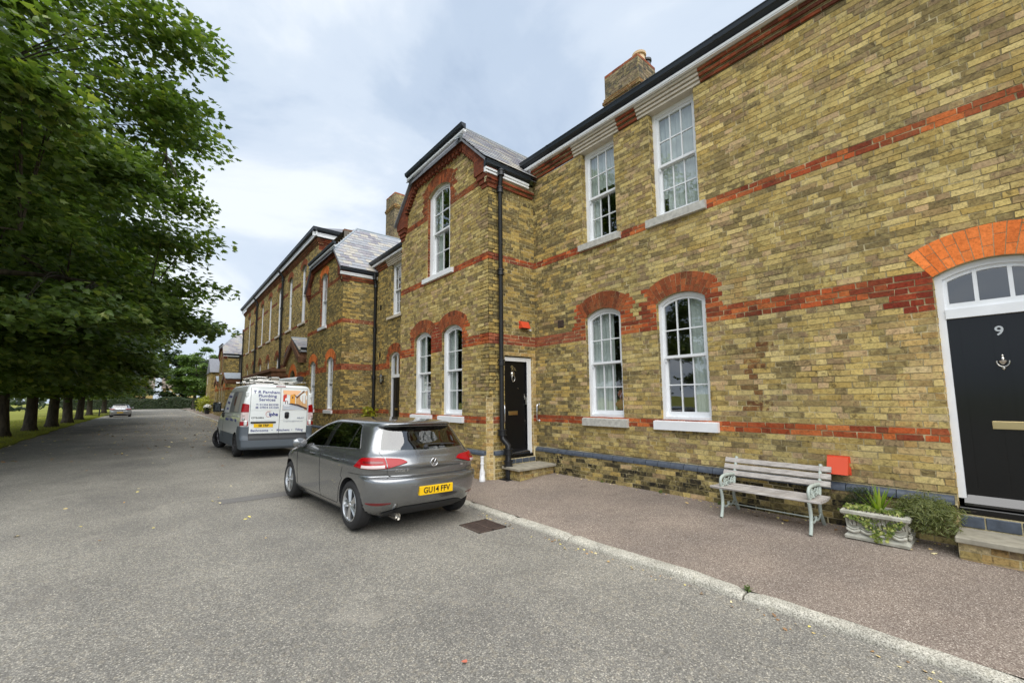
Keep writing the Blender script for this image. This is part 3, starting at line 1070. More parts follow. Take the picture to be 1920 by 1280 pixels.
def room(h, fr, u0, u1, z0, z1, y0=0.34, y1=3.0, floors=(4.15,)):
    mb = MB()
    q = lambda a, b, c, d: mb.add([a, b, c, d], [(0, 1, 2, 3)])
    q((u0, y1, z0), (u1, y1, z0), (u1, y1, z1), (u0, y1, z1))
    for u in (u0, u1): q((u, y0, z0), (u, y1, z0), (u, y1, z1), (u, y0, z1))
    for z in (z0, z1) + tuple(floors): q((u0, y0, z), (u1, y0, z), (u1, y1, z), (u0, y1, z))
    mb.build("inner_wall", M["inner"], h.root, fr)


def cornice(h, fr, u0, u1, z, n=3, step=0.035, hh=0.098, kind="cornice", y=0.0):
    """stepped courses of red brick under an eave"""
    for i in range(n):
        yy = y - step * (i + 1) * (1.0 if i else 0.8)
        zb = z + i * hh
        h.back.append((fr, u0, u1, yy + 0.004, y + 0.02, zb + 0.012, zb + hh))
        cur = u0 - (0.117 if i % 2 else 0.0)
        while cur < u1:
            a, b = max(cur, u0), min(cur + 0.235, u1)
            if b - a > 0.03: h.br.append((fr, (a + b) / 2, zb + hh / 2 - 0.008, yy - 0.002, b - a - 0.007, hh - 0.03, kind))
            cur += 0.235


def gutter(h, fr, u0, u1, z, y, size=0.13, fascia=0.10, fz=None, name="gutter", fascia_drop=0.12):
    """ogee gutter on a white fascia board"""
    mb = MB()
    s_ = size
    pf = [(y, z), (y, z + s_ * 0.25), (y - s_ * 0.35, z + s_ * 0.45), (y - s_ * 0.5, z + s_ * 0.62), (y - s_ * 0.85, z + s_ * 0.72), (y - s_ * 0.95, z + s_ * 1.35), (y - s_ * 1.05, z + s_ * 1.4), (y - s_ * 1.05, z + s_ * 1.55), (y + 0.04, z + s_ * 1.55), (y + 0.04, z)]
    mb.prism(pf[::-1], 0, u0, u1)
    # joints of the cast lengths
    u = u0 + 0.9
    while u < u1 - 0.3:
        mb.prism([(p[0] - 0.006, p[1]) for p in pf[:8]][::-1] + [(y + 0.02, z + s_)], 0, u, u + 0.05); u += 1.83
    g = mb.build(name, M["gutter"], h.root, fr, smooth=25)
    fb = MB()
    fb.box(u0 + 0.01, u1 - 0.01, y + 0.003, y + 0.05, z - fascia_drop, z + 0.01)
    fb.box(u0 + 0.012, u1 - 0.012, y - 0.022, y + 0.004, z - 0.045, z - 0.004)
    fb.box(u0 + 0.012, u1 - 0.012, y - 0.012, y + 0.004, z - fascia_drop, z - fascia_drop + 0.03)
    fb.build("fascia", M["white"], h.root, fr, smooth=25)
    return g


def downpipe(h, pts, r=0.05, collars=(), name="downpipe"):
    mb = MB().tube(pts, r, 12)
    p = np.asarray(pts, float)
    for z in collars:
        q = None
        for a, b in zip(p[:-1], p[1:]):
            if min(a[2], b[2]) <= z <= max(a[2], b[2]) and abs(a[2] - b[2]) > 1e-6:
                q = a + (b - a) * (z - a[2]) / (b[2] - a[2])
        if q is not None:
            mb.tube([q + (0, 0, -0.055), q + (0, 0, 0.045), q + (0, 0, 0.05), q + (0, 0, 0.075)], [r * 1.32, r * 1.32, r * 1.6, r * 1.6], 12)
            mb.tube([q + (0, 0, -0.05), q + (0, 0, -0.025)], [r * 1.55, r * 1.55], 12)
    return mb.build(name, M["iron"], h.root, smooth=40)


def slates(h, P0, eave, up, n_w, n_h, w=0.30, gauge=0.2, clip=None, pal=None, single=300, seed=3, lap=0.42):
    """individual slates laid from P0 along `eave` and up `up` (unit vectors)"""
    P0 = np.array(P0, float); eave = np.array(eave, float); up = np.array(up, float)
    nrm = np.cross(eave, up); nrm /= np.linalg.norm(nrm)
    if nrm[2] < 0: nrm = -nrm
    pal = pal or [lin(146, 149, 155), lin(152, 149, 154), lin(166, 166, 165), lin(136, 134, 142), lin(172, 167, 158), lin(150, 153, 158), lin(160, 157, 160)]
    rg = np.random.default_rng(seed)
    meshes = {}
    recs = []
    for r in range(n_h):
        for c in range(-1, n_w + 1):
            a = (c + (0.5 if r % 2 else 0)) * w
            b = a + w
            lo, hi = (0, n_w * w) if clip is None else clip((r + 0.5) * gauge)
            a, b = max(a, lo), min(b, hi)
            if b - a < 0.04: continue
            recs.append((a, b, r * gauge))
    P = np.array([P0 + eave * ((a + b) / 2) + up * (z + gauge / 2) for a, b, z in recs])
    px, py, dp = project(P)
    vis = (dp > 0) & (px > -20) & (px < 1940) & (py > -20)
    order = np.argsort(np.where(vis, dp, 1e9))
    pick = set(order[:single].tolist())
    R = Matrix((eave, up, nrm)).transposed().to_4x4()
    VV, CC = [], []
    base = np.array([(-.5, 0, 0), (.5, 0, 0), (.5, 1, 0), (-.5, 1, 0), (-.5, 0, 1), (.5, 0, 1), (.5, 1, 1), (-.5, 1, 1)], float)
    FC = np.array([(4, 5, 6, 7), (0, 1, 5, 4), (1, 2, 6, 5), (2, 3, 7, 6), (3, 0, 4, 7)])
    for i, (a, b, z) in enumerate(recs):
        ti = int(rg.integers(len(pal)))
        v = base * (b - a - 0.006, gauge + lap * gauge, 0.011)
        v[:, 2] += np.where(base[:, 1] == 0, 0.024, 0.004)         # tail lifted over the course below
        if i in pick:
            key = (ti, round(b - a, 2))
            if key not in meshes:
                me = bpy.data.meshes.new("slate"); me.from_pydata(v.tolist(), [], FC.tolist()); me.materials.append(M["slate"])
                face_col(me, np.repeat((np.array(pal[ti]) * rg.uniform(0.9, 1.1))[None], 5, 0)); meshes[key] = me
            o = link("slate", meshes[key])
            q = P0 + eave * ((a + b) / 2) + up * z + nrm * rg.uniform(0, 0.003)
            o.matrix_basis = Matrix.Translation(Vector(q)) @ R
            adopt(o, h.root)
        else:
            VV.append(P0 + eave * (v[:, :1] + (a + b) / 2) + up * (v[:, 1:2] + z) + nrm * v[:, 2:3]); CC.append(pal[ti])
    if VV:
        n = len(VV)
        grid_mesh("slating", np.concatenate(VV), (FC[None] + 8 * np.arange(n)[:, None, None]).reshape(-1, 4), M["slate"], h.root, "stuff", col=np.repeat(np.array(CC), 5, 0))
# ------------------------------------------------------------------ number 9: the near house
XW, XB, YR = 6.50, 5.18, 6.95          # recessed wall, bay front, flank wall of the first bay
FW, FBAY, FR = facade(XW), facade(XB), crosswall(YR)


def banded(base, ops=(), jamb=0.25, mid=(22, 25), low=(0, 2), up=(46, 48), red="red", extra=None):
    def kind(k, u, z, l):
        if extra:
            e = extra(k, u, z, l)
            if e: return e
        if low and low[0] <= k < low[1]: return red
        if mid and mid[0] <= k < mid[1]: return red
        if up and up[0] <= k < up[1]: return red
        for o in ops:
            if o.rise and o.ring and abs(u - o.uc) < o.a + jamb and Z0 + mid[0] * CO - 0.02 < z < o.zo + 0.02 and o.z0 < 2: return "red" if o.kind != "orange" else red
        return base
    return kind


h1 = House("brick_house", "long yellow brick house with black door numbered 9 and a wooden bench outside", "house", (6.6, 2.0, 0.1))
oA = Opening(-5.46, -4.62, 1.31, 3.265, 0.14, 0.33, "brown")
oB = Opening(-3.88, -3.03, 1.31, 3.265, 0.14, 0.33, "brown")
oC = Opening(-5.46, -4.63, 4.80, 6.765)
oD = Opening(-3.87, -3.03, 4.80, 6.765)
oDoor = Opening(-0.505, 0.355, 0.44, 2.97, 0.12, 0.35, "orange")


def h1_extra(k, u, z, l):
    d = -0.505 - u
    if 0 <= d < 0.42 and z < 2.62 and z > 0.62 and not (0 <= k < 2): return "pale" if h1.rg.random() < 0.72 else "stock"
    if -2.78 < u < -2.15 and 3.06 < z < 3.46 and h1.rg.random() < .6: return "pale"
    if -1.62 < u < -1.12 and 3.36 < z < 3.66 and h1.rg.random() < .6: return "pale"
    if -0.85 < u < -0.505 and 2.62 < z < 3.05: return "darkred"
    if -6.95 < u < -5.6 and 22 <= k < 25: return "redpink"
    if 0.69 < z < 0.74 and u < -5.9: return "black"
    if u < -5.7 and z < 6.7 and not (0 <= k < 2 or 46 <= k < 48) and h1.rg.random() < 0.75: return "return"
    if abs(u + 2.35) < 0.14 and 1.45 < z < 2.45 and h1.rg.random() < 0.6: return "rusty"
    return None


k1 = banded("stock", (oA, oB), extra=h1_extra)
h1.wall(FW, -6.95, 2.6, 0.625, 6.765, (oA, oB, oC, oD, oDoor), k1)
h1.wall(FW, -6.95, -0.505, 0.02, 0.538, (), lambda k, u, z, l: "plinth" if h1.rg.random() < 0.8 else "stock", y=-0.055, thick=0.35)
h1.wall(FW, 0.355, 2.6, 0.02, 0.538, (), "plinth", y=-0.055, thick=0.35)
h1.back.append((FW, -6.95, -0.505, 0.0, 0.3, 0.53, 0.635)); h1.back.append((FW, 0.355, 2.6, 0.0, 0.3, 0.53, 0.635))
for o in (oA, oB): h1.reveals(FW, o, 0.10, "return")
for o in (oC, oD): h1.reveals(FW, o, 0.14, "stock")
h1.reveals(FW, oDoor, 0.09, "pale", sides=(0,))
for o in (oA, oB): h1.arch(FW, o)
h1.arch(FW, oDoor, gap=0.007)
sash_window(h1, FW, oA, 0.055, 3, 2, (1.31, 0.165, 0.10, 0.075), curtain_and_reflection=[(-5.44, -4.93, 1.36, 3.38)])
sash_window(h1, FW, oB, 0.055, 3, 2, (1.31, 0.165, 0.11, 0.075), "white", curtain_and_reflection=[(-3.36, -3.05, 1.36, 3.38)])
sash_window(h1, FW, oC, 0.12, 3, 2, (4.81, 0.15, 0.09, 0.075), jw=0.07, head=0.07, curtain_and_reflection=[(-5.42, -5.20, 4.85, 6.7), (-5.2, -4.66, 5.95, 6.7)])  # pale sheets here stand in for grey sky reflected in the panes
sash_window(h1, FW, oD, 0.12, 3, 2, (4.81, 0.165, 0.11, 0.075), jw=0.07, head=0.07, curtain_and_reflection=[(-3.83, -3.06, 5.2, 6.7), (-3.70, -3.06, 4.85, 5.2)])  # nearly full pale sheet imitates the sky's reflection on this glass
room(h1, FW, -6.6, 2.5, 0.3, 7.0)
# white blinds half drawn behind the upper windows
for o in (oC, oD):
    m = MB(); m.box(o.u0 + 0.12, o.u1 - 0.12, 0.34, 0.345, 6.02, 6.6); m.build("blind", M["net_and_reflection"], h1.root, FW)

# plinth coping of blue bullnose bricks
def coping(h, fr, u0, u1, y=-0.055, z=0.535, name="coping_brick", L=0.225, inner=0.02):
    n = max(1, int(round((u1 - u0) / (L + 0.008)))); w = (u1 - u0) / n
    for i in range(n):
        m = MB(); a, b = u0 + i * w + 0.004, u0 + (i + 1) * w - 0.004
        f = y - 0.014 - 0.003 * ((i * 7) % 3)
        m.prism([(f, z), (f, z + 0.035), (f + 0.012, z + 0.06), (f + 0.035, z + 0.078), (y + 0.06 + inner, z + 0.092), (y + 0.06 + inner, z)][::-1], 0, a, b)
        m.build(name, M["blue"], h.root, fr, smooth=35)


coping(h1, FW, -6.93, -0.52)
coping(h1, FW, 0.36, 2.4)

# eaves
cornice(h1, FW, -6.9, -5.64, 6.765, hh=0.077)
cornice(h1, FW, -4.50, -4.08, 6.765, hh=0.077)
cornice(h1, FW, -2.90, 2.6, 6.765, hh=0.077)
for a, b in ((-5.64, -4.50), (-4.08, -2.90)):
    m = MB()
    for i in range(4):
        m.box(a, b, -0.03 * (i + 1), 0.10, 6.768 + i * 0.057, 6.768 + i * 0.057 + 0.043)
    m.box(a + 0.003, b - 0.003, -0.018, 0.16, 6.766, 6.99)
    m.build("window_head", M["offwhite"], h1.root, FW, smooth=25)
gutter(h1, FW, -7.12, 2.6, 7.055, -0.17, 0.100, fascia_drop=0.065)
m = MB(); m.box(-6.9, 2.6, -0.165, 0.25, 6.994, 7.015); m.build("soffit", M["white"], h1.root, FW)
# roof of slate courses behind the gutter
m = MB(); m.prism([(-0.20, 7.20), (2.6, 9.2), (5.4, 7.2), (5.4, 7.1), (2.6, 9.1), (-0.20, 7.1)][::-1], 0, -6.9, 2.6)
m.build("roof", M["slate"], h1.root, FW)


def chimney(h, x0, x1, y0, y1, z0, z1, band=None, pots=(), single=0):
    """brick stack with oversailing courses; x, y are street axes"""
    h0 = h; h = House("chimney", "", "chimney", (0, 0, 0)); bpy.data.objects.remove(h.root)
    h.root, h.single = h0.root, 0
    f1, f2 = facade(x0), crosswall(y0)
    kf = lambda k, u, z, l: "redpink" if z > z1 - 0.09 else "soot"
    bk = len(h.br)
    h.wall(f1, -y1, -y0, z0, z1, (), kf, thick=x1 - x0)
    h.wall(f2, x0, x1, z0, z1, (), kf, solid=False)
    if band:
        for i, (zz, e) in enumerate(((band, 0.03), (band + CO, 0.055), (band + 2 * CO, 0.03))):
            h.wall(Frame((x0 - e, 0, 0), (0, -1, 0)), -y1 - e, -y0 + e, zz, zz + CO, (), "rusty", thick=x1 - x0 + 2 * e)
            h.wall(Frame((0, y0 - e, 0), (1, 0, 0)), x0 - e, x1 + e, zz, zz + CO, (), "rusty", solid=False)
    h.finish("chimney")
    for (px_, py_, r, hh, mat) in pots:
        MB().lathe([(0.0, z1), (r, z1), (r * 0.86, z1 + hh * 0.7), (r * 1.12, z1 + hh * 0.74), (r * 1.12, z1 + hh), (r * 0.75, z1 + hh), (r * 0.7, z1 + hh * 0.5), (0, z1 + hh * 0.5)], 18, (px_, py_, 0)).build("chimney_pot", M[mat], h.root, smooth=40)


chimney(h1, 8.3, 9.05, 5.14, 6.12, 8.2, 9.86, 8.98, [(8.62, 5.9, 0.14, 0.14, "clay"), (8.62, 5.60, 0.14, 0.16, "clay"), (8.62, 5.30, 0.15, 0.22, "clay"), (8.9, 5.26, 0.10, 0.2, "iron")])

# ------------------------------------------------------------------ door 9
def panel(mb, x0, x1, y, z0, z1, d=0.004, w=0.012):
    mb.box(x0, x1, y - d, y + 0.001, z0, z1)


m = MB()
yd = 0.06
for a, b in ((-0.503, -0.44), (0.29, 0.353)):
    m.box(a, b, yd, yd + 0.11, 0.60, 2.985)
strip(m, oDoor, 0.0, 0.06, yd + 0.002, yd + 0.11, -0.503, 0.353)
strip(m, oDoor, 0.058, 0.10, yd + 0.03, yd + 0.09, -0.44, 0.29)
m.box(-0.44, 0.29, yd - 0.012, yd + 0.10, 2.50, 2.60)
m.box(-0.44, 0.29, yd + 0.02, yd + 0.08, 2.60, 2.665)
for a, b in ((-0.44, -0.405), (0.255, 0.29), (-0.213, -0.181), (0.031, 0.063)):
    m.box(a, b, yd + 0.022, yd + 0.078, 2.64, float(min(oDoor.arc(a, 0.08), oDoor.arc(b, 0.08))))
frame9 = m.build("door_frame", M["white"], h1.root, FW, smooth=30)
for a, b in ((-0.405, -0.213), (-0.181, 0.031), (0.063, 0.255)):
    us = np.linspace(a - 0.006, b + 0.006, 6); pane(FW, us, 2.655, oDoor.arc(us, 0.09), yd + 0.05, frame9)
m = MB()
d0, d1 = -0.437, 0.287
m.box(d0, d1, yd + 0.048, yd + 0.09, 0.62, 2.498)
# vertical boards proud of the slab with grooves between them
for a, b in ((d0, d0 + 0.085), (d0 + 0.091, -0.127), (-0.121, -0.027), (-0.021, d1 - 0.091), (d1 - 0.085, d1)):
    m.box(a, b, yd + 0.041, yd + 0.05, 0.72 if -0.42 < a < 0.2 else 0.63, 2.42 if -0.42 < a < 0.2 else 2.49)
m.box(d0, d1, yd + 0.0412, yd + 0.05, 2.42, 2.49); m.box(d0, d1, yd + 0.0412, yd + 0.05, 0.63, 0.72)
door9 = m.build("door", M["black"], h1.root, FW, smooth=30)
m = MB(); m.prism([(yd - 0.035, 0.535), (yd - 0.035, 0.56), (yd + 0.036, 0.635), (yd + 0.05, 0.635), (yd + 0.05, 0.535)][::-1], 0, d0 - 0.02, d1 + 0.02)
m.build("weatherboard", M["gloss_black"], door9, FW)
m = MB(); m.bevbox(-0.50, 0.35, -0.02, 0.16, 0.455, 0.52, 0.008); m.build("threshold", M["black"], h1.root, FW, smooth=30)
T = Matrix(((0, 0, -1, XW), (-1, 0, 0, 0), (0, 1, 0, 0), (0, 0, 0, 1)))       # text plane on the recessed wall
text_obj("number", "9", 0.135, M["steel"], door9, Matrix.Translation((yd + 0.030, -(-0.074), 2.325)) @ T, 0.006, bold=0.002)
# urn knocker
m = MB()
ck = (-0.074, yd + 0.01, 2.00)
m.lathe([(0.0, 0.085), (0.008, 0.08), (0.011, 0.07), (0.006, 0.06), (0.012, 0.05), (0.016, 0.04), (0.008, 0.032), (0.024, 0.026), (0.034, 0.018), (0.030, 0.005), (0.02, -0.012), (0.008, -0.024), (0.0, -0.026)], 16, ck)
an = np.linspace(math.radians(8), math.radians(-188), 18)
m.tube([(ck[0] + 0.043 * math.cos(t), ck[1] - 0.014, ck[2] + 0.012 + 0.055 * math.sin(t)) for t in an], 0.0062, 8)
m.lathe([(0, -0.045), (0.012, -0.05), (0.014, -0.06), (0.006, -0.075), (0, -0.078)], 12, (ck[0], ck[1] - 0.012, ck[2]))
m.build("knocker", M["steel"], door9, FW, smooth=50)
m = MB(); m.bevbox(-0.20, 0.052, yd + 0.024, yd + 0.040, 1.325, 1.407, 0.004); m.box(-0.172, 0.024, yd + 0.0225, yd + 0.03, 1.352, 1.382)
m.build("letterbox", M["brass"], door9, FW, smooth=30)
# blue bricks, stone step and its brick base
for i, (a, b) in enumerate(((-0.495, -0.33), (-0.32, -0.09), (-0.08, 0.14), (0.15, 0.355))):
    MB().bevbox(a, b, -0.035, 0.10, 0.325, 0.44, 0.006).build("step_brick", M["blue"], h1.root, FW, smooth=30)
h1.back.append((FW, -0.503, 0.353, -0.025, 0.3, 0.05, 0.452))
st9 = House("front_step", "stone slab step on brick base below black door 9", "step", (6.2, 0.1, 0.1), single=60)
MB().bevbox(-0.515, 0.75, -0.51, -0.037, 0.262, 0.318, 0.008).build("slab", M["step"], st9.root, FW, smooth=30)
FS = facade(XW - 0.45)
st9.wall(FS, -0.50, 0.72, 0.04, 0.26, (), lambda k, u, z, l: "pale" if h1.rg.random() < 0.4 else "stock", thick=0.38)
st9.wall(crosswall(0.5).__class__((0, 0.5, 0), (-1, 0, 0)), -6.43, -6.05, 0.04, 0.26, (), "plinth", solid=False)
st9.finish("step_core")

# ------------------------------------------------------------------ bay builder (gabled front with half hip)
def bay(h, X, ya, yb, gw, up, arch_kind, up_kind, zr, xr, xback, extra=None, detail=True, single=300, flank=True, chamfer=True, base="stock", fl_base="return", arch_single=True):
    """gabled bay standing forward of the terrace; ya = near flank, yb = far flank"""
    fr = facade(X)
    c = (ya + yb) / 2
    ops = [Opening(-(b), -(a), 1.31, 3.265, 0.15, 0.33, arch_kind) for a, b in gw]
    ou = Opening(-up[1], -up[0], 4.80, 6.95, 0.17, 0.33, up_kind)
    pitch = (zr - 6.80) / (c - (ya - 0.10))
    zt = 7.74                                   # underside of the half-hip gutter
    vz = lambda y: 6.80 + pitch * (min(y - ya, yb - y) + 0.10)
    kb = banded(base, ops, extra=extra)
    def kind(k, u, z, l):
        if 6.36 < z < 6.56: return "brown"
        if z > 6.36 and abs(u - ou.uc) < ou.a + 0.25 and z < ou.zo: return "brown"
        return kb(k, u, z, l)
    ch = 0.10 if chamfer else 0.0
    zs_ = 1.75
    h.wall(fr, -yb, -ya - ch, 0.625, zs_, ops, kind)
    h.wall(fr, -yb, -ya, zs_, 6.30, ops + [ou], kind)
    clip = lambda z: (-yb + max(0, (z - 6.45) / pitch - 0.05), -ya - max(0, (z - 6.45) / pitch - 0.05))
    h.wall(fr, -yb, -ya, 6.30, 7.62, [ou], kind, clip=clip)
    h.wall(fr, -yb, -ya - ch, 0.02, 0.538, (), lambda k, u, z, l: base if h.rg.random() < 0.7 else "pale", y=-0.055, thick=0.35)
    h.back.append((fr, -yb, -ya - ch, 0.0, 0.3, 0.53, 0.635))
    for o in ops: h.reveals(fr, o, 0.09, fl_base)
    h.reveals(fr, ou, 0.11, "brown")
    for o in ops: h.arch(fr, o, single=arch_single)
    h.arch(fr, ou, single=arch_single)
    for o in ops:
        sash_window(h, fr, o, 0.06, 2, 2, (1.31, 0.15, 0.09, 0.07), "white", detail, curtain_and_reflection=[(o.u0 + 0.08, o.u0 + 0.36, 1.36, 3.4), (o.u1 - 0.3, o.u1 - 0.12, 1.36, 3.4)] if detail else None, jw=0.10, head=0.06)
    sash_window(h, fr, ou, 0.07, 2, 2, (4.81, 0.14, 0.17 if up[1] - up[0] > 1 else 0.1, 0.075), "white", detail, curtain_and_reflection=[(ou.u0 + 0.2, ou.u0 + 0.42, 4.86, 7.0)] if detail else None, jw=0.15 if up[1] - up[0] > 1 else 0.09, head=0.07)
    coping(h, fr, -yb, -ya - ch)
    room(h, fr, -yb + 0.32, -ya - 0.32, 0.3, 6.9)
    # kneelers: corbelled blocks at the foot of each verge
    for sgn, y0 in ((1, ya), (-1, yb)):
        Y = lambda d: -(y0 + sgn * d)
        m = MB()
        for i, (za, zb, dn, fo) in enumerate(((6.235, 6.33, 0.20, 0.03), (6.33, 6.43, 0.26, 0.055), (6.43, 6.545, 0.32, 0.085))):
            m.box(Y(-0.03 * (i + 1)), Y(dn), -fo, 0.22, za, zb - 0.012)
            m.box(Y(-0.02), Y(dn - 0.02), -fo + 0.02, 0.21, zb - 0.013, zb)
        q = [(Y(-0.12), 6.545), (Y(0.37), 6.545), (Y(0.37), vz(y0 + sgn * 0.37) - 0.03), (Y(-0.12), vz(y0 - sgn * 0.12) - 0.03)]
        m.prism(q if sgn < 0 else q[::-1], 1, -0.115, 0.22)
        m.build("kneeler", M["redbrick_wall"], h.root, fr, smooth=25)
    # verge band, dentils
    yl, yh = ya + 0.37, ya + (zt - 6.80) / pitch - 0.10
    m = MB(); dm = MB()
    for sgn, y0 in ((1, ya), (-1, yb)):
        P = [(y0 + sgn * 0.37, vz(y0 + sgn * 0.37)), (y0 + sgn * (yh - ya), zt)]
        bw = 0.26
        q = [(-P[0][0], P[0][1] - 0.03), (-P[1][0], P[1][1] - 0.03), (-P[1][0], P[1][1] - bw), (-P[0][0], P[0][1] - bw)]
        m.prism(q if sgn > 0 else q[::-1], 1, -0.115, 0.10)
        n = 7
        for i in range(n):
            t = (i + 0.5) / n
            yy, zz = P[0][0] + (P[1][0] - P[0][0]) * t, P[0][1] + (P[1][1] - P[0][1]) * t - bw
            dm.box(-yy - 0.035, -yy + 0.035, -0.10, 0.05, zz - 0.085, zz + 0.03)
    ya2, yb2 = ya + (yh - ya), yb - (yh - ya)
    m.box(-yb2, -ya2, -0.115, 0.10, zt - 0.20, zt - 0.0)
    n = int((yb2 - ya2) / 0.16)
    for i in range(n):
        yy = ya2 + (i + 0.5) * (yb2 - ya2) / n
        dm.box(-yy - 0.04, -yy + 0.04, -0.10, 0.05, zt - 0.285, zt - 0.19)
    m.build("verge_band", M["redbrick_wall"], h.root, fr, smooth=25)
    dm.build("dentil_course", M["redbrick_wall"], h.root, fr, kind="stuff")
    gutter(h, fr, -yb2 - 0.22, -ya2 + 0.22, zt + 0.085, -0.18, 0.085, fascia_drop=0.06)
    # roof planes
    e0 = np.array([X - 0.19, ya - 0.10, 6.80]); L = math.hypot(c - ya + 0.10, zr - 6.80)
    m = MB(); t = 0.04
    ye, yf = ya - 0.16, yb + 0.16; zfe = 6.80 - 0.06 * pitch
    hy0, hz = ya2 - 0.10, vz(ya2 - 0.10)
    hy1 = yb2 + 0.10
    x0 = X - 0.19
    pts = [(x0, ye, zfe), (xback, ye, zfe), (xback, c, zr), (xr, c, zr), (x0, hy0, hz), (x0, hy1, hz), (x0, yf, zfe), (xback, yf, zfe)]
    pts += [(p[0], p[1], p[2] - 0.06) for p in pts]
    m.add(pts, [(0, 1, 2, 3, 4), (4, 3, 5), (5, 3, 2, 7, 6), (12, 11, 10, 9, 8), (13, 11, 12), (14, 15, 10, 11, 13), (0, 4, 12, 8), (5, 6, 14, 13), (4, 5, 13, 12)])
    m.build("roof", M["slate_plain"], h.root)
    up_v = np.array([0, c - ye, zr - zfe]); Lr = np.linalg.norm(up_v); up_v /= Lr
    def cl(d):
        z = zfe + d * up_v[2]
        lo = 0.0 if z <= hz else (xr - x0) * (z - hz) / (zr - hz)
        return (lo, xback - x0)
    slates(h, (x0, ye - 0.01, zfe + 0.012), (1, 0, 0), up_v, int((xback - x0) / 0.34), int(Lr / 0.235), w=0.34, gauge=0.235, clip=cl, single=single, seed=int(ya * 10))
    # far slope: one slated sheet, hidden from the street; lead on the hips and ridge
    m = MB()
    for p, q in (((x0, hy0, hz), (xr, c, zr)), ((x0, hy1, hz), (xr, c, zr)), ((xr, c, zr), (xback, c, zr))):
        p = np.array(p) + (0, 0, 0.03); q = np.array(q) + (0, 0, 0.03)
        m.tube([p, q], 0.05, 8); 
        dirv = q - p; dirv /= np.linalg.norm(dirv); side = np.cross(dirv, (0, 0, 1.0)); side /= np.linalg.norm(side)
        for sg in (-1, 1):
            s_ = side * 0.15 * sg + np.array([0, 0, -0.15 * (pitch if abs(side[1]) > 0.9 else 0.55)])
            m.add([p, q, q + s_, p + s_, p + (0, 0, .012), q + (0, 0, .012), q + s_ + (0, 0, .012), p + s_ + (0, 0, .012)], [(0, 1, 2, 3), (7, 6, 5, 4), (2, 6, 7, 3)])
    m.build("lead_ridge", M["lead"], h.root, smooth=30)
    # flank wall
    if flank:
        fl = crosswall(ya)
        return fr, fl, ops, ou, pitch
    return fr, None, ops, ou, pitch


def redbrick_wall():
    m = Mat("red_brick_corbel")
    br = m.N("ShaderNodeTexBrick")
    sep = m.N("ShaderNodeSeparateXYZ"); m.L(m.pos(), sep.inputs[0])
    cb = m.N("ShaderNodeCombineXYZ"); m.L(m.math("ADD", sep.outputs[0], sep.outputs[1]), cb.inputs[0]); m.L(sep.outputs[2], cb.inputs[1])
    m.L(cb.outputs[0], br.inputs["Vector"])
    br.inputs["Scale"].default_value = 1.0; br.inputs["Brick Width"].default_value = 0.235; br.inputs["Row Height"].default_value = 0.0755
    br.inputs["Mortar Size"].default_value = 0.005; br.inputs["Color1"].default_value = (*lin(140, 78, 54), 1); br.inputs["Color2"].default_value = (*lin(108, 58, 44), 1)
    br.inputs["Mortar"].default_value = (*lin(92, 70, 56), 1)
    c = m.mix(1.0, br.outputs["Color"], m.ramp(m.noise(12, 4), [(0.3, 0.7), (0.7, 1.15)]), "MULTIPLY")
    m.set(color=c, rough=0.9, spec=0.2); m.bump(br.outputs["Fac"], -0.006, 0.6)
    return m.m


M["redbrick_wall"] = redbrick_wall()
M["slate_plain"] = plain("grey_slate_sheet", lin(120, 122, 128), 0.7, var=0.25, scale=7, bump=0.003)

# ------------------------------------------------------------------ first bay, door 9A in its flank
h2 = House("gabled_house", "gabled brick house with black side door 9A", "house", (5.8, 9.0, 0.1), joint="mortar")


def h2x(k, u, z, l):
    if z < 1.75 and u > -7.5 and h2.rg.random() < 0.35 and not (0 <= k < 2): return "pale"
    if -9.40 < u < -8.80 and 22 <= k < 31: return "darkred"
    return None


fr2, _, ops2, ou2, _ = bay(h2, XB, YR, 11.14, [(7.95, 8.84), (9.37, 10.28)], (8.49, 9.60), "brown", "brown", 8.945, 5.93, 9.4, extra=h2x)
oS = Opening(5.595, 6.402, 0.44, 2.575)


def flank_kind(k, u, z, l):
    if 0 <= k < 2 or 46 <= k < 48: return "redpink" if h2.rg.random() < 0.6 else "red"
    if 22 <= k < 25: return "redpink"
    if 2.57 < z < 2.66 and u > 5.55: return "pale"
    if u > 6.40 and z < 2.6: return "pale" if h2.rg.random() < 0.6 else "return"
    return "return"


h2f = House("flank_wall_core", "", "wall", (6, 7, 0.1))      # collects the flank's bricks so that pale mortar can be used; folded into the bay below
bpy.data.objects.remove(h2f.root); h2f.root = h2.root; h2f.joint = "mortar_pale"; h2f.single = 0
h2f.wall(FR, 5.28, 6.5, 0.625, 1.75, [oS], flank_kind)
h2f.wall(FR, XB, 6.5, 1.75, 6.32, [oS], flank_kind)
h2f.wall(FR, 5.28, 5.595, 0.02, 0.538, (), "return", y=-0.05, thick=0.35)
h2f.back.append((FR, 5.28, 5.595, 0.0, 0.3, 0.53, 0.635)); h2f.back.append((FR, 6.402, 6.5, 0.0, 0.3, 0.02, 0.635))
FC_ = Frame((XB, YR + 0.10, 0), (math.sqrt(0.5), -math.sqrt(0.5), 0))
h2f.wall(FC_, 0.0, 0.1414, 0.02, 1.75, (), "pale", thick=0.2)
h2f.reveals(FR, oS, 0.09, "pale", sides=(1,))
h2f.finish("wall")
coping(h2, FR, 5.28, 5.56)
cornice(h2, FR, XB - 0.08, 6.46, 6.30, n=2, step=0.04, hh=0.083)
gutter(h2, FR, XB - 0.16, 6.28, 6.59, -0.11, 0.085, fascia_drop=0.11)
h2.back.append((FR, XB, 6.5, 0.0, 0.3, 6.3, 6.62))
h2.finish()
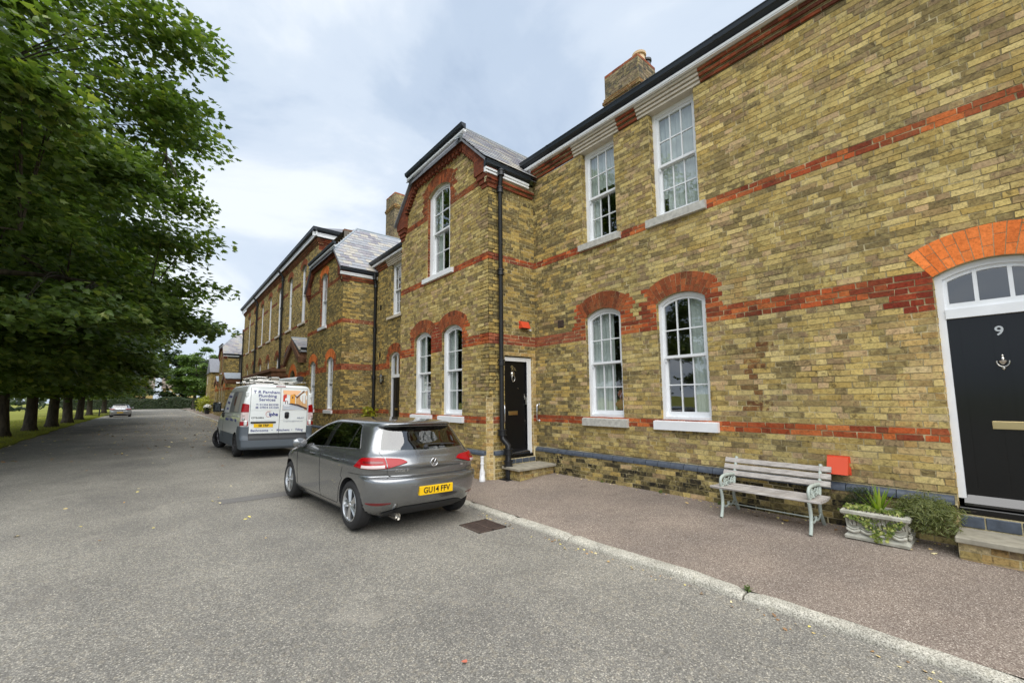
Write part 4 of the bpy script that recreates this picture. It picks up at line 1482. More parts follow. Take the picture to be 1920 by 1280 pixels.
# door 9A
m = MB(); yd2 = 0.05
m.box(5.600, 6.398, yd2, yd2 + 0.10, 2.49, 2.573)
m.box(6.265, 6.398, yd2, yd2 + 0.10, 0.50, 2.49)
m.box(6.265, 6.295, yd2 - 0.015, yd2 + 0.05, 0.50, 2.49)
m.box(5.600, 5.612, yd2, yd2 + 0.10, 0.50, 2.49)
m.build("door_frame", M["white"], h2.root, FR, smooth=30)
m = MB(); m.bevbox(5.613, 6.263, yd2 + 0.045, yd2 + 0.09, 0.585, 2.488, 0.004)
door9a = m.build("door", M["blackdoor"], h2.root, FR, smooth=30)
m = MB(); m.prism([(yd2 - 0.05, 0.50), (yd2 - 0.045, 0.53), (yd2 + 0.043, 0.60), (yd2 + 0.06, 0.60), (yd2 + 0.06, 0.50)][::-1], 0, 5.60, 6.30); m.build("weatherboard", M["gloss_black"], door9a, FR)
m = MB(); m.bevbox(5.60, 6.36, -0.04, 0.14, 0.43, 0.50, 0.008); m.build("threshold", M["black"], h2.root, FR, smooth=30)
TR = Matrix(((1, 0, 0, 0), (0, 0, -1, YR), (0, 1, 0, 0), (0, 0, 0, 1)))
text_obj("number", "9", 0.155, M["steel"], door9a, Matrix.Translation((5.875, yd2 + 0.04, 2.335)) @ TR, 0.005, bold=0.003)
text_obj("letter", "A", 0.115, M["steel"], door9a, Matrix.Translation((5.95, yd2 + 0.04, 2.315)) @ TR, 0.005)
m = MB()      # lion-mask ring knocker
m.lathe([(0, -0.03), (0.02, -0.028), (0.04, -0.016), (0.052, 0.0), (0.056, 0.012)], 14, (5.885, yd2 + 0.035, 2.215), axis=1)
for i in range(9):
    t = 2 * math.pi * i / 9; m.lathe([(0, -0.012), (0.012, -0.008), (0.016, 0.006)], 8, (5.885 + 0.045 * math.cos(t), yd2 + 0.035, 2.215 + 0.045 * math.sin(t)), axis=1)
t = np.linspace(0, 2 * math.pi, 22)
m.tube(np.stack([5.892 + 0.042 * np.cos(t), np.full(22, yd2 + 0.018), 2.12 + 0.075 * np.sin(t)], 1), 0.009, 8, cap=False)
m.build("knocker", M["steel"], door9a, FR, smooth=50)
m = MB(); m.bevbox(5.765, 6.02, yd2 + 0.03, yd2 + 0.047, 1.325, 1.412, 0.004); m.build("letterbox", M["brass"], door9a, FR, smooth=30)
m = MB(); m.box(5.79, 5.995, yd2 + 0.026, yd2 + 0.031, 1.348, 1.388); m.build("letterbox_flap", M["brass"], door9a, FR)
m = MB(); m.tube([(6.235, yd2 + 0.045, 1.72), (6.235, yd2 + 0.0, 1.71), (6.235, yd2 + 0.0, 1.55), (6.235, yd2 + 0.045, 1.54)], 0.012, 8); m.box(6.215, 6.255, yd2 + 0.036, yd2 + 0.046, 1.66, 1.78)
m.build("handle", M["steel"], door9a, FR, smooth=40)
m = MB()
for x_, z_ in ((6.04, 1.90), (6.24, 1.19)): m.lathe([(0, -0.012), (0.011, -0.01), (0.014, 0.004)], 10, (x_, yd2 + 0.04, z_), axis=1)
m.build("lock", M["steel"], door9a, FR, smooth=40)
for i in range(4): MB().bevbox(5.615 + 0.19 * i, 5.615 + 0.19 * i + 0.18, -0.10, 0.06, 0.335, 0.425, 0.008).build("step_brick", M["blue"], h2.root, FR, smooth=30)
MB().box(5.60, 6.38, -0.085, 0.1, 0.05, 0.432).build("step_bed", M["mortar_pale"], h2.root, FR)
st2 = House("front_step", "small stone slab step on yellow bricks below side door 9A", "step", (5.9, 6.6, 0.1), single=60)
MB().bevbox(5.41, 6.445, -0.64, -0.105, 0.272, 0.322, 0.006).build("slab", M["step"], st2.root, FR, smooth=30)
fs2 = crosswall(YR - 0.56)
st2.wall(fs2, 5.50, 6.44, 0.04, 0.27, (), lambda k, u, z, l: "pale" if h2.rg.random() < 0.5 else "stock", thick=0.42)
st2.wall(facade(5.50), -6.82, -6.39, 0.04, 0.27, (), "stock", solid=False)
st2.finish("step_core")
h1.finish()

# rainwater pipe in the corner of the first bay
downpipe(h2, [(5.40, 6.77, 6.62), (5.40, 6.77, 6.50), (5.44, 6.86, 6.30), (5.44, 6.86, 1.02)], 0.048, (6.52, 6.18, 4.35, 2.42))
downpipe(h2, [(5.44, 6.86, 1.05), (5.44, 6.84, 0.86), (5.50, 6.74, 0.74), (5.50, 6.74, 0.08)], 0.062, (0.98, 0.60, 0.36), name="drain_pipe")

# ------------------------------------------------------------------ link house between the two bays
h3 = House("link_house", "recessed brick house with tall narrow doorway and wall lantern between the gabled bays", "house", (6.7, 13.5, 0.1), single=150)
oLw = Opening(-14.89, -14.02, 4.80, 6.765)
oLd = Opening(-14.89, -14.02, 0.44, 3.265, 0.15, 0.33, "brown")
h3.wall(FW, -16.28, -11.14, 0.625, 6.765, (oLw, oLd), banded("return", (oLd,), up=None))
h3.wall(FW, -16.28, -14.89, 0.02, 0.625, (), "plinth", y=-0.04, thick=0.34)
h3.wall(FW, -14.02, -11.14, 0.02, 0.625, (), "plinth", y=-0.04, thick=0.34)
h3.reveals(FW, oLw, 0.14, "return"); h3.reveals(FW, oLd, 0.11, "return")
h3.arch(FW, oLd)
sash_window(h3, FW, oLw, 0.11, 3, 2, (4.79, 0.12, 0.2, 0.075), "offwhite", True, jw=0.08, head=0.07)
cornice(h3, FW, -16.2, -15.16, 6.765, hh=0.077); cornice(h3, FW, -13.8, -11.2, 6.765, hh=0.077)
m = MB()
for i in range(4): m.box(-15.16, -13.8, -0.03 * (i + 1), 0.10, 6.768 + i * 0.057, 6.768 + i * 0.057 + 0.043)
m.box(-15.157, -13.803, -0.018, 0.16, 6.766, 6.99)
m.build("window_head", M["offwhite"], h3.root, FW, smooth=25)
gutter(h3, FW, -16.95, -11.1, 7.055, -0.17, 0.100, fascia_drop=0.065)
m = MB(); m.prism([(-0.20, 7.20), (2.6, 9.2), (5.4, 7.2), (5.4, 7.1), (2.6, 9.1), (-0.20, 7.1)][::-1], 0, -18.3, -9.2); m.build("roof", M["slate_plain"], h3.root, FW)
room(h3, FW, -16.1, -11.3, 0.3, 7.0)
m = MB()
for a, b in ((-14.89, -14.80), (-14.11, -14.02)): m.box(a, b, 0.07, 0.18, 0.44, 3.27)
strip(m, oLd, 0, 0.08, 0.072, 0.18, -14.888, -14.022)
m.box(-14.80, -14.11, 0.06, 0.18, 2.48, 2.60); m.box(-14.47, -14.43, 0.09, 0.15, 2.6, 3.33)
f3 = m.build("door_frame", M["white"], h3.root, FW, smooth=30)
for a, b in ((-14.80, -14.47), (-14.43, -14.11)):
    us = np.linspace(a, b, 5); pane(FW, us, 2.6, oLd.arc(us, 0.07), 0.12, f3)
m = MB(); m.box(-14.798, -14.112, 0.12, 0.17, 0.45, 2.48)
for a, b in ((-14.72, -14.49), (-14.42, -14.19)):
    m.bevbox(a, b, 0.108, 0.125, 0.7, 1.35, 0.012); m.bevbox(a, b, 0.108, 0.125, 1.55, 2.35, 0.012)
d3 = m.build("door", M["blackdoor"], h3.root, FW, smooth=30)
m = MB(); m.lathe([(0, -0.03), (0.03, -0.02), (0.03, 0.0)], 10, (-14.2, 0.10, 1.50), axis=1); m.box(-14.6, -14.36, 0.1, 0.112, 1.30, 1.37); m.lathe([(0, -0.03), (0.02, -0.02), (0.02, 0.0)], 8, (-14.2, 0.11, 1.92), axis=1); m.build("door_furniture", M["brass"], d3, FW, smooth=40)
chimney(h3, 8.5, 9.1, 19.2, 20.25, 8.2, 12.05, 11.2, ())
for z_ in (3.30, 5.18):
    m = MB(); m.box(-15.88, -15.72, -0.012, 0.02, z_, z_ + 0.2); 
    for i in range(4): m.box(-15.87, -15.73, -0.018, -0.008, z_ + 0.02 + i * 0.045, z_ + 0.035 + i * 0.045)
    m.build("air_vent", M["iron"], h3.root, FW)
h3.finish()
m = MB(); m.box(6.05, 6.22, -0.012, 0.02, 3.17, 3.335)
for i in range(5): m.box(6.06, 6.21, -0.018, -0.008, 3.185 + i * 0.03, 3.2 + i * 0.03)
m.xf(lambda v: v * (-1, 1, 1)).build("air_vent", M["rust"], h1.root, FW)

# ------------------------------------------------------------------ second gabled house
h4 = House("gabled_house", "gabled brick house with bright orange window arches beside the link house", "house", (5.8, 18.7, 0.1), single=300)
fr4, fl4, ops4, ou4, _ = bay(h4, XB, 16.28, 21.2, [(17.2, 18.06), (19.69, 20.57)], (18.32, 19.24), "orange", "orange", 9.41, 6.5, 9.6, base="return", arch_single=True, chamfer=False)
h4.wall(fl4, XB, 6.5, 0.02, 6.32, (), lambda k, u, z, l: ("redpink" if (0 <= k < 2 or 22 <= k < 25 or 46 <= k < 48) else "pale" if 27 <= k < 31 and h4.rg.random() < 0.7 else "return"), bond="flemish")
cornice(h4, fl4, XB - 0.08, 6.46, 6.30, n=2, step=0.04, hh=0.083)
gutter(h4, fl4, XB - 0.16, 6.5, 6.59, -0.11, 0.085, fascia_drop=0.11)
h4.back.append((fl4, XB, 6.5, 0.0, 0.3, 6.3, 6.62))
m = MB(); m.bevbox(6.0, 6.28, -0.02, 0.10, 6.86, 6.94, 0.01); m.build("roof_vent", M["gutter"], h4.root, fl4)
h4.finish()
downpipe(h4, [(6.35, 16.12, 6.68), (6.35, 16.12, 6.5), (6.42, 16.19, 6.3), (6.42, 16.19, 0.1)], 0.055, (6.5, 6.2, 4.4, 2.55))
# ------------------------------------------------------------------ the tall hall
h5 = House("hall", "tall brick hall with a long row of narrow white windows beyond the gabled houses", "hall", (8, 38, 0.1), single=0)
YH0, YH1 = 24.9, 52.1
hy = [27.4 + 3.48 * i for i in range(7)]
hop = [Opening(-(y + 1.25), -y, 6.45, 9.85, 0.28, 0.36, "brown") for y in hy] + [Opening(-(y + 1.2), -y - 0.05, 2.2, 4.62, 0.42, 0.34, "brown") for y in hy]
h5.wall(FW, -YH1, -21.2, 0.02, 10.6, hop, lambda k, u, z, l: "cornice" if (4.0 < z < 4.22 or 6.28 < z < 6.45 or 8.98 < z < 9.2) else ("return" if h5.rg.random() < 0.4 else "stock"), clip=lambda z: (-YH1, -21.2 if z < 6.9 else -YH0), thick=0.35)
h5.wall(crosswall(YH0), XW, 10.5, 6.6, 10.6, (), lambda k, u, z, l: "cornice" if z > 10.2 else "stock")
for o in hop:
    h5.arch(FW, o, single=False)
    sash_window(h5, FW, o, 0.12, 2, 3, (o.z0 + 0.01, 0.16, 0.16, 0.09), "offwhite", False, jw=0.12, head=0.1)
    h5.reveals(FW, o, 0.13, "return", sides=(0,))
for i in range(3):
    e = 0.05 * (i + 1); z = 10.55 + 0.11 * i
    h5.wall(Frame((XW - e, 0, 0), (0, -1, 0)), -YH1 - e, -YH0 + e, z, z + 0.10, (), "cornice", thick=0.3)
    h5.wall(Frame((0, YH0 - e, 0), (1, 0, 0)), XW - e, 10.5, z, z + 0.10, (), "cornice", solid=False)
gutter(h5, FW, -YH1 - 0.3, -YH0 + 0.42, 11.12, -0.26, 0.17, fascia_drop=0.22)
gutter(h5, crosswall(YH0), XW - 0.42, 10.6, 11.12, -0.26, 0.17, fascia_drop=0.22)
m = MB()
rx0, rx1, ry0, ry1, rz = 6.2, 16.0, YH0 - 0.3, YH1 + 0.3, 11.36
m.add([(rx0, ry0, rz), (rx1, ry0, rz), (rx1, ry1, rz), (rx0, ry1, rz), (11.1, ry0 + 4.9, rz + 2.6), (11.1, ry1 - 4.9, rz + 2.6)], [(0, 1, 4), (1, 2, 5, 4), (2, 3, 5), (3, 0, 4, 5), (3, 2, 1, 0)])
m.build("roof", M["slate_plain"], h5.root)
m = MB(); m.box(8.2, 8.9, 25.7, 26.6, 11.2, 12.0); m.box(8.12, 8.98, 25.62, 26.68, 12.0, 12.12); m.build("chimney", M["brown_stone"], h5.root)
room(h5, FW, -YH1 + 0.4, -21.6, 0.3, 10.4, floors=(5.6,))
# far gable end parapet of the hall
m = MB(); m.box(-YH1 - 0.35, -YH1, -0.12, 0.3, 8.6, 9.2); m.box(-YH1 - 0.25, -YH1, -0.05, 0.3, 0.05, 8.6); m.build("end_pilaster", M["brown_stone"], h5.root, FW, smooth=25)
h5.finish()
for y in (33.3, 43.7):
    downpipe(h5, [(6.05, y, 11.15), (6.05, y, 10.95), (6.36, y, 10.5), (6.36, y, 0.1)], 0.075, (10.3, 8.2, 6.0, 3.9))
downpipe(h5, [(6.36, 51.4, 8.9), (6.36, 51.4, 0.1)], 0.06, (8.0, 6.3, 4.6))

# ------------------------------------------------------------------ porches
def porch(name, label, y0, y1, xf, zr, ze, group, fine):
    h = House(name, label, "porch", ((xf + XW) / 2, (y0 + y1) / 2, 0.1), group, single=100 if fine else 0)
    c = (y0 + y1) / 2; fr = facade(xf); pitch = (zr - ze) / (c - y0 + 0.1)
    o = Opening(-(c + 0.62), -(c - 0.62), 0.1, 2.72, 0.5, 0.32, "orange")
    zt = lambda z: (-y1 + max(0, (z - ze + 0.35) / pitch), -y0 - max(0, (z - ze + 0.35) / pitch))
    h.wall(fr, -y1, -y0, 0.03, zr - 0.25, [o], lambda k, u, z, l: "red" if 22 <= k < 25 and abs(u + c) > 0.95 else ("pale" if h.rg.random() < 0.35 else "stock"), clip=zt)
    h.wall(crosswall(y0), xf, XW, 0.03, ze, (), lambda k, u, z, l: "red" if 22 <= k < 25 else "return")
    h.wall(crosswall(y1 - 0.3), xf, XW, 0.03, ze, (), "return")
    h.arch(fr, o, single=fine)
    m = MB()
    for i, (za, zb, e) in enumerate(((ze - 0.62, ze - 0.52, 0.04), (ze - 0.52, ze - 0.42, 0.09), (ze - 0.42, ze - 0.34, 0.13))):
        m.box(xf - e, XW - 0.01, y0 - e, y0 + 0.02, za, zb)
    m.box(xf - 0.02, XW - 0.01, y0 - 0.03, y0 + 0.02, ze - 0.34, ze - 0.04)
    m.build("side_cornice", M["brown_stone"], h.root, smooth=25)
    m = MB()
    for sg in (1, -1):
        a = c - sg * (c - y0 + 0.12); za = ze - 0.62; dz = pitch
        q = [(a, ze - 0.62), (a, ze - 0.32), (c, zr - 0.06), (c, zr - 0.40)]
        m.prism(q if sg > 0 else q[::-1], 0, xf - 0.13, xf + 0.12)
    m.build("gable_coping", M["brown_stone"], h.root, smooth=25)
    m = MB(); t = 0.07; a, b = y0 - 0.14, y1 + 0.14; zb = ze - 0.04
    m.prism([(a, zb), (c, zr), (b, zb), (b, zb - t), (c, zr - t), (a, zb - t)][::-1], 0, xf - 0.10, XW)
    m.build("roof", M["slate_plain"] if fine else M["lead"], h.root, smooth=25)
    if fine:
        upv = np.array([0, c - a, zr - zb]); L = np.linalg.norm(upv); upv /= L
        slates(h, (xf - 0.12, a - 0.01, zb + 0.012), (1, 0, 0), upv, 5, int(L / 0.25), w=0.3, gauge=0.25, seed=5)
        m = MB(); m.tube([(xf - 0.12, c, zr + 0.03), (XW, c, zr + 0.03)], 0.06, 8); m.build("lead_ridge", M["lead"], h.root, smooth=True)
        gutter(h, crosswall(y0), xf - 0.05, XW - 0.02, ze - 0.02, -0.12, 0.09, fascia_drop=0.03)
    m = MB(); m.box(xf + 0.7, xf + 0.76, c - 0.62, c + 0.62, 0.1, 3.2); m.build("door", M["blackdoor"], h.root)
    h.finish()


porch("porch", "gabled brick porch with slate roof and orange arch just beyond the second gabled bay", 22.2, 25.2, 5.15, 4.85, 4.12, "gabled porches along the row", True)
porch("porch", "nearer of the two gabled porches with pale lead roofs past the tall hall", 51.8, 54.7, 5.12, 4.66, 4.05, "gabled porches along the row", False)
porch("porch", "farther of the two gabled porches with pale lead roofs past the tall hall", 60.0, 62.9, 5.12, 4.66, 4.05, "gabled porches along the row", False)

# flat-roofed porch with moulded parapet
h6 = House("flat_porch", "flat roofed brick porch with heavy dark coping at the foot of the hall", "porch", (5.9, 35.5, 0.1), single=0)
h6.wall(facade(5.35), -41.0, -29.7, 0.03, 3.1, (), lambda k, u, z, l: "cornice" if z > 2.9 else "stock", bond="english")
h6.wall(crosswall(29.7), 5.35, XW, 0.03, 3.1, (), lambda k, u, z, l: "cornice" if z > 2.9 else "return")
h6.finish()
m = MB()
for e, za, zb in ((0.06, 3.1, 3.2), (0.13, 3.2, 3.3), (0.10, 3.3, 3.5), (0.2, 3.5, 3.66)): m.box(5.35 - e, XW - 0.01, 29.7 - e, 41.0 + e, za, zb)
m.build("parapet", M["brown_stone"], h6.root, smooth=25)

# far gabled house and the end of the row
h7 = House("gabled_house", "far gabled brick house with slate roof beyond the end of the tall hall", "house", (5.9, 57.3, 0.1), single=0)
_, fl7, *_ = bay(h7, XB, 54.8, 59.7, [(55.7, 56.6), (58.0, 58.9)], (56.8, 57.7), "brown", "brown", 9.41, 6.5, 9.6, base="return", detail=False, arch_single=False, chamfer=False, single=0)
h7.wall(fl7, XB, 6.5, 0.02, 6.32, (), lambda k, u, z, l: "redpink" if (0 <= k < 2 or 22 <= k < 25) else "return")
gutter(h7, fl7, XB - 0.16, 6.5, 6.61, -0.11, 0.125, fascia_drop=0.11)
h7.finish()
h8 = House("brick_house", "farthest brick house at the end of the row behind the small porches", "house", (6.9, 75, 0.1), single=0)
h8.wall(facade(6.5), -96, -59.7, 0.03, 6.7, (), lambda k, u, z, l: "redpink" if (0 <= k < 2 or 22 <= k < 25) else "stock", bond="english")
h8.wall(facade(5.18), -74.5, -69.5, 0.03, 5.6, (), "stock", bond="english")
h8.wall(crosswall(69.5), 5.18, 6.5, 0.03, 5.6, (), "return", bond="english")
m = MB(); m.prism([(6.2, 6.7), (9, 8.9), (12, 6.7)][::-1], 1, 59.7, 96)
m.prism([(69.2, 5.55), (72, 7.6), (74.8, 5.55)], 0, 5.0, 9.0)
m.build("roof", M["slate_plain"], h8.root)
h8.finish()
for y in np.arange(64, 95, 3.2):
    for z0, z1 in ((1.3, 3.1), (4.6, 6.1)):
        m = MB(); F8 = facade(6.5)
        for a, b, c, d in ((-y - .9, -y, z0, z0 + .08), (-y - .9, -y, z1 - .08, z1), (-y - .9, -y - .82, z0, z1), (-y - .08, -y, z0, z1), (-y - .9, -y, (z0 + z1) / 2 - .03, (z0 + z1) / 2 + .03)): m.box(a, b, -.05 - .002 * (d - c > .1), .01, c, d)
        w = m.build("window", M["white"], h8.root, F8)
        for c, d in ((z0 + .08, (z0 + z1) / 2 - .03), ((z0 + z1) / 2 + .03, z1 - .08)): pane(F8, np.array([-y - .82, -y - .08]), c, np.array([d, d]), -.02, w)
# ------------------------------------------------------------------ vehicles
class Shell:
    """Car body as a stack of plan outlines. x runs forward from the rear bumper, y to the left, z up."""
    def __init__(s, xr, xf, W, Lr, Lf, nr, nf, taper):
        s.xr, s.xf, s.W, s.Lr, s.Lf, s.nr, s.nf, s.taper = xr, xf, W, Lr, Lf, nr, nf, taper

    def outline(s, z, na=60, nb=130, nc=30):
        """left half outline at height z from the middle of the tail to the middle of the nose"""
        xr, xf, W = float(s.xr(z)), float(s.xf(z)), float(s.W(z))
        Lr, Lf = min(float(s.Lr(z)), 0.45 * (xf - xr)), min(float(s.Lf(z)), 0.5 * (xf - xr))
        n, m = float(s.nr(z)), float(s.nf(z))
        ph = np.linspace(0, math.pi / 2, 240)
        a = np.stack([xr + Lr * (1 - np.cos(ph) ** (2 / n)), W * np.sin(ph) ** (2 / n)], 1)
        b = np.stack([xf - Lf * (1 - np.sin(ph) ** (2 / m)), W * np.cos(ph) ** (2 / m)], 1)
        def res(p, k):
            d = np.r_[0, np.cumsum(np.hypot(*np.diff(p, axis=0).T))]
            t = np.linspace(0, d[-1], k)
            return np.stack([np.interp(t, d, p[:, 0]), np.interp(t, d, p[:, 1])], 1)
        a, b = res(a, na), res(b, nc)
        mid = np.stack([np.linspace(xr + Lr, xf - Lf, nb + 2)[1:-1], np.full(nb, W)], 1)
        p = np.concatenate([a, mid, b])
        p[:, 1] *= s.taper(p[:, 0], z)
        return p

    def at(s, mode, q, z):
        p = s.outline(z, 200, 200, 80)
        if mode == "y":
            k = min(int(np.argmax(p[:, 1])), 200); pp = p[:k + 1]
            return np.array([np.interp(abs(q), pp[:, 1], pp[:, 0]), q, z])
        if mode == "x":
            return np.array([q, np.interp(q, p[:, 0], p[:, 1]), z])
        d = np.r_[0, np.cumsum(np.hypot(*np.diff(p, axis=0).T))]
        return np.array([np.interp(abs(q), d, p[:, 0]), np.interp(abs(q), d, p[:, 1]) * (1 if q >= 0 else -1), z])

    def pn(s, mode, q, z, off=0.0, side=1):
        P = s.at(mode, q, z)
        if off:
            e = 0.004
            du = s.at(mode, q + e, z) - s.at(mode, q - e, z); dz = s.at(mode, q, z + e) - s.at(mode, q, z - e)
            n = np.cross(du, dz); n /= np.linalg.norm(n) + 1e-12
            c = np.array([2.0, 0, 0.7])
            if np.dot(n, P - c) < 0: n = -n
            P = P + n * off
        if mode == "x" and side < 0: P = P * (1, -1, 1)
        return P

    def basis(s, mode, q, z, off):
        """frame lying on the shell for lettering read from behind (or from the left flank)"""
        e = .03
        ex = s.at(mode, q - e, z) - s.at(mode, q + e, z); ey = s.at(mode, q, z + e) - s.at(mode, q, z - e)
        ex /= np.linalg.norm(ex); n = np.cross(ex, ey); n /= np.linalg.norm(n); ey = np.cross(n, ex)
        P = s.at(mode, q, z) + n * off
        return Matrix(((ex[0], ey[0], n[0], P[0]), (ex[1], ey[1], n[1], P[1]), (ex[2], ey[2], n[2], P[2]), (0, 0, 0, 1)))

    def patch(s, name, mat, parent, T, mode, qs, bot, top, nz=8, off=0.004, side=1, thick=0.0):
        V = []; 
        for q in qs:
            b, t = float(bot(q)), float(top(q))
            for k in range(nz + 1): V.append(s.pn(mode, q, b + (t - b) * k / nz, off, side))
        n = len(qs)
        F = [(i * (nz + 1) + k, (i + 1) * (nz + 1) + k, (i + 1) * (nz + 1) + k + 1, i * (nz + 1) + k + 1) for i in range(n - 1) for k in range(nz)]
        V = np.array(V)
        # face the outside
        f = F[len(F) // 2]; nn = np.cross(V[f[1]] - V[f[0]], V[f[3]] - V[f[0]])
        if np.dot(nn, V[f[0]] - np.array([2.0, 0, 0.7])) < 0: F = [q[::-1] for q in F]
        if thick:       # close the patch to a slab
            N = len(V); inner = np.array([s.pn(mode, q, float(bot(q)) + (float(top(q)) - float(bot(q))) * k / nz, off - thick, side) for q in qs for k in range(nz + 1)])
            edge = [i * (nz + 1) for i in range(n)] + [(n - 1) * (nz + 1) + k for k in range(1, nz + 1)] + [i * (nz + 1) + nz for i in range(n - 2, -1, -1)] + [k for k in range(nz - 1, 0, -1)]
            F = F + [(a, b, b + N, a + N) for a, b in zip(edge, edge[1:] + edge[:1])]
            V = np.concatenate([V, inner])
        return mesh_obj(name, T(V), F, mat, parent, smooth=50)

    def seam(s, name, parent, T, mode, pts, r=0.0035, off=0.0005, mat=None, side=1):
        P = [s.pn(mode, q, z, off, side) for q, z in pts]
        mb = MB().tube(P, r, 6); v = np.concatenate(mb.v)
        return mesh_obj(name, T(v), mb.f, mat or M["ink"], parent, smooth=True)

    def body(s, name, mats, parent, T, zs, cut, wheels=(), wr=0.36, matfn=None, na=60, nb=130, nc=30):
        G = np.array([np.c_[s.outline(z, na, nb, nc), np.full(na + nb + nc, z)] for z in zs])
        nzr, ncl = G.shape[:2]
        for wx, wz in wheels:       # pull grid points near the arch onto its circle
            d = np.hypot(G[..., 0] - wx, G[..., 2] - wz); near = (np.abs(d - wr) < 0.014) & (G[..., 1] > 0.6)
            for i, j in zip(*np.nonzero(near)):
                k = wr / d[i, j]; x, z = wx + (G[i, j, 0] - wx) * k, wz + (G[i, j, 2] - wz) * k
                G[i, j] = (x, s.at("x", x, z)[1], z)
        V = np.concatenate([G.reshape(-1, 3), (G * (1, -1, 1)).reshape(-1, 3)])
        i, j = np.meshgrid(np.arange(nzr - 1), np.arange(ncl - 1), indexing="ij")
        a = (i * ncl + j).ravel(); N = nzr * ncl
        F = np.stack([a, a + ncl, a + ncl + 1, a + 1], 1)
        C = V[F].mean(1)
        keep = np.ones(len(F), bool)
        for wx, wz in wheels: keep &= ~((np.hypot(C[:, 0] - wx, C[:, 2] - wz) < wr) & (C[:, 1] > 0.5))
        kl = keep & ~cut(C, 1); kr = keep & ~cut(C, -1)
        FF = np.concatenate([F[kl], F[kr][:, ::-1] + N])
        CC = np.concatenate([C[kl], C[kr]])
        mi = matfn(CC) if matfn else None
        return grid_mesh(name, T(V), FF, mats, parent, smooth=38, midx=mi)


def placer(o, yaw, roll, sc):
    f = np.array([-math.sin(yaw), math.cos(yaw), 0.0]); l = np.array([-math.cos(yaw), -math.sin(yaw), 0.0]); up = np.array([0, 0, 1.0])
    l2 = l * math.cos(roll) + up * math.sin(roll); u2 = up * math.cos(roll) - l * math.sin(roll)
    o = np.array(o, float)
    def T(v):
        v = np.asarray(v, float) * sc
        return o + v[..., 0:1] * f + v[..., 1:2] * l2 + v[..., 2:3] * u2
    T.mat = Matrix(((f[0] * sc, l2[0] * sc, u2[0] * sc, o[0]), (f[1] * sc, l2[1] * sc, u2[1] * sc, o[1]), (f[2] * sc, l2[2] * sc, u2[2] * sc, o[2]), (0, 0, 0, 1)))
    return T


def tb(mb, name, mat, parent, T, smooth=40):
    return mesh_obj(name, T(np.concatenate(mb.v)), mb.f, mat, parent, smooth=smooth, midx=mb.m if isinstance(mat, list) else None)


def wheel(parent, T, x, y, z, R, wid, rim, spokes, steer=0.0, mat="alloy", twin=False, spw=0.03):
    """wheel centred at (x, y, z): child 'wheel' = tyre mesh with rim, hub below it. y sign gives the outer side"""
    sg = 1 if y > 0 else -1
    def X(v):
        v = np.asarray(v, float); c, s_ = math.cos(steer), math.sin(steer)
        a = v[..., 0] * c - v[..., 1] * sg * s_; b = v[..., 0] * s_ + v[..., 1] * sg * c
        return T(np.stack([x + a, y + b, z + v[..., 2]], -1))
    h = wid / 2
    m = MB()
    m.lathe([(rim, -h), (rim + 0.03, -h - 0.004), (R - 0.035, -h + 0.0), (R - 0.012, -h + 0.018), (R, -h + 0.05), (R, h - 0.05), (R - 0.012, h - 0.018), (R - 0.035, h), (rim + 0.03, h + 0.004), (rim + 0.004, h), (rim - 0.004, h - 0.02)], 48, axis=1)
    for t in (-0.055, -0.018, 0.018, 0.055): m.lathe([(R + 0.001, t - 0.004), (R - 0.006, t), (R + 0.001, t + 0.004)], 48, axis=1)
    w = mesh_obj("wheel", X(np.concatenate(m.v)), m.f, M["tyre"], parent, smooth=50)
    m = MB()
    m.lathe([(rim - 0.002, h - 0.008), (rim - 0.012, h - 0.002), (rim - 0.022, h - 0.012), (rim - 0.026, h - 0.05), (rim - 0.03, -h + 0.02)], 48, axis=1)
    for k in range(spokes):
        a0 = 2 * math.pi * k / spokes
        pr = ((-1, 1) if twin else (0,))
        for q in pr:
            a = a0 + q * 0.135
            def P(r, off, d): return (r * math.cos(a) - off * math.sin(a), d, r * math.sin(a) + off * math.cos(a))
            w0, w1 = spw * 0.62, spw * 1.25
            vs = []
            for r, ww, d in ((0.035, w0, h - 0.012), (rim * 0.5, (w0 + w1) / 2, h - 0.016), (rim - 0.02, w1, h - 0.022)):
                vs += [P(r, -ww, d - 0.012), P(r, 0, d + 0.004), P(r, ww, d - 0.012), P(r, ww * 0.8, d - 0.04), P(r, -ww * 0.8, d - 0.04)]
            fs = []
            for t in range(2):
                for e in range(5): fs.append((t * 5 + e, t * 5 + (e + 1) % 5, t * 5 + 5 + (e + 1) % 5, t * 5 + 5 + e))
            m.add(vs, fs)
    m.lathe([(0.0, h - 0.002), (0.028, h - 0.004), (0.034, h - 0.012), (0.05, h - 0.02), (0.06, h - 0.05)], 20, axis=1)
    mesh_obj("rim", X(np.concatenate(m.v)), m.f, M[mat], w, smooth=35)
    m = MB(); m.lathe([(rim - 0.028, -0.02), (0.0, -0.02)], 32, axis=1); m.lathe([(0.14, 0.0), (0.14, -0.015), (0, -0.015)], 24, axis=1)
    mesh_obj("brake_disc", X(np.concatenate(m.v)), m.f, M["plastic"], w, smooth=35)
    return w


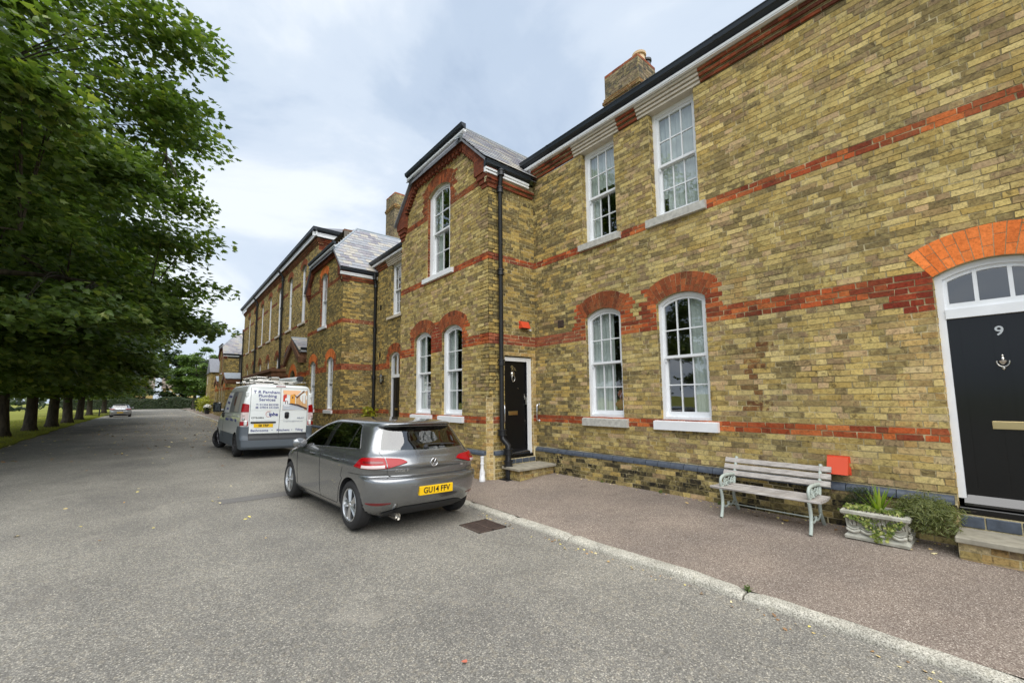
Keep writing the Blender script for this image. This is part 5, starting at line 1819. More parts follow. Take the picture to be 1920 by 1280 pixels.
def hatchback(name, label, cat, o, yaw, roll, sc, paint, plate_text, detail=True, group=None):
    T = placer(o, yaw, roll, sc)
    root = thing(name, label, cat, tuple(T(np.array([2.1, 0, 0]))), group)
    sh = Shell(
        pchip([.18, .26, .34, .42, .50, .58, .655, .690, .705, .716, .735, .79, .850, .865, .90, .96, 1.00, 1.1, 1.2, 1.3, 1.340, 1.352, 1.360, 1.372, 1.386, 1.396, 1.41, 1.424, 1.437, 1.447, 1.452],
              [.34, .20, .105, .045, .012, .0, .006, .018, .045, .088, .105, .098, .066, .070, .096, .150, .205, .305, .378, .448, .478, .474, .410, .392, .392, .405, .46, .62, .90, 1.35, 1.65]),
        pchip([.18, .3, .5, .6, .7, .76, .80, .86, .92, .97, 1.0, 1.1, 1.2, 1.3, 1.36, 1.40, 1.42, 1.435, 1.447, 1.452],
              [4.10, 4.2, 4.255, 4.245, 4.2, 4.12, 4.02, 3.84, 3.60, 3.36, 3.24, 3.04, 2.84, 2.62, 2.46, 2.30, 2.16, 2.0, 1.85, 1.70]),
        pchip([.18, .24, .30, .40, .5, .6, .7, .78, .825, .842, .856, .9, .95, .985, 1.0, 1.1, 1.2, 1.3, 1.36, 1.39, 1.405, 1.42, 1.435, 1.447, 1.452],
              [.79, .835, .862, .876, .886, .893, .897, .897, .899, .899, .890, .880, .864, .843, .832, .783, .733, .677, .628, .598, .572, .525, .43, .26, .04]),
        pchip([.18, .5, .7, .9, 1.0, 1.3, 1.4, 1.452], [.40, .44, .42, .42, .40, .34, .36, .4]),
        pchip([.18, .7, .93, 1.0, 1.1, 1.452], [.95, .95, 1.0, .62, .52, .5]),
        pchip([.18, .5, .7, .9, 1.0, 1.35, 1.452], [2.7, 2.7, 2.75, 2.7, 2.9, 3.4, 2.4]),
        pchip([.18, .9, 1.0, 1.3, 1.452], [2.5, 2.6, 3.4, 3.2, 2.5]),
        lambda x, z: 1 - 0.045 * np.clip((1.0 - x) / 1.0, 0, 1) ** 2 * (1 + 1.4 * np.clip((z - 0.9) / 0.5, 0, 1)) - 0.05 * np.clip((x - 3.0) / 1.2, 0, 1) ** 2)
    belt = lambda x: 0.958 + 0.085 * (2.78 - x) / 2.1
    topx = pchip([.66, .70, .80, .90, .97, 1.3, 1.7, 2.05, 2.35, 2.60, 2.80], [1.052, 1.095, 1.195, 1.290, 1.345, 1.370, 1.368, 1.340, 1.256, 1.115, 0.962])
    def dlo_bot(x): return belt(x)
    hw = lambda z: np.interp(z, [1.03, 1.34], [.655, .550])
    def cut(C, side):
        x, y, z = C[:, 0], np.abs(C[:, 1]), C[:, 2]
        b = np.array([dlo_bot(q) for q in x]); t = topx(x)
        win = (x > .70) & (x < 2.74) & (z > b + .012) & (z < t - .012) & (y > .3)
        rear = (x < .72) & (z > 1.052) & (z < 1.328) & (y < hw(z) - .015)
        # windscreen
        scr = (x > 2.35) & (z > 1.03) & (z < 1.35) & (y < np.interp(z, [1.0, 1.37], [.66, .52]))
        return win | rear | scr
    zs = np.unique(np.r_[np.linspace(.18, .69, 30), np.linspace(.695, .74, 10), np.linspace(.75, 1.0, 18), np.linspace(1.0, 1.34, 20), np.linspace(1.345, 1.40, 16), np.linspace(1.405, 1.452, 12)])
    wh = ((.745, .316), (3.375, .316))
    sh.body("body", [M[paint], M["plastic"], M["gloss_black"]], root, T, zs, cut, wh, 0.358,
            lambda C: np.where((C[:, 2] < .195) | ((C[:, 0] < .4) & (C[:, 2] < .31 - .10 * np.clip((np.abs(C[:, 1]) - .40) / .2, 0, 1)) & (np.abs(C[:, 1]) < .60)), 1, np.where((C[:, 0] < .47) & (C[:, 2] > 1.338) & (C[:, 2] < 1.378) & (np.abs(C[:, 1]) < .60), 2, 0)).astype(np.int32))
    # underside, wheel wells
    m = MB(); m.box(.42, 4.0, -.60, .60, .17, .24); m.box(1.15, 2.95, -.77, .77, .16, .26)
    for wx, wz in wh:
        for sg in (1, -1):
            n = 18; vs = []
            for k in range(n + 1):
                a = math.radians(-14 + 208 * k / n); ax, az = wx + .36 * math.cos(a), wz + .36 * math.sin(a)
                for yy in (sh.at("x", ax, max(az, .2))[1] - .006, .50): vs.append((ax, sg * yy, az))
            m.add(vs, [(2 * k, 2 * k + 1, 2 * k + 3, 2 * k + 2) for k in range(n)])
            m.add([(wx + .36 * math.cos(math.radians(a)), sg * .52, wz + .36 * math.sin(math.radians(a))) for a in range(-18, 199, 12)], [tuple(range(19))])
    tb(m, "underbody", M["plastic"], root, T, 30)
    for wx, wz in wh:
        for sg in (1, -1): wheel(root, T, wx, sg * .775, wz, .316, .205, .222, 5, 0.0, "alloy", True, .026)
    # side glass
    for sd in (1, -1):
        for a, b, mt in ((.66, 1.015, "privacy" if detail else "carglass"), (1.04, 1.77, "carglass"), (1.90, 2.79, "carglass")):
            sh.patch("side_window", M[mt], root, T, "x", np.linspace(a, b, 26), dlo_bot, lambda q: max(topx(q), dlo_bot(q) + .002), 6, .001, sd)
        sh.patch("pillar_trim", M["gloss_black"], root, T, "x", np.linspace(1.765, 1.905, 4), lambda q: belt(q) - .004, lambda q: topx(q) + .006, 5, .004, sd, .01)
        sh.patch("pillar_trim", M["gloss_black"], root, T, "x", np.linspace(1.01, 1.045, 3), dlo_bot, topx, 5, .003, sd, .01)
        edge = [(q, dlo_bot(q)) for q in np.linspace(2.79, .67, 30)] + [(q, topx(q)) for q in np.linspace(.665, 2.79, 46)]
        sh.seam("window_trim", root, T, "x", edge, .009, .0, M["gloss_black"], sd)
        # shut lines
        z = np.linspace(.27, .965, 12)
        sh.seam("shut_line", root, T, "x", [(1.86 + .02 * (q - .3), q) for q in z], side=sd)
        sh.seam("shut_line", root, T, "x", [(2.94 + .0 * q, q) for q in z], side=sd)
        sh.seam("shut_line", root, T, "x", [(q, .265) for q in np.linspace(1.22, 2.94, 14)], side=sd)
        rl = [(1.02, .985), (1.00, .93), (.985, .86), (1.0, .76), (1.04, .66)] + [(.745 + .40 * math.cos(a), .316 + .40 * math.sin(a)) for a in np.radians(np.linspace(52, 6, 9))] + [(1.17, .30), (1.22, .265)]
        sh.seam("shut_line", root, T, "x", rl, side=sd)
        for hx in (1.24, 2.20):
            m = MB(); P = [sh.pn("x", hx + d, .872 + .004 * (d > 0), .012 + .020 * (1 - (abs(d) / .11) ** 2.0), sd) for d in np.linspace(-.11, .11, 11)]
            m.tube(P, [.008] + [.0125] * 9 + [.008], 8, flat=.75); h = tb(m, "door_handle", M[paint], root, T)
            m = MB(); P = [sh.pn("x", hx + d, .862, .004, sd) for d in np.linspace(-.07, .07, 5)]; m.tube(P, .014, 6, flat=.4); tb(m, "handle_recess", M["plastic"], h, T)
        # mirror
        m = MB(); cy = sd * .965
        pr = [(.0, -.05), (.07, -.045), (.088, -.02), (.08, .03), (.05, .075), (.0, .09)]
        vs = []; n = 16
        for r, d in pr:
            for k in range(n):
                t = 2 * math.pi * k / n; vs.append((2.64 + d, cy + r * 1.25 * np.sign(math.cos(t)) * abs(math.cos(t)) ** .7, 1.005 + r * .86 * np.sign(math.sin(t)) * abs(math.sin(t)) ** .7))
        m.add(vs, [(i * n + k, i * n + (k + 1) % n, (i + 1) * n + (k + 1) % n, (i + 1) * n + k) for i in range(len(pr) - 1) for k in range(n)])
        mi = tb(m, "mirror", M[paint], root, T, 50)
        m = MB(); m.tube([(2.68, sd * .80, .955), (2.70, sd * .93, .975)], .026, 8); tb(m, "mirror_stalk", M["plastic"], mi, T)
        m = MB(); m.add([(2.638, cy + .100 * math.cos(t), 1.005 + .066 * math.sin(t)) for t in np.linspace(0, 2 * math.pi, 18, endpoint=False)], [tuple(range(18))]); tb(m, "mirror_glass", M["chrome"], mi, T)
    # rear screen, black surround, wiper
    qs = np.linspace(-.655, .655, 41)
    zb = lambda q: 1.036 + .014 * (abs(q) / .65) ** 2
    zt = lambda q: 1.342 if abs(q) < .545 else 1.342 - (abs(q) - .545) / .11 * .29
    sh.patch("rear_window", M["carglass"], root, T, "y", qs, zb, lambda q: max(zt(q), zb(q) + .004), 10, .002)
    for sg in (1, -1):
        sh.patch("screen_border", M["gloss_black"], root, T, "y", sg * np.linspace(.50, .66, 10), zb, lambda q: max(zt(q), zb(q) + .003), 8, -.003)
    sh.patch("screen_border", M["gloss_black"], root, T, "y", np.linspace(-.63, .63, 31), lambda q: zb(q) - .004, lambda q: zb(q) + .032, 2, -.003)
    sh.patch("screen_border", M["gloss_black"], root, T, "y", np.linspace(-.55, .55, 31), lambda q: 1.305, lambda q: 1.345, 2, -.003)
    sh.patch("brake_light", M["darkred"], root, T, "y", np.linspace(-.17, .17, 9), lambda q: 1.357, lambda q: 1.372, 2, .004)
    if detail:
        m = MB(); P = [sh.pn("y", q, 1.075 + .012 * math.sin((q + .45) * 5), .022) for q in np.linspace(.02, -.47, 12)]; m.tube(P, .008, 6)
        m.lathe([(0, -.03), (.026, -.02), (.03, .02)], 12, tuple(sh.pn("y", .02, 1.06, .012)), axis=0); tb(m, "wiper", M["plastic"], root, T)
    # windscreen
    V = []; n = 13
    for k in range(9):
        z = 1.02 + .35 * k / 8
        for q in np.linspace(-1, 1, n):
            p = sh.outline(z, 20, 20, 80)[-80:]; yy = abs(q) * np.interp(z, [1, 1.37], [.70, .56]); V.append((np.interp(yy, p[::-1, 1], p[::-1, 0]), yy * np.sign(q), z))
    mesh_obj("windscreen", T(np.array(V)), [(k * n + i, k * n + i + 1, (k + 1) * n + i + 1, (k + 1) * n + i) for k in range(8) for i in range(n - 1)], M["carglass"], root, smooth=True)
    # tail lamps, in arc length from the middle of the tail
    top = pchip([.395, .44, .50, .62, .78, .95, 1.10, 1.22], [.900, .928, .941, .950, .955, .952, .905, .838])
    bot = pchip([.395, .50, .66, .82, 1.0, 1.22], [.892, .868, .838, .828, .826, .832])
    for sg in (1, -1):
        sh.patch("tail_lamp", M["redlamp"], root, T, "s", sg * np.linspace(.395, .655, 16), lambda q: bot(abs(q)), lambda q: top(abs(q)), 6, .010, 1, .014)
        lp = sh.patch("tail_lamp", M["redlamp"], root, T, "s", sg * np.linspace(.668, 1.215, 28), lambda q: bot(abs(q)), lambda q: top(abs(q)), 6, .010, 1, .014)
        sh.patch("reverse_lens", M["clearlamp"], lp, T, "s", sg * np.linspace(.69, 1.02, 14), lambda q: bot(abs(q)) + .006, lambda q: bot(abs(q)) + .034, 2, .0125)
        sh.patch("brake_lens", M["darkred"], lp, T, "s", sg * np.linspace(.70, .98, 14), lambda q: .885, lambda q: .912, 2, .012)
        sh.seam("lamp_edge", root, T, "s", [(sg * q, bot(q) - .002) for q in np.linspace(.395, 1.215, 26)] , .004, .002)
        sh.patch("reflector", M["darkred"], root, T, "s", sg * np.linspace(.60, .93, 12), lambda q: .372 + .020 * ((abs(q) - .765) / .165) ** 2, lambda q: .402, 2, .006, 1, .01)
        # bumper seam
        sh.seam("shut_line", root, T, "s", [(sg * q, float(np.interp(q, [.0, .50, .60, .655, .68, 1.35], [.712, .712, .722, .76, .755, .735]))) for q in np.linspace(0, 1.35, 40)], .0035, .001)
        sh.seam("shut_line", root, T, "s", [(sg * np.interp(z, [.72, .76, .84, .95, 1.0], [.615, .64, .66, .665, .70]), z) for z in np.linspace(.725, 1.03, 12)], .0028, -.0012)
    # lower black valance and lips
    sh.patch("valance", M["plastic"], root, T, "y", np.linspace(-.66, .66, 31), lambda q: .20 + .05 * (abs(q) / .66) ** 3, lambda q: .335 - .085 * np.clip((abs(q) - .40) / .26, 0, 1) ** 1.3, 4, .008)
    0 and sh.seam("valance_lip", root, T, "y", [(q, .338 - .085 * np.clip((abs(q) - .40) / .26, 0, 1) ** 1.3) for q in np.linspace(-.66, .66, 40)], .008, .004, M["gloss_black"])
    m = MB()
    m.tube([(.10, .50, .225), (.30, .50, .225)], .036, 16, cap=False, flat=1.3); m.lathe([(.034, .16), (.0, .16)], 16, (0, .50, .225), axis=0)
    tb(m, "exhaust", M["steel"], root, T)
    if detail:
        for q in (.78, .30, -.30, -.78): m = MB(); m.lathe([(0, -.006), (.010, -.004), (.011, .003)], 10, tuple(sh.pn("s", q, .60, .001)), axis=0); tb(m, "parking_sensor", M[paint], root, T)
    # number plate
    m = MB(); m.bevbox(-.017, .03, -.26, .26, .470, .583, .004); pl = tb(m, "number_plate", M["yellow"], root, T, 30)
    R = Matrix(((0, 0, -1, 0), (-1, 0, 0, 0), (0, 1, 0, 0), (0, 0, 0, 1)))
    sh.patch("plate_recess", M[paint], root, T, "y", np.linspace(-.36, .36, 9), lambda q: .455, lambda q: .60, 2, .003)
    if plate_text:
        text_obj("plate_text", plate_text, .106, M["ink"], pl, T.mat @ Matrix.Translation((-.0175, 0, .5265)) @ R, .001, bold=.0022, sx=.92)
        # emblem: ring with a V over a W
        c = sh.pn("y", 0, .872, .006); m = MB(); t = np.linspace(0, 2 * math.pi, 33)
        m.tube(np.stack([np.full(33, c[0]), c[1] + .052 * np.cos(t), c[2] + .052 * np.sin(t)], 1), .0065, 8, cap=False)
        for pts in ([(-.021, .044), (0, .004), (.021, .044)], [(-.042, .028), (-.019, -.040), (0, .000), (.019, -.040), (.042, .028)]):
            m.tube([(c[0] - .002, c[1] - a, c[2] + b) for a, b in pts], .0052, 6)
        em = tb(m, "emblem", M["chrome"], root, T, 50)
        m = MB(); m.lathe([(.05, .004), (0, .004)], 24, (c[0], c[1], c[2]), axis=0); tb(m, "emblem_back", M["gloss_black"], em, T)
        text_obj("badge", "GOLF", .052, M["chrome"], root, T.mat @ sh.basis("y", .455, .792, .003), .003, bold=.001, sx=1.45)
        text_obj("badge", "TSI", .042, M["chrome"], root, T.mat @ sh.basis("y", -.50, .800, .003), .003, bold=.001, sx=1.2)
    # interior
    m = MB()
    m.box(.55, 2.9, -.70, .70, .26, .60); m.box(.52, .62, -.60, .60, .5, .93)
    m.prism([(2.55, .85), (2.95, .93), (2.95, .6), (2.6, .6)], 1, -.70, .70)
    tb(m, "cabin_floor", M["seat"], root, T, 30)
    for y0, x0, w in ((.36, 1.95, .25), (-.36, 1.95, .25), (.33, 1.0, .3), (-.33, 1.0, .3)):
        m = MB(); m.prism([(x0 - .02, .55), (x0 - .20, 1.12), (x0 - .12, 1.15), (x0 + .12, .62), (x0 + .55, .64), (x0 + .55, .52)][::-1], 1, y0 - w, y0 + w)
        m.bevbox(x0 - .25, x0 - .15, y0 - .13, y0 + .13, 1.15, 1.31, .03); tb(m, "seat", M["seat"], root, T, 40)
    m = MB(); t = np.linspace(0, 2 * math.pi, 25); m.tube(np.stack([2.52 + .07 * np.sin(t), -.36 + .18 * np.cos(t), .98 + .17 * np.sin(t)], 1), .015, 8, cap=False); tb(m, "steering_wheel", M["seat"], root, T)
    V = []
    for x in np.linspace(.6, 2.25, 8):
        for q in np.linspace(-.52, .52, 7): V.append((x, q, 1.405 - .03 * (q / .52) ** 2 - .02 * abs(x - 1.5)))
    mesh_obj("headlining", T(np.array(V)), [(a * 7 + b, a * 7 + b + 1, a * 7 + b + 8, a * 7 + b + 7) for a in range(7) for b in range(6)], M["seat"], root, smooth=True)
    return root, sh, T


hatchback("hatchback", "grey metallic hatchback parked at the kerb with yellow plate GU14 FFV", "car", (2.861, 5.035, 0.0), math.radians(3.5), math.radians(1.8), 0.978, "grey_paint", "GU14 FFV")
hatchback("parked_car", "small silver car parked far off in the shade under the trees", "car", (-3.30, 64.3, 0.0), math.radians(1.0), 0.0, 1.0, "silver_paint", "", detail=False)
# ------------------------------------------------------------------ bench
def bench():
    root = thing("park_bench", "weathered wooden bench with pale green iron ends against the brick wall", "bench", (6.1, 2.17, 0.1))
    X0 = 5.84
    g = pave_z(6.0)
    def fr_pt(y, x, z): return (x, y, z)
    ys = (2.66, 1.66)
    for y in ys:
        m = MB()
        def ribbon(pts, r, fl=0.62):
            p = np.array(pts, float); t = np.linspace(0, len(p) - 1, len(p) * 5)
            q = np.stack([np.interp(t, range(len(p)), p[:, i]) for i in range(2)], 1)
            q = np.stack([np.convolve(np.pad(q[:, i], 3, mode="edge"), np.ones(7) / 7, "valid") for i in range(2)], 1)
            q[0], q[-1] = p[0], p[-1]
            m.tube([(X0 + a, y, b) for a, b in q], r, 8, flat=1.3)
        ribbon([(-.03, g), (-.015, g + .02), (.035, g + .16), (.03, g + .27), (.0, .455)], .020)
        ribbon([(.53, g), (.50, g + .03), (.40, g + .17), (.385, .32), (.39, .455)], .020)
        ribbon([(.0, .452), (.2, .440), (.40, .452)], .018)
        ribbon([(.02, g + .17), (.12, g + .10), (.2, g + .14), (.28, g + .10), (.40, g + .17)], .010)
        m.tube([(X0 + .2, y, g + .13), (X0 + .2, y, g + .17)], .018, 8)
        ribbon([(.40, .45), (.43, .55), (.49, .70), (.555, .825)], .021)
        # arm: forward from the upright and curled down to the seat
        ribbon([(.455, .595), (.36, .612), (.20, .622), (.06, .62), (.0, .585), (.005, .51), (.04, .47)], .018)
        for cx, cz, r0, a0, tn in ((.13, .545, .06, 200, 1.3), (.27, .545, .055, -20, -1.3), (.36, .53, .045, 90, 1.1), (.20, .50, .03, 90, 1.0)):
            a = np.linspace(0, 2 * math.pi * abs(tn), 22); sgn = 1 if tn > 0 else -1
            m.tube([(X0 + cx + (r0 * (1 - .62 * t / a[-1])) * math.cos(math.radians(a0) + sgn * t), y, cz + (r0 * (1 - .62 * t / a[-1])) * math.sin(math.radians(a0) + sgn * t)) for t in a], .0085, 6)
        ribbon([(.06, .47), (.18, .60), (.30, .48), (.42, .56)], .008)
        m.build("iron_end", M["bench_iron"], root, smooth=60)
    m = MB(); m.tube([(X0 + .2, ys[0], g + .15), (X0 + .2, ys[1], g + .15)], .007, 6); m.build("tie_rod", M["bench_iron"], root, smooth=True)
    tmpl = {}
    def slat(a, b, z, w, th, tilt, name, y0=2.80, y1=1.545):
        me_key = (round(w, 3), round(th, 3))
        if me_key not in tmpl:
            mb = MB(); L = y0 - y1; n = 10
            rg = np.random.default_rng(int(w * 1000)); vs = []
            for i in range(n + 1):
                x = -L / 2 + L * i / n; j = rg.normal(0, .0012, 8); e = .006
                vs += [(x, -w / 2 + j[0], -th / 2 + e), (x, -w / 2 + e, -th / 2 + j[1]), (x, w / 2 - e, -th / 2 + j[2]), (x, w / 2 + j[3], -th / 2 + e), (x, w / 2 + j[4], th / 2 - e), (x, w / 2 - e, th / 2 + j[5]), (x, -w / 2 + e, th / 2 + j[6]), (x, -w / 2 + j[7], th / 2 - e)]
            fs = [(i * 8 + q, i * 8 + (q + 1) % 8, i * 8 + 8 + (q + 1) % 8, i * 8 + 8 + q) for i in range(n) for q in range(8)] + [tuple(range(7, -1, -1)), tuple(n * 8 + q for q in range(8))]
            mb.add(vs, fs); o = mb.build("slat", M["wood"], None, smooth=40); tmpl[me_key] = o.data
        else: o = link("slat", tmpl[me_key])
        o.location = (X0 + a, (y0 + y1) / 2, z); o.rotation_euler = (tilt, 0, math.radians(-90)); adopt(o, root)
    for a, z in ((.02, .470), (.105, .464), (.19, .460), (.275, .462), (.355, .470)): slat(a, 0, z, .070, .030, 0.0, "slat")
    for k_ in range(3):
        z = .612 + .083 * k_; slat(.435 + .040 * k_, 0, z, .070, .024, math.radians(63), "slat")


bench()


# ------------------------------------------------------------------ leaves and small plants
def leaf_tris(kind):
    if kind == "maple":
        p = np.array([(0, 0), (.46, .12), (.34, .30), (.56, .52), (.30, .52), (.22, .68), (0, 1.0), (-.22, .68), (-.30, .52), (-.56, .52), (-.34, .30), (-.46, .12)])
        c = (0, .38)
    elif kind == "lobed":
        p = np.array([(0, 0), (.48, .22), (.30, .45), (.36, .62), (0, 1.0), (-.36, .62), (-.30, .45), (-.48, .22)]); c = (0, .4)
    elif kind == "oval":
        p = np.array([(0, 0), (.28, .35), (.22, .7), (0, 1.0), (-.22, .7), (-.28, .35)]); c = None
    else:
        p = np.array([(0, 0), (.07, .3), (.05, .75), (0, 1.0), (-.05, .75), (-.07, .3)]); c = None
    z = -.22 * np.abs(p[:, 0]) - .16 * (p[:, 1] - .4) ** 2
    v = np.c_[p, z]
    if c is not None:
        v = np.concatenate([v, [(c[0], c[1], .03)]]); n = len(p)
        f = [(i, (i + 1) % n, n) for i in range(n)]
    else: f = [(0, i, i + 1) for i in range(1, len(p) - 1)]
    return v, np.array(f)


def leaves_mesh(name, P, Nrm, size, kind, mat, parent, rg, tone=None, dirs=None, obj_kind="stuff"):
    """many leaves: positions P, facing normals Nrm"""
    v, f = leaf_tris(kind); n = len(P)
    Nrm = Nrm / (np.linalg.norm(Nrm, axis=1)[:, None] + 1e-9)
    a = rg.normal(0, 1, (n, 3)) if dirs is None else dirs
    a = a - (a * Nrm).sum(1)[:, None] * Nrm; a /= np.linalg.norm(a, axis=1)[:, None] + 1e-9
    b = np.cross(a, Nrm)
    s = np.broadcast_to(size, (n,))[:, None, None]
    V = P[:, None, :] + s * (v[None, :, 0:1] * b[:, None, :] + v[None, :, 1:2] * a[:, None, :] + v[None, :, 2:3] * Nrm[:, None, :])
    F = f[None] + len(v) * np.arange(n)[:, None, None]
    t = rg.beta(2, 2.6, n) if tone is None else tone
    col = np.repeat(np.repeat(t[:, None], 3, 1), len(f), 0)
    return grid_mesh(name, V.reshape(-1, 3), F.reshape(-1, 3), mat, parent, obj_kind, col=col)


def bushy(root, c, r, n, size, kind, mat, seed, name="foliage", up=0.5, flat=1.0, hollow=0.35, obj_kind=None):
    rg = np.random.default_rng(seed)
    d = rg.normal(0, 1, (n, 3)); d /= np.linalg.norm(d, axis=1)[:, None]
    lump = 1 + .22 * np.sin(d[:, 0] * 5 + seed) * np.cos(d[:, 1] * 6 - seed) + .15 * np.sin(d[:, 2] * 7 + 2 * seed)
    rad = (hollow + (1 - hollow) * rg.random(n) ** .6) * lump
    P = np.array(c) + d * rad[:, None] * np.array(r)
    N = d * .7 + rg.normal(0, .6, (n, 3)) + (0, 0, up)
    return leaves_mesh(name, P, N, size * rg.uniform(.7, 1.25, n), kind, mat, root, rg, obj_kind=obj_kind)


# planter trough
pr = thing("planter", "pale cast stone trough planter with carved swags beside the front step", "planter", (6.17, 1.11, 0.1))
FP = Frame((5.985, 1.11, 0.0), (0, -1, 0))
m = MB()
gz = pave_z(6.1, 1.1)
def ringbox(m, prof, hw, hd, yc=0.19):
    """hollow trough wall from a profile of (outset, height)"""
    vs = []
    for e, z in prof:
        vs += [(-hw - e, yc - hd - e, z), (hw + e, yc - hd - e, z), (hw + e, yc + hd + e, z), (-hw - e, yc + hd + e, z)]
    m.add(vs, [(i * 4 + k, i * 4 + (k + 1) % 4, i * 4 + 4 + (k + 1) % 4, i * 4 + 4 + k) for i in range(len(prof) - 1) for k in range(4)])
ringbox(m, [(-.02, gz), (.012, gz + .003), (.016, gz + .03), (.006, gz + .045), (-.012, gz + .06), (-.006, gz + .13), (.0, gz + .20), (.006, gz + .245), (.022, gz + .26), (.034, gz + .272), (.036, gz + .298), (.024, gz + .312), (-.015, gz + .312), (-.022, gz + .27)], .255, .185)
m.build("trough", M["cast"], pr.__class__ and pr, FP, smooth=40)
m = MB(); m.box(-.24, .24, .02, .36, gz + .25, gz + .285); m.build("soil", M["soil"], pr, FP)
m = MB()
for face in (0, 1):
    for k_, u in enumerate((-.19, -.065, .065, .19) if face == 0 else (-.09, .09)):
        def Q(a, b): return (u + a, -.002, gz + .155 + b) if face == 0 else (.262, .19 + u + a, gz + .155 + b)
        t = np.linspace(0, 2 * math.pi * 1.2, 20)
        m.tube([Q(.036 * (1 - .6 * q / t[-1]) * math.cos(q * (1 if k_ % 2 else -1)), .036 * (1 - .6 * q / t[-1]) * math.sin(q * (1 if k_ % 2 else -1)) + .03) for q in t], .010, 6)
        m.tube([Q(a, -.045 - .03 * math.cos(a * 26)) for a in np.linspace(-.062, .062, 12)], [.006] + [.016] * 10 + [.006], 8)
        m.tube([Q(a, -.015 - .03 * math.cos(a * 26)) for a in np.linspace(-.055, .055, 10)], [.004] + [.010] * 8 + [.004], 8)
m.build("swag", M["cast"], pr, FP, smooth=60)
# spiky plant: each blade a part
sp = thing("spiky_plant", "bright green spiky cordyline in the middle of the stone planter", "plant", (6.15, 1.09, 0.4))
rgp = np.random.default_rng(11)
for i in range(26):
    az = rgp.uniform(0, 2 * math.pi); el = math.radians(rgp.uniform(28, 84)); L = rgp.uniform(.24, .37); w = rgp.uniform(.010, .014)
    d = np.array([math.cos(az) * math.cos(el), math.sin(az) * math.cos(el), math.sin(el)]); s_ = np.array([-math.sin(az), math.cos(az), 0])
    V = []
    for t in np.linspace(0, 1, 6):
        c = np.array([6.15, 1.09, .385]) + d * L * t + np.array([0, 0, -.10 * (1 - math.sin(el)) * t ** 2])
        ww = w * (1 - t ** 2.2) * (.7 + .6 * min(t * 4, 1)) + .0006
        n_ = np.cross(s_, d)
        V += [c - s_ * ww, c + n_ * ww * .35, c + s_ * ww]
    F = [(a * 3 + b, a * 3 + b + 1, a * 3 + b + 4, a * 3 + b + 3) for a in range(5) for b in range(2)]
    o = mesh_obj("blade", np.array(V), F, M["blade"], sp, smooth=True); face_col(o.data, np.full((len(F), 3), rgp.beta(2, 2)))
iv = thing("ivy", "variegated ivy trailing over the front of the stone planter", "plant", (6.0, 1.12, 0.4))
rgp = np.random.default_rng(5)
n = 620
u = rgp.random(n); drop = rgp.random(n) ** 1.3
yy = 1.36 - .50 * u; lim = .10 + .22 * np.exp(-((u - .58) / .20) ** 2)
P = np.stack([5.965 + .05 * (1 - drop) + .12 * (drop < .25) * rgp.random(n) - .02 * rgp.random(n), yy + rgp.normal(0, .015, n), gz + .335 - lim * drop + rgp.normal(0, .008, n)], 1)
leaves_mesh("foliage", P, np.c_[np.full(n, -1.0) + rgp.normal(0, .5, n), rgp.normal(0, .6, n), rgp.normal(.5, .5, n)], rgp.uniform(.024, .042, n), "lobed", M["leaf_ivy"], iv, rgp, tone=rgp.beta(1.6, 1.6, n), obj_kind="stuff")
m = MB()
for i in range(14):
    y = 1.34 - .036 * i; m.tube([(6.08, y, gz + .29), (5.97, y + .01, gz + .33), (5.955, y - .01, gz + .2 - .05 * math.sin(i))], .0035, 5)
m.build("stem", M["bark"], iv, smooth=True)
for nm, lab, c, r, n, sd in (("shrub", "feathery grey green shrub spilling over the right end of the stone planter", (6.20, .72, .46), (.21, .27, .20), 2600, 3), ("shrub", "small dark feathery shrub at the left back of the stone planter", (6.27, 1.27, .50), (.11, .15, .15), 900, 8)):
    t_ = thing(nm, lab, "shrub", (c[0], c[1], .39))
    bushy(t_, c, r, int(n * 1.8), .05 if sd == 3 else .036, "needle", M["leaf_grey"] if sd == 3 else M["leaf_hedge"], sd, obj_kind="stuff")
    m = MB(); rg_ = np.random.default_rng(sd)
    for i in range(16):
        e = np.array(c) + rg_.normal(0, .5, 3) * np.array(r); m.tube([(6.18 if sd == 3 else 6.25, .95 if sd == 3 else 1.27, .37), (np.array((6.18, .95 if sd == 3 else 1.27, .37)) + e) / 2 + (0, 0, .04), e], [.006, .004, .002], 5)
    m.build("stem", M["bark"], t_, smooth=True)

# ------------------------------------------------------------------ things fixed to the walls
def flue(name, label, fr, u0, u1, z0, z1, dep):
    m = MB(); t = .012
    m.prism([(-dep, z0), (-dep * .42, z1), (0, z1), (0, z0 + .0)][::-1], 0, u0, u1)
    o = m.build(name, M["box_orange"], None, fr)
    tag(o, label, "flue guard")
    m = MB(); m.box(u0 - .012, u1 + .012, -.006, .004, z0 - .012, z1 + .012); m.build("back_plate", M["box_orange"], o, fr)
    m = MB(); m.box(u0 + .03, u1 - .03, -dep + .03, -.02, z0 - .012, z0 + .004); m.build("grille", M["ink"], o, fr)


flue("flue_guard", "orange red box guard low on the wall above the bench end", FW, -1.60, -1.39, .73, .93, .13)
flue("flue_guard", "orange red box guard above side door 9A", FR, 6.02, 6.255, 3.225, 3.375, .12)
m = MB(); m.tube([(6.32, -.05, 3.20), (6.32, .02, 3.20)], .022, 10); o = m.build("overflow_pipe", M["white"], None, FR, smooth=40); tag(o, "short white pipe stub beside the orange box above door 9A", "pipe")


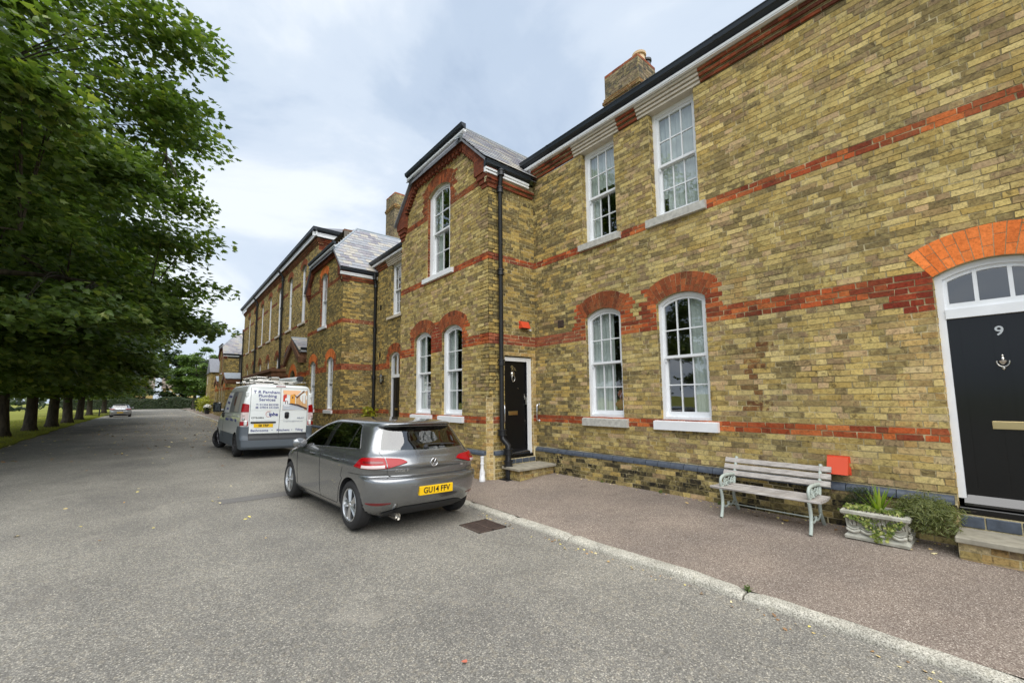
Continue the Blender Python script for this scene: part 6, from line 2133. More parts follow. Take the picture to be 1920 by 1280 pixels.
def rail(label, fr, u, z0, z1):
    m = MB(); m.tube([(u, .0, z0), (u, -.05, z0), (u, -.066, z0 + .03), (u, -.066, z1 - .03), (u, -.05, z1), (u, .0, z1)], .016, 10)
    o = m.build("grab_rail", M["chrome"], None, fr, smooth=50); tag(o, label, "grab rail")
    for z in (z0, z1):
        f = MB(); f.lathe([(0, -.012), (.032, -.010), (.036, .0)], 14, (u, -.001, z), axis=1); f.build("flange", M["chrome"], o, fr, smooth=40)


rail("chrome grab rail between the downpipe and door 9A", FR, 5.535, 1.20, 1.545)
rail("chrome grab rail on the house wall to the right of door 9A", FW, -6.86, 1.19, 1.545)
# lantern by the link house door
lt = thing("wall_lantern", "black wall lantern beside the tall narrow doorway", "lantern", (6.42, 15.42, 2.45))
c = (-15.42, -.10)
m = MB()
for k_ in range(6):
    a = math.pi / 3 * k_; m.tube([(c[0] + .055 * math.cos(a), c[1] + .055 * math.sin(a), 2.32), (c[0] + .085 * math.cos(a), c[1] + .085 * math.sin(a), 2.54)], .007, 6)
m.lathe([(0, 2.26), (.02, 2.265), (.03, 2.28), (.058, 2.31), (.064, 2.325)], 6, (c[0], c[1], 0)); m.lathe([(.10, 2.54), (.095, 2.55), (.05, 2.60), (.03, 2.63), (.018, 2.64), (.02, 2.66), (0, 2.675)], 6, (c[0], c[1], 0))
m.tube([(c[0], .0, 2.46), (c[0], c[1] + .08, 2.42)], .012, 6); m.box(c[0] - .035, c[0] + .035, -.012, .0, 2.36, 2.52)
m.build("lantern_frame", M["iron"], lt, FW, smooth=30)
m = MB(); m.lathe([(.053, 2.325), (.080, 2.54)], 6, (c[0], c[1], 0)); m.build("glass", M["glass"], lt, FW)
m = MB(); m.lathe([(0, 2.34), (.018, 2.34), (.02, 2.44), (0, 2.47)], 10, (c[0], c[1], 0)); m.build("bulb", M["lampglass"], lt, FW, smooth=True)
# white stand pipe at the corner of the bay
m = MB(); m.lathe([(0, .04), (.062, .04), (.062, .10), (.055, .11), (.050, .24), (.034, .30), (.034, .37), (.040, .372), (.040, .40), (.034, .402), (.034, .50), (.038, .502), (.038, .53), (.0, .535)], 18, (5.06, 7.03, 0))
o = m.build("vent_pipe", M["white"], None, smooth=40); tag(o, "short white painted standpipe on the ground at the bay corner", "pipe")
m = MB(); m.bevbox(5.02, 5.10, 6.985, 7.0, .17, .23, .004); m.build("cleaning_eye", M["white"], o)
m = MB()
for s_ in ((5.36, 6.60, 5.70, 6.86),): m.box(s_[0], s_[2], s_[1], s_[3], pave_z(5.5) - .02, pave_z(5.5) + .012)
for i in range(5): m.box(5.40 + .055 * i, 5.425 + .055 * i, 6.62, 6.84, pave_z(5.5) + .010, pave_z(5.5) + .018)
o = m.build("gully_grate", M["iron"], None); tag(o, "small black gully grate below the drainpipe in the corner", "drain cover")
# road gully
dg = thing("drain_grate", "rusty iron road drain grate by the kerb behind the grey car", "drain grate", (3.48, 4.84, -.04))
zz = road_z(3.48) + .004
m = MB()
for a, b, c_, d in ((3.26, 3.71, 4.60, 4.625), (3.26, 3.71, 5.055, 5.08), (3.26, 3.285, 4.6, 5.08), (3.685, 3.71, 4.6, 5.08), (3.47, 3.50, 4.6, 5.08)): m.box(a, b, c_, d, zz - .03, zz + .008)
m.build("rim", M["rust"], dg)
m = MB(); m.box(3.27, 3.70, 4.61, 5.07, zz - .004, zz + .0005); m.build("pit", M["ink"], dg)
bm_ = None
for i in range(11):
    y = 4.645 + i * .0385
    if bm_ is None:
        m = MB(); m.bevbox(-.21, .21, -.008, .008, -.012, .0075, .003); o = m.build("bar", M["rust"], None); bm_ = o.data
    else: o = link("bar", bm_)
    o.location = (3.485, y, zz); adopt(o, dg)
# terracotta bust on the window board of the left ground floor window
bu = thing("bust", "brown terracotta bust standing inside the left ground floor window", "bust", (6.70, 4.83, 1.40))
m = MB(); cx, cy, cz = 6.73, 4.83, 1.40
prof = [(.0, 0), (.05, .0), (.055, .02), (.03, .035), (.028, .05), (.07, .09), (.115, .14), (.12, .17), (.09, .20), (.045, .225), (.038, .25), (.045, .27), (.062, .30), (.070, .34), (.066, .38), (.045, .42), (.0, .435)]
vs = []; n = 18
for r, h in prof:
    wx, wy = (.62, 1.15) if .08 < h < .21 else (1.0, .85)
    for k_ in range(n):
        a = 2 * math.pi * k_ / n; vs.append((cx + r * wx * math.cos(a), cy + r * wy * math.sin(a), cz + h))
m.add(vs, [(i * n + k_, i * n + (k_ + 1) % n, (i + 1) * n + (k_ + 1) % n, (i + 1) * n + k_) for i in range(len(prof) - 1) for k_ in range(n)])
m.build("head_and_shoulders", M["terracotta"], bu, smooth=True)
m = MB(); m.prism([(cx - .066, cz + .365), (cx - .092, cz + .325), (cx - .062, cz + .318)], 1, cy - .012, cy + .012)
for s_ in (-1, 1): m.lathe([(0, -.012), (.014, -.006), (.018, .01)], 8, (cx, cy + s_ * .060, cz + .345), axis=1)
m.build("face_features", M["terracotta"], bu, smooth=40)
MB().box(6.62, 6.86, -(-5.43), 4.64, 1.365, 1.40).build("window_board", M["white"], h1.root)

# weeds and far planting
for nm, lab, cat, c, r, n, sz, kd, mt, sd in (
        ("weed", "leafy green buddleia growing at the foot of the black downpipe behind the grey car", "plant", (6.18, 15.95, .85), (.30, .38, .55), 420, .16, "oval", "leaf_yellow", 4),
        ("bush", "yellow green bush on the far pavement past the white van", "bush", (4.95, 71.0, 1.35), (1.1, 1.9, 1.15), 2600, .22, "oval", "leaf_yellow", 6),
        ("bush", "dark green bush at the far end of the row by the hedge", "bush", (6.0, 92.0, 1.3), (1.4, 2.0, 1.3), 1800, .3, "oval", "leaf_hedge", 9)):
    t_ = thing(nm, lab, cat, (c[0], c[1], .1))
    bushy(t_, c, r, n, sz, kd, M[mt], sd, obj_kind="stuff")
    m = MB(); rg_ = np.random.default_rng(sd)
    for i in range(10):
        e = np.array(c) + rg_.normal(0, .45, 3) * np.array(r); m.tube([(c[0], c[1], .0), (np.array((c[0], c[1], .0)) + e) / 2 + rg_.normal(0, .05, 3), e], [.02, .012, .004], 5)
    m.build("stem", M["bark"], t_, smooth=True)
ur = thing("flower_pot", "black pot of white flowers on the far pavement by the porches", "flower pot", (4.75, 66.5, .06))
m = MB(); m.lathe([(0, .06), (.22, .06), (.30, .35), (.33, .50), (.36, .52), (.30, .54), (0, .5)], 16, (4.75, 66.5, 0)); m.build("pot", M["iron"], ur, smooth=40)
bushy(ur, (4.75, 66.5, .85), (.42, .42, .38), 700, .10, "oval", M["leaf_hedge"], 12, obj_kind="stuff")
rg_ = np.random.default_rng(2); d = rg_.normal(0, 1, (260, 3)); d[:, 2] = abs(d[:, 2]); d /= np.linalg.norm(d, axis=1)[:, None]
leaves_mesh("blossom", np.array((4.75, 66.5, .88)) + d * (.45, .45, .42), d, np.full(260, .10), "oval", plain("white_petal", lin(236, 236, 228), .6), ur, rg_, obj_kind="stuff")

# fallen leaves
def litter(name, n, fx, fy, seed, sz=(.05, .115)):
    rg = np.random.default_rng(seed); x, y = fx(rg, n), fy(rg, n)
    z = np.array([max(road_z(a), -.2) for a in x]) + .008
    z = np.where(x > 4.06, [pave_z(a, b) + .008 for a, b in zip(x, y)], z)
    v, f = leaf_tris("lobed"); P = np.stack([x, y, z], 1)
    N = np.c_[rg.normal(0, .28, (n, 2)), np.ones(n)]
    pal = np.array([lin(210, 188, 128), lin(176, 138, 90), lin(222, 208, 160), lin(140, 108, 76), lin(224, 208, 120), lin(200, 170, 116)])
    o = leaves_mesh(name, P, N, rg.uniform(*sz, n), "lobed", M["dead"], None, rg)
    o.data.attributes["tone"].data.foreach_set("color", np.c_[np.repeat(pal[rg.integers(0, 6, n)] * rg.uniform(.75, 1.15, (n, 1)), len(f), 0), np.ones(n * len(f))].astype(np.float32).ravel())
    o["kind"] = "stuff"
litter("fallen_leaves", 900, lambda r, n: np.clip(r.normal(.2, 2.6, n), -5, 3.85), lambda r, n: 14 + r.gamma(2.2, 12, n), 31)
litter("fallen_leaves", 420, lambda r, n: 3.86 - np.abs(r.normal(0, .45, n)), lambda r, n: r.uniform(24, 62, n), 32)
litter("fallen_leaves", 70, lambda r, n: 3.88 - np.abs(r.normal(0, .10, n)), lambda r, n: r.uniform(.4, 5.6, n), 33, (.012, .04))
litter("fallen_leaves", 30, lambda r, n: r.uniform(-4, 1.6, n), lambda r, n: r.uniform(6, 14, n), 34, (.03, .08))
litter("fallen_leaves", 26, lambda r, n: 6.30 - np.abs(r.normal(0, .14, n)), lambda r, n: r.uniform(.5, 3.4, n), 35, (.02, .06))
litter("fallen_leaves", 90, lambda r, n: 6.40 - np.abs(r.normal(0, .05, n)), lambda r, n: r.uniform(.6, 6.3, n), 36, (.012, .035))
for x_, y_, r_ in ((4.06, 1.67, .03), (6.41, 3.9, .035), (6.40, 2.95, .03), (6.41, 5.1, .025)):
    t_ = thing("weed", {1.67: "tiny green weed in the kerb joint", 3.9: "small green weed at the wall foot below the ground floor window nearer door 9", 2.95: "small green weed at the wall foot just past the far end of the bench", 5.1: "small green weed at the wall foot under the window with the bust"}[y_], "weed", (x_, y_, pave_z(x_, y_)))
    bushy(t_, (x_, y_, pave_z(x_, y_) + r_ * .6), (r_, r_, r_ * .8), 60, r_ * .6, "oval", M["leaf"], int(y_ * 10), obj_kind="stuff")


def one_leaf(label, x, y, size, col, rot):
    v, f = leaf_tris("lobed"); v = v * size; c, s_ = math.cos(rot), math.sin(rot)
    P = np.c_[x + v[:, 0] * c - v[:, 1] * s_, y + v[:, 0] * s_ + v[:, 1] * c, (road_z(x) if x < 3.9 else pave_z(x, y)) + .012 - v[:, 2] * .9]
    o = mesh_obj("fallen_leaf", P, f.tolist(), M["dead"], None, smooth=True); face_col(o.data, np.repeat(np.array([col]), len(f), 0)); tag(o, label, "leaf", "single leaves on the road")


one_leaf("red fallen leaf lying on the asphalt in front of the kerb", 1.62, 2.42, .042, lin(186, 106, 84), 1.0)
one_leaf("curled yellowish leaf alone on the bare asphalt away from the kerb", -.03, 2.62, .09, lin(212, 190, 128), .5)
one_leaf("yellow brown leaf under the bench", 6.22, 2.05, .09, lin(196, 164, 84), 2.2)
# ------------------------------------------------------------------ plumber's van
def van():
    T = placer((2.82, 14.45, 0.0), math.radians(2.2), math.radians(1.8), 0.978)
    root = thing("van", "white plumber's van with lettered rear doors and roof rack parked beyond the grey hatchback", "van", tuple(T(np.array([2.6, 0, 0]))))
    k = lambda v: (lambda z: np.full_like(np.asarray(z, float), v))
    sh = Shell(
        pchip([.26, .34, .50, .57, .60, .66, 1.0, 1.5, 1.9, 2.06, 2.12, 2.17, 2.21, 2.235, 2.25], [.06, .0, .0, .01, .07, .10, .11, .125, .16, .19, .20, .215, .27, .45, .9]),
        pchip([.26, .5, .7, .95, 1.1, 1.25, 1.6, 2.0, 2.12, 2.2, 2.25], [5.28, 5.38, 5.4, 5.2, 4.92, 4.6, 4.2, 3.75, 3.55, 3.3, 2.9]),
        pchip([.26, .4, .6, 1.0, 1.3, 1.7, 2.0, 2.1, 2.16, 2.20, 2.235, 2.25], [.97, .995, 1.01, 1.02, 1.01, .965, .91, .885, .855, .80, .66, .40]),
        k(.16), k(.9), k(4.2), k(2.6), lambda x, z: 1 + 0 * x)
    wh = ((1.015, .335), (4.465, .335))
    def cut(C, sd):
        x, y, z = C[:, 0], np.abs(C[:, 1]), C[:, 2]
        cab = (x > 3.45 + (z - 1.25) * -.0) & (x < 4.55 - (z - 1.3) * 1.15) & (z > 1.28) & (z < 1.95) & (y > .6)
        scr = (x > 3.6) & (z > 1.3) & (z < 2.05) & (y < .75)
        return cab | scr
    def mats(C):
        x, y, z = C[:, 0], np.abs(C[:, 1]), C[:, 2]
        m = np.zeros(len(C), np.int32)
        m[(z < .52)] = 1
        m[(x < .13) & (z < .72) & (y < .82)] = 2
        m[(x < .13) & (z < .53)] = 1
        m[(x < .62) & (y > .82) & (z < .93) & (x < .62 - .0 * z)] = 1
        m[(x > .62) & (x < 3.9) & (z < .66)] = 1
        m[z < .36] = 1
        return m
    zs = np.unique(np.r_[np.linspace(.26, .74, 26), np.linspace(.74, 2.0, 46), np.linspace(2.0, 2.25, 26), .52, .53, .72, .93])
    sh.body("body", [M["van_paint"], M["greyplastic"], M["plastic"]], root, T, zs, cut, wh, .40, mats, 70, 150, 30)
    m = MB(); m.box(.3, 5.1, -.85, .85, .26, .42); m.box(1.5, 3.9, -.95, .95, .24, .36)
    for wx, wz in wh:
        for sg in (1, -1):
            m.add([(wx + .42 * math.cos(math.radians(a)), sg * .62, wz + .42 * math.sin(math.radians(a))) for a in range(-10, 191, 10)], [tuple(range(21))])
            n = 18; vs = []
            for q in range(n + 1):
                a = math.radians(-8 + 196 * q / n)
                for yy in (.98, .6): vs.append((wx + .405 * math.cos(a), sg * yy, wz + .405 * math.sin(a)))
            m.add(vs, [(2 * q, 2 * q + 1, 2 * q + 3, 2 * q + 2) for q in range(n)])
    tb(m, "underbody", M["plastic"], root, T, 30)
    for wx, wz in wh:
        for sg in (1, -1): wheel(root, T, wx, sg * (.90 if wx < 2 else .905), wz, .335, .215, .235, 10 if True else 5, .42 if wx > 2 else 0.0, "darkalloy", False, .014)
    R = Matrix(((0, 0, -1, 0), (-1, 0, 0, 0), (0, 1, 0, 0), (0, 0, 0, 1)))
    def rear_tx(name, body, y, z, size, mat, parent, **kw):
        text_obj(name, body, size, mat, parent, T.mat @ sh.basis("y", y, z, .011), .001, **kw)
    # rear doors
    ey = np.linspace(-1, 1, 2)
    doors = []
    for sg in (1, -1):
        d = sh.patch("rear_door", M["van_paint"], root, T, "y", np.linspace(.006 * sg, .800 * sg, 14), lambda q: .735, lambda q: 2.115, 26, .004, 1, .01)
        sh.patch("door_skirt", M["plastic"], d, T, "y", np.linspace(.006 * sg, .800 * sg, 8), lambda q: .545, lambda q: .728, 4, .004, 1, .01)
        sh.patch("window_panel", M["van_paint"], d, T, "y", np.linspace(.06 * sg, .745 * sg, 10), lambda q: 1.435, lambda q: 2.06, 12, .008, 1, .006)
        sh.seam("door_crease", d, T, "y", [(q, 1.425) for q in np.linspace(.01 * sg, .80 * sg, 14)], .006, .004, M["van_paint"])
        sh.seam("door_crease", d, T, "y", [(q, 1.14) for q in np.linspace(.01 * sg, .80 * sg, 14)], .006, .004, M["van_paint"])
        sh.seam("shut_line", root, T, "y", [(sg * .808, z) for z in np.linspace(.55, 2.12, 20)], .005, .002)
        for hz in (.86, 1.72):
            m = MB(); P = sh.pn("s", sg * .90, hz + .18, .012); m.bevbox(P[0] - .02, P[0] + .05, P[1] - .045, P[1] + .045, P[2] - .075, P[2] + .075, .018); tb(m, "hinge", M["van_paint"], d, T, 40)
        doors.append(d)
    sh.seam("shut_line", root, T, "y", [(0, z) for z in np.linspace(.545, 2.12, 24)], .005, .003)
    sh.seam("shut_line", root, T, "y", [(q, 2.122) for q in np.linspace(-.80, .80, 20)], .004, .002)
    L, Rr = doors
    nv = M["navy"]
    rear_tx("lettering", "T R Parnham", .385, 1.975, .125, nv, L, bold=.002, sx=1.1)
    rear_tx("lettering", "Plumbing", .365, 1.86, .125, nv, L, bold=.002, sx=1.1)
    rear_tx("lettering", "Services", .37, 1.745, .125, nv, L, bold=.002, sx=1.1)
    rear_tx("lettering", "T: 01304 823399", .36, 1.59, .080, nv, L, bold=.001, sx=1.12)
    rear_tx("lettering", "M: 07834 541020", .36, 1.505, .080, nv, L, bold=.001, sx=1.12)
    rear_tx("lettering", "iphe", .175, 1.300, .145, nv, L, bold=.005)
    rear_tx("lettering", "CITROËN", .60, 1.195, .058, M["ink"], L, bold=.001, sx=1.35)
    rear_tx("lettering", "RELAY", -.61, 1.185, .058, M["greyink"], Rr, bold=.002, sx=1.25)
    rear_tx("lettering", "E: trparnham@hotmail.co.uk", -.40, 1.085, .048, M["greyink"], Rr)
    rear_tx("lettering", "Bathrooms", .525, .815, .098, nv, L, bold=.001, sx=1.08)
    rear_tx("lettering", "•", .185, .815, .098, nv, L)
    rear_tx("lettering", "Kitchens", -.125, .815, .098, nv, Rr, bold=.001, sx=1.08)
    rear_tx("lettering", "•", -.375, .815, .098, nv, Rr)
    rear_tx("lettering", "Tiling", -.585, .815, .098, nv, Rr, bold=.001, sx=1.08)
    m = MB(); c = sh.pn("y", .30, 1.305, .009); t = np.linspace(math.radians(60), math.radians(285), 20)
    m.tube([(c[0] + .0 * a, c[1] - .085 * math.cos(a), c[2] + .085 * math.sin(a)) for a in t], [.003] + [.008] * 18 + [.003], 6, flat=.5); tb(m, "badge_arc", M["redink"], L, T)
    # printed picture on the right door: flat shapes of a kitchen interior
    def blot(mat, pts, off):
        V = np.array([sh.pn("y", a, b, off) for a, b in pts]); V2 = V.copy()
        mesh_obj("printed_panel", T(V2), [tuple(range(len(pts)))], mat, Rr)
    pr = lambda n, c: plain(n, c, .4)
    C = {n: pr("print_" + n, lin(*c)) for n, c in dict(tan=(196, 140, 92), red=(200, 62, 44), cream=(238, 214, 176), gold=(226, 160, 66), brown=(104, 62, 46), wood=(206, 166, 118), white=(232, 234, 236), dark=(66, 52, 58), peach=(238, 186, 140), grey=(190, 196, 204)).items()}
    blot(C["tan"], [(-.065, 1.44), (-.065, 2.055), (-.79, 2.055), (-.79, 1.44)], .0155)
    blot(C["peach"], [(-.07, 1.93), (-.07, 2.05), (-.60, 2.05), (-.48, 1.90)], .0165)
    blot(C["red"], [(-.07, 1.70), (-.07, 1.90), (-.17, 1.93), (-.17, 1.70)], .0165)
    blot(C["white"], [(-.10, 1.56), (-.13, 1.80), (-.24, 1.84), (-.26, 1.56)], .0175)
    blot(C["gold"], [(-.27, 1.62), (-.27, 1.90), (-.42, 1.95), (-.42, 1.62)], .0175)
    blot(C["wood"], [(-.44, 1.58), (-.44, 1.80), (-.60, 1.98), (-.785, 2.04), (-.785, 1.50)], .0165)
    blot(C["brown"], [(-.36, 1.95), (-.47, 1.86), (-.66, 2.05), (-.72, 2.05), (-.47, 1.80)], .0185)
    blot(C["dark"], [(-.20, 1.63), (-.30, 1.65), (-.50, 1.62), (-.785, 1.50), (-.785, 1.45), (-.50, 1.56), (-.30, 1.61)], .0195)
    blot(C["grey"], [(-.07, 1.445), (-.07, 1.60), (-.30, 1.60), (-.50, 1.55), (-.74, 1.445)], .0175)
    blot(C["dark"], [(-.325, 1.80), (-.325, 1.86), (-.355, 1.86), (-.355, 1.80)], .0195)
    for q in (-.55, -.64, -.72): blot(C["tan"], [(q, 1.60), (q, 1.90), (q - .012, 1.905), (q - .012, 1.59)], .0185)
    for q in (-.13, -.19): blot(C["dark"], [(q, 1.62), (q, 1.72), (q - .018, 1.72), (q - .018, 1.62)], .0195)
    m = MB(); P = sh.pn("y", -.20, 1.275, .006); m.bevbox(P[0] - .022, P[0] + .01, -.262, -.138, 1.175, 1.375, .03); h = tb(m, "door_handle", M["plastic"], Rr, T, 40)
    m = MB(); m.bevbox(P[0] - .032, P[0] - .01, -.235, -.165, 1.20, 1.32, .02); tb(m, "handle_lever", M["gloss_black"], h, T, 40)
    m = MB(); P = sh.pn("y", .435, 1.06, .0); m.bevbox(P[0] - .03, P[0] + .02, .095, .775, 1.03, 1.085, .012); tb(m, "plate_lamp", M["plastic"], L, T, 40)
    m = MB(); m.bevbox(P[0] - .016, P[0] + .01, .165, .685, .905, 1.015, .004); pl = tb(m, "number_plate", M["yellow"], L, T, 30)
    text_obj("plate_text", "S8 TRP", .098, M["ink"], pl, T.mat @ Matrix.Translation((P[0] - .0165, .425, .960)) @ R, .001, bold=.003, sx=.95)
    sh.patch("brake_light", M["darkred"], root, T, "y", np.linspace(-.14, .14, 8), lambda q: 2.155, lambda q: 2.185, 2, .010, 1, .014)
    # tail lamps wrap the corners
    for sg in (1, -1):
        lp = None
        for za, zb, mt, nm in ((.955, 1.085, "redlamp", "tail_lamp"), (1.085, 1.36, "clearlamp", "tail_lamp"), (1.36, 1.62, "redlamp", "tail_lamp")):
            o = sh.patch(nm, M[mt], root, T, "s", sg * np.linspace(.835, 1.10, 10), lambda q: za + .002 + (.0 if za > .96 else .02 * (abs(q) - .83)), lambda q: zb - .002 - (0 if zb < 1.5 else .30 * max(0, .93 - abs(q)) + .10 * max(0, abs(q) - 1.0)), 6, .014, 1, .02)
        for hz in (1.15, 1.28):
            m = MB(); c = sh.pn("s", sg * .955, hz, .012); m.lathe([(0, -.022), (.035, -.016), (.045, .0)], 16, tuple(c), axis=0); tb(m, "lamp_bulb_lens", M["chrome"] if hz < 1.2 else M["clearlamp"], o, T, 40)
        sh.patch("reflector", M["redlamp"], root, T, "s", sg * np.linspace(.86, .93, 5), lambda q: .60, lambda q: .68, 3, .006, 1, .01)
        sh.patch("bumper_corner", M["greyplastic"], root, T, "s", sg * np.linspace(.815, 1.55, 16), lambda q: .535, lambda q: .935 if abs(q) < 1.45 else .935 - (abs(q) - 1.45) * 1.5, 8, .010, 1, .012)
        sh.patch("cab_window", M["privacy"], root, T, "x", np.linspace(3.45, 4.50, 12), lambda q: 1.28, lambda q: min(1.95, 1.3 + (4.56 - q) / 1.15), 6, .001, sg)
        sh.seam("shut_line", root, T, "x", [(3.36, z) for z in np.linspace(.45, 2.0, 14)], .004, .001, None, sg)
        sh.seam("shut_line", root, T, "x", [(4.30 + .3 * (1.3 - z) * (z > .9), z) for z in np.linspace(.75, 1.3, 8)], .004, .001, None, sg)
        sh.seam("side_rib", root, T, "x", [(x, 1.22) for x in np.linspace(.5, 4.3, 16)], .010, .0, M["van_paint"], sg)
        m = MB(); m.bevbox(3.92, 4.12, sg * 1.03, sg * 1.28, 1.30, 1.66, .045); m.tube([(4.05, sg * .88, 1.36), (4.05, sg * 1.10, 1.38)], .05, 8); mi = tb(m, "mirror", M["gloss_black"], root, T, 40)
        m = MB(); m.bevbox(3.912, 3.925, sg * 1.06, sg * 1.25, 1.36, 1.62, .02); tb(m, "mirror_glass", plain("dim_mirror", (.12, .13, .13), .1, 1.0), mi, T, 40)
        for hx in (3.25, 3.52):
            m = MB(); m.bevbox(hx - .05, hx + .05, sg * 1.005, sg * 1.045, 1.13, 1.30, .018); tb(m, "side_handle", M["plastic"], root, T, 40)
    # left side print: sticker, dark picture panel
    R2 = Matrix(((1, 0, 0, 0), (0, 0, 1, 0), (0, 1, 0, 0), (0, 0, 0, 1)))
    sticker = sh.patch("sticker", M["white"], root, T, "x", np.linspace(2.30, 3.20, 8), lambda q: 1.32, lambda q: 1.98, 8, .005)
    pic = sh.patch("printed_panel", plain("print_smoke", lin(120, 122, 126), .35), root, T, "x", np.linspace(.75, 2.27, 12), lambda q: 1.34, lambda q: 2.0, 10, .005)
    sh.patch("printed_panel", plain("print_grey_wood", lin(172, 168, 160), .4), pic, T, "x", np.linspace(.80, 1.45, 8), lambda q: 1.36, lambda q: 1.98, 8, .007)
    sh.patch("printed_panel", C["brown"], pic, T, "x", np.linspace(1.55, 1.75, 4), lambda q: 1.55, lambda q: 1.85, 4, .007)
    def side_tx(body, x, z, size, parent, **kw):
        P = sh.pn("x", x, z, .010); tl = (sh.at("x", x, z + .1)[1] - sh.at("x", x, z - .1)[1]) / .2
        # text reads towards the tail on the left flank
        B = Matrix(((-1, 0, 0, 0), (0, 0, 1, 0), (0, 1, 0, 0), (0, 0, 0, 1)))
        text_obj("lettering", body, size, nv, parent, T.mat @ Matrix.Translation(tuple(P)) @ Matrix.Rotation(-math.atan(tl), 4, "X") @ B, .001, **kw)
    side_tx("T R Parnham", 2.75, 1.85, .13, sticker, bold=.002)
    side_tx("Plumbing", 2.75, 1.65, .13, sticker, bold=.002)
    side_tx("Services", 2.75, 1.45, .13, sticker, bold=.002)
    for w_, x_ in (("Bathrooms", 2.55), ("•", 2.08), ("Kitchens", 1.68), ("•", 1.29), ("Tiling", 1.02)): side_tx(w_, x_, 1.10, .13, root, bold=.002)
    return root, sh, T


_van, _vsh, TV = van()
# what is strapped to the roof
rk = thing("roof_rack", "steel roof rack bars bolted across the white van's roof", "roof rack", tuple(TV(np.array([1.8, 0, 2.25]))))
m = MB()
for x in (.55, 1.7, 2.8): m.tube([(x, -.80, 2.20), (x, -.82, 2.34), (x, .82, 2.34), (x, .80, 2.20)], .018, 8)
for y in (-.72, .72): m.tube([(.4, y, 2.335), (3.0, y, 2.335)], .016, 8)
tb(m, "bars", M["steel"], rk, TV)
pc = thing("pipe_carrier", "white pipe tube with dark end cap strapped along the right of the van roof", "pipe tube", tuple(TV(np.array([1.8, -.55, 2.36]))))
m = MB(); m.tube([(.45, -.60, 2.445), (3.4, -.40, 2.45)], .085, 20); tb(m, "tube", M["van_paint"], pc, TV)
m = MB(); m.tube([(.36, -.606, 2.445), (.39, -.604, 2.445), (.50, -.597, 2.445)], [.088, .096, .096], 20); tb(m, "end_cap", M["plastic"], pc, TV)
ld = thing("ladder", "grey folded ladder lying on the left of the van roof rack", "ladder", tuple(TV(np.array([1.8, .4, 2.36]))))
m = MB()
for y, z, a, b in ((.22, 2.36, .7, 3.3), (.56, 2.36, .7, 3.3), (.24, 2.45, 1.0, 3.1), (.54, 2.45, 1.0, 3.1)):
    tb(MB().box(a, b, y, y + .03, z, z + .07), "rail", M["steel"], ld, TV)
for x, z in [(x, 2.395) for x in np.arange(.85, 3.2, .26)] + [(x, 2.485) for x in np.arange(1.1, 3.0, .26)]:
    tb(MB().tube([(x, .22, z), (x, .59, z)], .014, 8), "rung", M["steel"], ld, TV)
m = MB(); m.bevbox(.9, 1.25, -.1, .16, 2.36, 2.50, .02)
for x in (1.35, 1.6): m.bevbox(x, x + .1, -.12, .18, 2.36, 2.47, .02)
bx = tb(m, "roof_clamp", M["steel"], rk, TV)
# ------------------------------------------------------------------ trees
def crown_points(c, rx, rz_up, rz_dn, K, per, rg, spread=(.62, .14), low=None, inner=.45, seed=1):
    """sprays of leaves: K flattened tufts spread over a lumpy envelope, each of `per` leaves"""
    f = seed * 1.7
    nb = max(6, K // 15)                      # boughs: groups of sprays with gaps between them
    bd = rg.normal(0, 1, (nb * 3, 3)); bd /= np.linalg.norm(bd, axis=1)[:, None]
    sel = [0]
    for q in range(1, len(bd)):
        if len(sel) < nb and np.min(((bd[sel] - bd[q]) ** 2).sum(1)) > .9 / nb: sel.append(q)
    bd = bd[sel]; nb = len(bd)
    brad = rg.uniform(.78, 1.06, nb)
    bs = rg.uniform(.9, 1.5, nb)
    bi = rg.integers(0, nb, K)
    inside = rg.random(K) < .22
    Rv = lambda dd: np.stack([np.full(len(dd), rx), np.full(len(dd), rx), np.where(dd[:, 2] > 0, rz_up, rz_dn)], 1)
    base = bd[bi] * brad[bi][:, None] * Rv(bd[bi])
    base = np.where(inside[:, None], base * rg.uniform(inner, .85, (K, 1)), base)
    C = np.array(c) + base + np.clip(rg.normal(0, 1, (K, 3)), -1.5, 1.5) * np.array([1, 1, .5]) * (.20 * rx * bs[bi])[:, None] * .40
    d = (C - np.array(c)) / Rv(bd[bi])
    d /= np.linalg.norm(d, axis=1)[:, None] + 1e-9
    if low is not None: C[:, 2] = np.maximum(C[:, 2], low + rg.random(K) * .9)
    out = d * (1, 1, .0); out /= np.linalg.norm(out, axis=1)[:, None] + 1e-9
    side = np.stack([-out[:, 1], out[:, 0], np.zeros(K)], 1)
    s, t = spread
    tn = lambda q, sh_: np.clip(rg.normal(0, q, sh_), -1.35 * q, 1.35 * q)
    a = tn(s, (K, per)); b = tn(s * .8, (K, per)); h = tn(t, (K, per))
    droop = -.28 * np.maximum(a, 0) ** 1.3 - .12 * np.abs(b)
    P = C[:, None] + a[..., None] * out[:, None] + b[..., None] * side[:, None]
    P[..., 2] += h + droop
    N = np.repeat((out * .35)[:, None], per, 1) + rg.normal(0, .42, (K, per, 3)) + (0, 0, .9)
    D = np.repeat(out[:, None], per, 1) + .8 * (a[..., None] * out[:, None] + b[..., None] * side[:, None]) + rg.normal(0, .35, (K, per, 3)) - (0, 0, .35)
    return C, P.reshape(-1, 3), N.reshape(-1, 3), D.reshape(-1, 3)


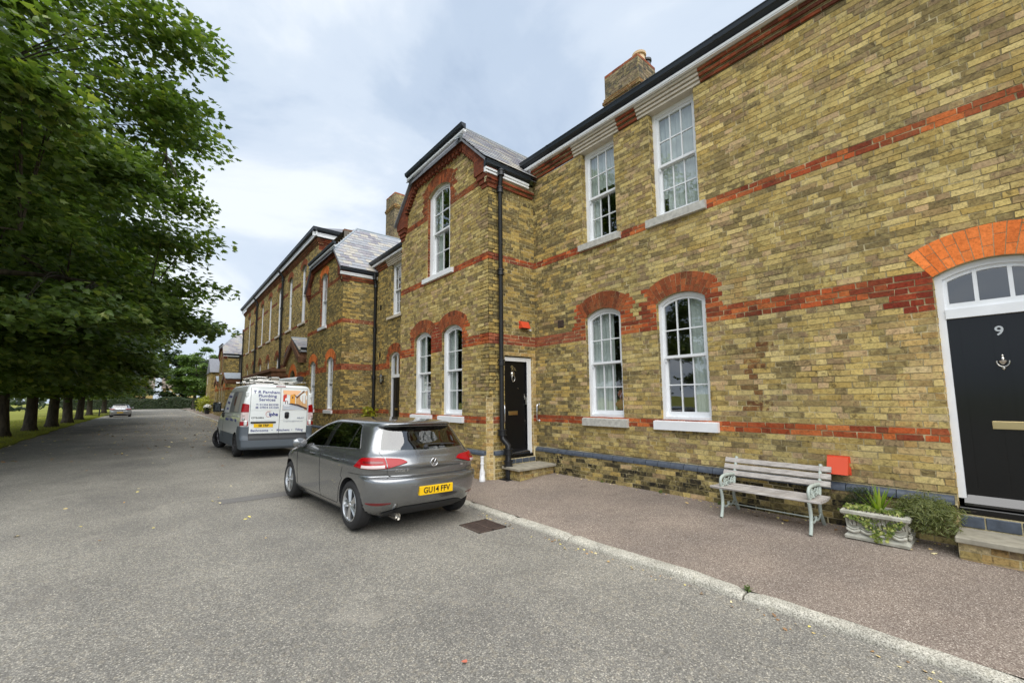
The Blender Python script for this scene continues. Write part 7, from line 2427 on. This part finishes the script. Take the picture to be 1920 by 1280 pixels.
def trunk_mesh(base, top, r0, C, rg, n_limb=12, n_twig=120, lean=(0, 0)):
    m = MB(); b = np.array(base, float); H = top - b[2]
    zz = np.linspace(0, 1, 9)
    path = [b + np.array([lean[0] * t + .15 * math.sin(3 * t), lean[1] * t + .12 * math.sin(4 * t + 1), H * t]) for t in zz]
    rs = [r0 * (1.45 if t == 0 else (1.0 - .72 * t)) for t in zz]
    path.insert(1, path[0] + (0, 0, .35)); rs.insert(1, r0 * 1.05)
    m.tube(path, rs, 14)
    idx = rg.choice(len(C), n_limb, replace=False); limbs = []
    for i in idx:
        t0 = rg.uniform(.25, .85); p0 = b + np.array([lean[0] * t0, lean[1] * t0, H * t0]); e = b + (C[i] - b) * .92
        mid = (p0 + e) / 2 + np.array([0, 0, .12 * np.linalg.norm(e - p0)])
        q = [(1 - t) ** 2 * p0 + 2 * t * (1 - t) * mid + t * t * e for t in np.linspace(0, 1, 9)]
        m.tube(q, np.linspace(r0 * .34 * (1.1 - .6 * t0), .012, 9), 7); limbs.append(np.array(q))
    A = np.concatenate([l[2:] for l in limbs])
    for i in rg.choice(len(C), min(n_twig, len(C)), replace=False):
        j = np.argmin(((A - C[i]) ** 2).sum(1)); p0, e = A[j], C[i]
        q = [p0 + (e - p0) * t + np.array([0, 0, .10 * math.sin(math.pi * t) * np.linalg.norm(e - p0)]) for t in np.linspace(0, 1, 5)]
        m.tube(q, np.linspace(.026, .006, 5), 5, cap=False)
    return m


def tree(label, base, c, rx, ru, rd, K, per, size, kind, mat, r0, seed, group, low=2.0, inner=.45, spread=(.55, .13), cat="tree", twigs=120, extra=()):
    rg = np.random.default_rng(seed)
    root = thing("tree", label, cat, base, group)
    C, P, N, D = crown_points(c, rx, ru, rd, K, per, rg, spread, low, inner, seed)
    for ec, er, ek in extra:        # separate boughs reaching past the crown
        C2, P2, N2, D2 = crown_points(ec, er, er * .45, er * .4, ek, per, rg, spread, None, .2, seed + 3)
        C, P, N, D = np.concatenate([C, C2]), np.concatenate([P, P2]), np.concatenate([N, N2]), np.concatenate([D, D2])
    keep = (P[:, 2] > low - .5)
    P, N, D = P[keep], N[keep], D[keep]
    tone = np.clip(rg.beta(2.2, 3.2, len(P)) + .10 * np.sin(P[:, 0] * 1.3) * np.sin(P[:, 2] * 1.1 + seed), 0, 1)
    leaves_mesh("crown", P, N, size * rg.uniform(.72, 1.2, len(P)), kind, mat, root, rg, tone=tone, dirs=D, obj_kind=None)
    trunk_mesh(base, c[2] + ru * .55, r0, C, rg, 13, twigs).build("trunk", M["bark"], root, smooth=True)
    return root


GR = "street trees along the grass verge"
tree("nearest big leafy maple whose low boughs hang into the left edge", (-6.6, 12.2, 0.05), (-6.4, 12.4, 7.6), 4.6, 5.8, 6.0, 620, 62, .17, "maple", M["leaf"], .42, 3, GR, 2.0)
tree("tall maple with boughs reaching farthest out over the road", (-5.8, 19.2, 0.05), (-5.3, 18.8, 9.3), 6.4, 7.2, 7.4, 1020, 62, .19, "maple", M["leaf"], .45, 5, GR, 2.1, spread=(.58, .13), extra=(((1.0, 20.0, 4.6), .55, 9),))
row = [(-5.75, 26.0), (-5.7, 31.4), (-5.8, 36.9), (-5.4, 41.7), (-5.55, 48.6), (-5.75, 56.4), (-6.5, 74.0), (-6.4, 88.0)]
labels = ["verge maple directly behind the tall one reaching over the road", "verge maple second behind the tall one reaching over the road", "first thick trunk in sight on the grass verge under dark leaves",
          "second thick trunk in sight on the grass verge, leaning a little", "third thick trunk in sight on the grass verge", "fourth trunk in sight, on the verge before the silver car",
          "verge tree just past the silver car", "last verge tree before the far hedge"]
proto = None
for i, ((x, y), lab) in enumerate(zip(row, labels)):
    if proto is None:
        proto = tree(lab, (x, y, .05), (x - .2, y, 7.8), 5.0, 6.2, 6.0, 800, 34, .27, "lobed", M["leaf"], .28, 17, GR, 2.3, spread=(.7, .16))
        continue
    r = proto.copy(); COL.objects.link(r); r.location = (x, y, .05); r.rotation_euler = (0, 0, 2.399 * i); s_ = 1 + .06 * math.sin(i * 2.1); r.scale = (s_, s_, 1 + .05 * math.cos(i * 1.7)); r["label"] = lab
    for ch in proto.children:
        c = ch.copy(); COL.objects.link(c); c.parent = r; c.matrix_parent_inverse = ch.matrix_parent_inverse.copy()
tree("round pale green lime tree beyond the end of the row", (5.4, 108, .0), (6.4, 109, 7.3), 4.6, 5.2, 5.0, 800, 26, .36, "lobed", M["leaf_far"], .35, 23, None, 2.4)

tree("dark broad tree rising behind the far hedge over the road's end", (-3.0, 133, .0), (-2.5, 133, 8.0), 8.0, 6.5, 7.0, 520, 26, .55, "lobed", M["leaf_hedge"], .4, 29, None, 1.5)
tree("dark tree behind the far hedge close to the round lime tree", (9.0, 136, .0), (8.0, 136, 7.0), 6.0, 5.5, 6.0, 380, 26, .5, "lobed", M["leaf_hedge"], .4, 37, None, 1.5)
# far boundary: clipped hedge, houses, wood
hd = thing("hedge", "dark clipped hedge closing off the far end of the road", "hedge", (0, 126.5, 0))
rgh = np.random.default_rng(4); n = 14000
x = rgh.uniform(-14, 8.5, n); f_ = rgh.random(n)
top = 2.35 + .25 * np.sin(x * .7) + .12 * np.sin(x * 2.3)
P = np.stack([x, np.where(f_ < .75, 125.6 + rgh.normal(0, .10, n), rgh.uniform(125.6, 128, n)), np.where(f_ < .75, rgh.random(n) * top, top + rgh.normal(0, .08, n))], 1)
leaves_mesh("foliage", P, np.c_[rgh.normal(0, .5, n), -1 + rgh.normal(0, .5, n), .5 + rgh.normal(0, .5, n)], rgh.uniform(.16, .3, n), "oval", M["leaf_hedge"], hd, rgh, obj_kind="stuff")
m = MB(); m.box(-14, 8.5, 125.7, 127.8, -.05, 2.2); m.build("twigs", M["bark"], hd)
for i, (x0, x1, y, lab) in enumerate(((-9, -1.5, 150, "pale yellow brick house half hidden behind the far hedge, the left one of the pair"), (.5, 8, 156, "pale yellow brick house with white windows behind the far hedge, nearer the lime tree"))):
    hs = thing("far_house", lab, "house", ((x0 + x1) / 2, y, 0), "houses beyond the far hedge")
    MB().box(x0, x1, y, y + 8, -.1, 5.6).build("wall", plain("far_brick_%d" % i, lin(196, 172, 118), .9, var=.2, scale=3), hs)
    m = MB(); m.prism([(y - .4, 5.5), (y + 4, 8.6), (y + 8.4, 5.5)][::-1], 0, x0 - .3, x1 + .3); m.build("roof", plain("far_tiles_%d" % i, lin(120, 108, 98), .9, var=.2, scale=2), hs)
    for a in np.arange(x0 + .8, x1 - 1.2, 2.1):
        for z in (1.0, 3.5):
            w = MB().box(a, a + 1.2, y - .06, y + .02, z, z + 1.3).build("window", M["white"], hs)
            for b in (a + .08, a + .64): pane(Frame((0, 0, 0), (1, 0, 0)), np.array([b, b + .48]), z + .1, np.array([z + 1.2] * 2), y - .07, w)
rgw = np.random.default_rng(8); n = 9000
xx = np.concatenate([rgw.uniform(-140, -12, n // 2), rgw.uniform(-95, -30, n - n // 2)])
yy = 132 + rgw.random(n) * 14 + np.where(xx < -60, (xx + 60) * .6, 0)
hh = 7 + 2.5 * np.sin(xx * .22) + 1.5 * np.sin(xx * .61)
P = np.stack([xx, yy, rgw.random(n) ** .8 * hh + .2], 1)
leaves_mesh("far_woodland", P, np.c_[rgw.normal(0, .5, n), -1 + rgw.normal(0, .5, n), .8 + rgw.normal(0, .4, n)], rgw.uniform(.8, 1.7, n), "lobed", M["leaf_hedge"], None, rgw, obj_kind="stuff")
# grass blades along the verge
rgg = np.random.default_rng(14); n = 26000
y = 18 + rgg.random(n) ** 1.4 * 55; e = np.array([verge_edge(q) for q in y]); x = e - .02 - rgg.random(n) ** 1.8 * 5
P = np.stack([x, y, .05 + np.minimum((e - x) * .03, .05)], 1)
leaves_mesh("grass", P, np.c_[rgg.normal(0, 1, (n, 2)), rgg.normal(0, .2, n)], rgg.uniform(.05, .11, n), "needle", M["leaf_yellow"], None, rgg, tone=rgg.random(n) * .5, dirs=np.c_[rgg.normal(0, .35, (n, 2)), np.ones(n)], obj_kind="stuff")
m = MB(); m.tube([(-5.25, 68, .0), (-5.25, 68, 1.05)], .06, 10); o = m.build("bollard", M["iron"], None, smooth=40); tag(o, "dark short post on the verge beside the silver car", "post")
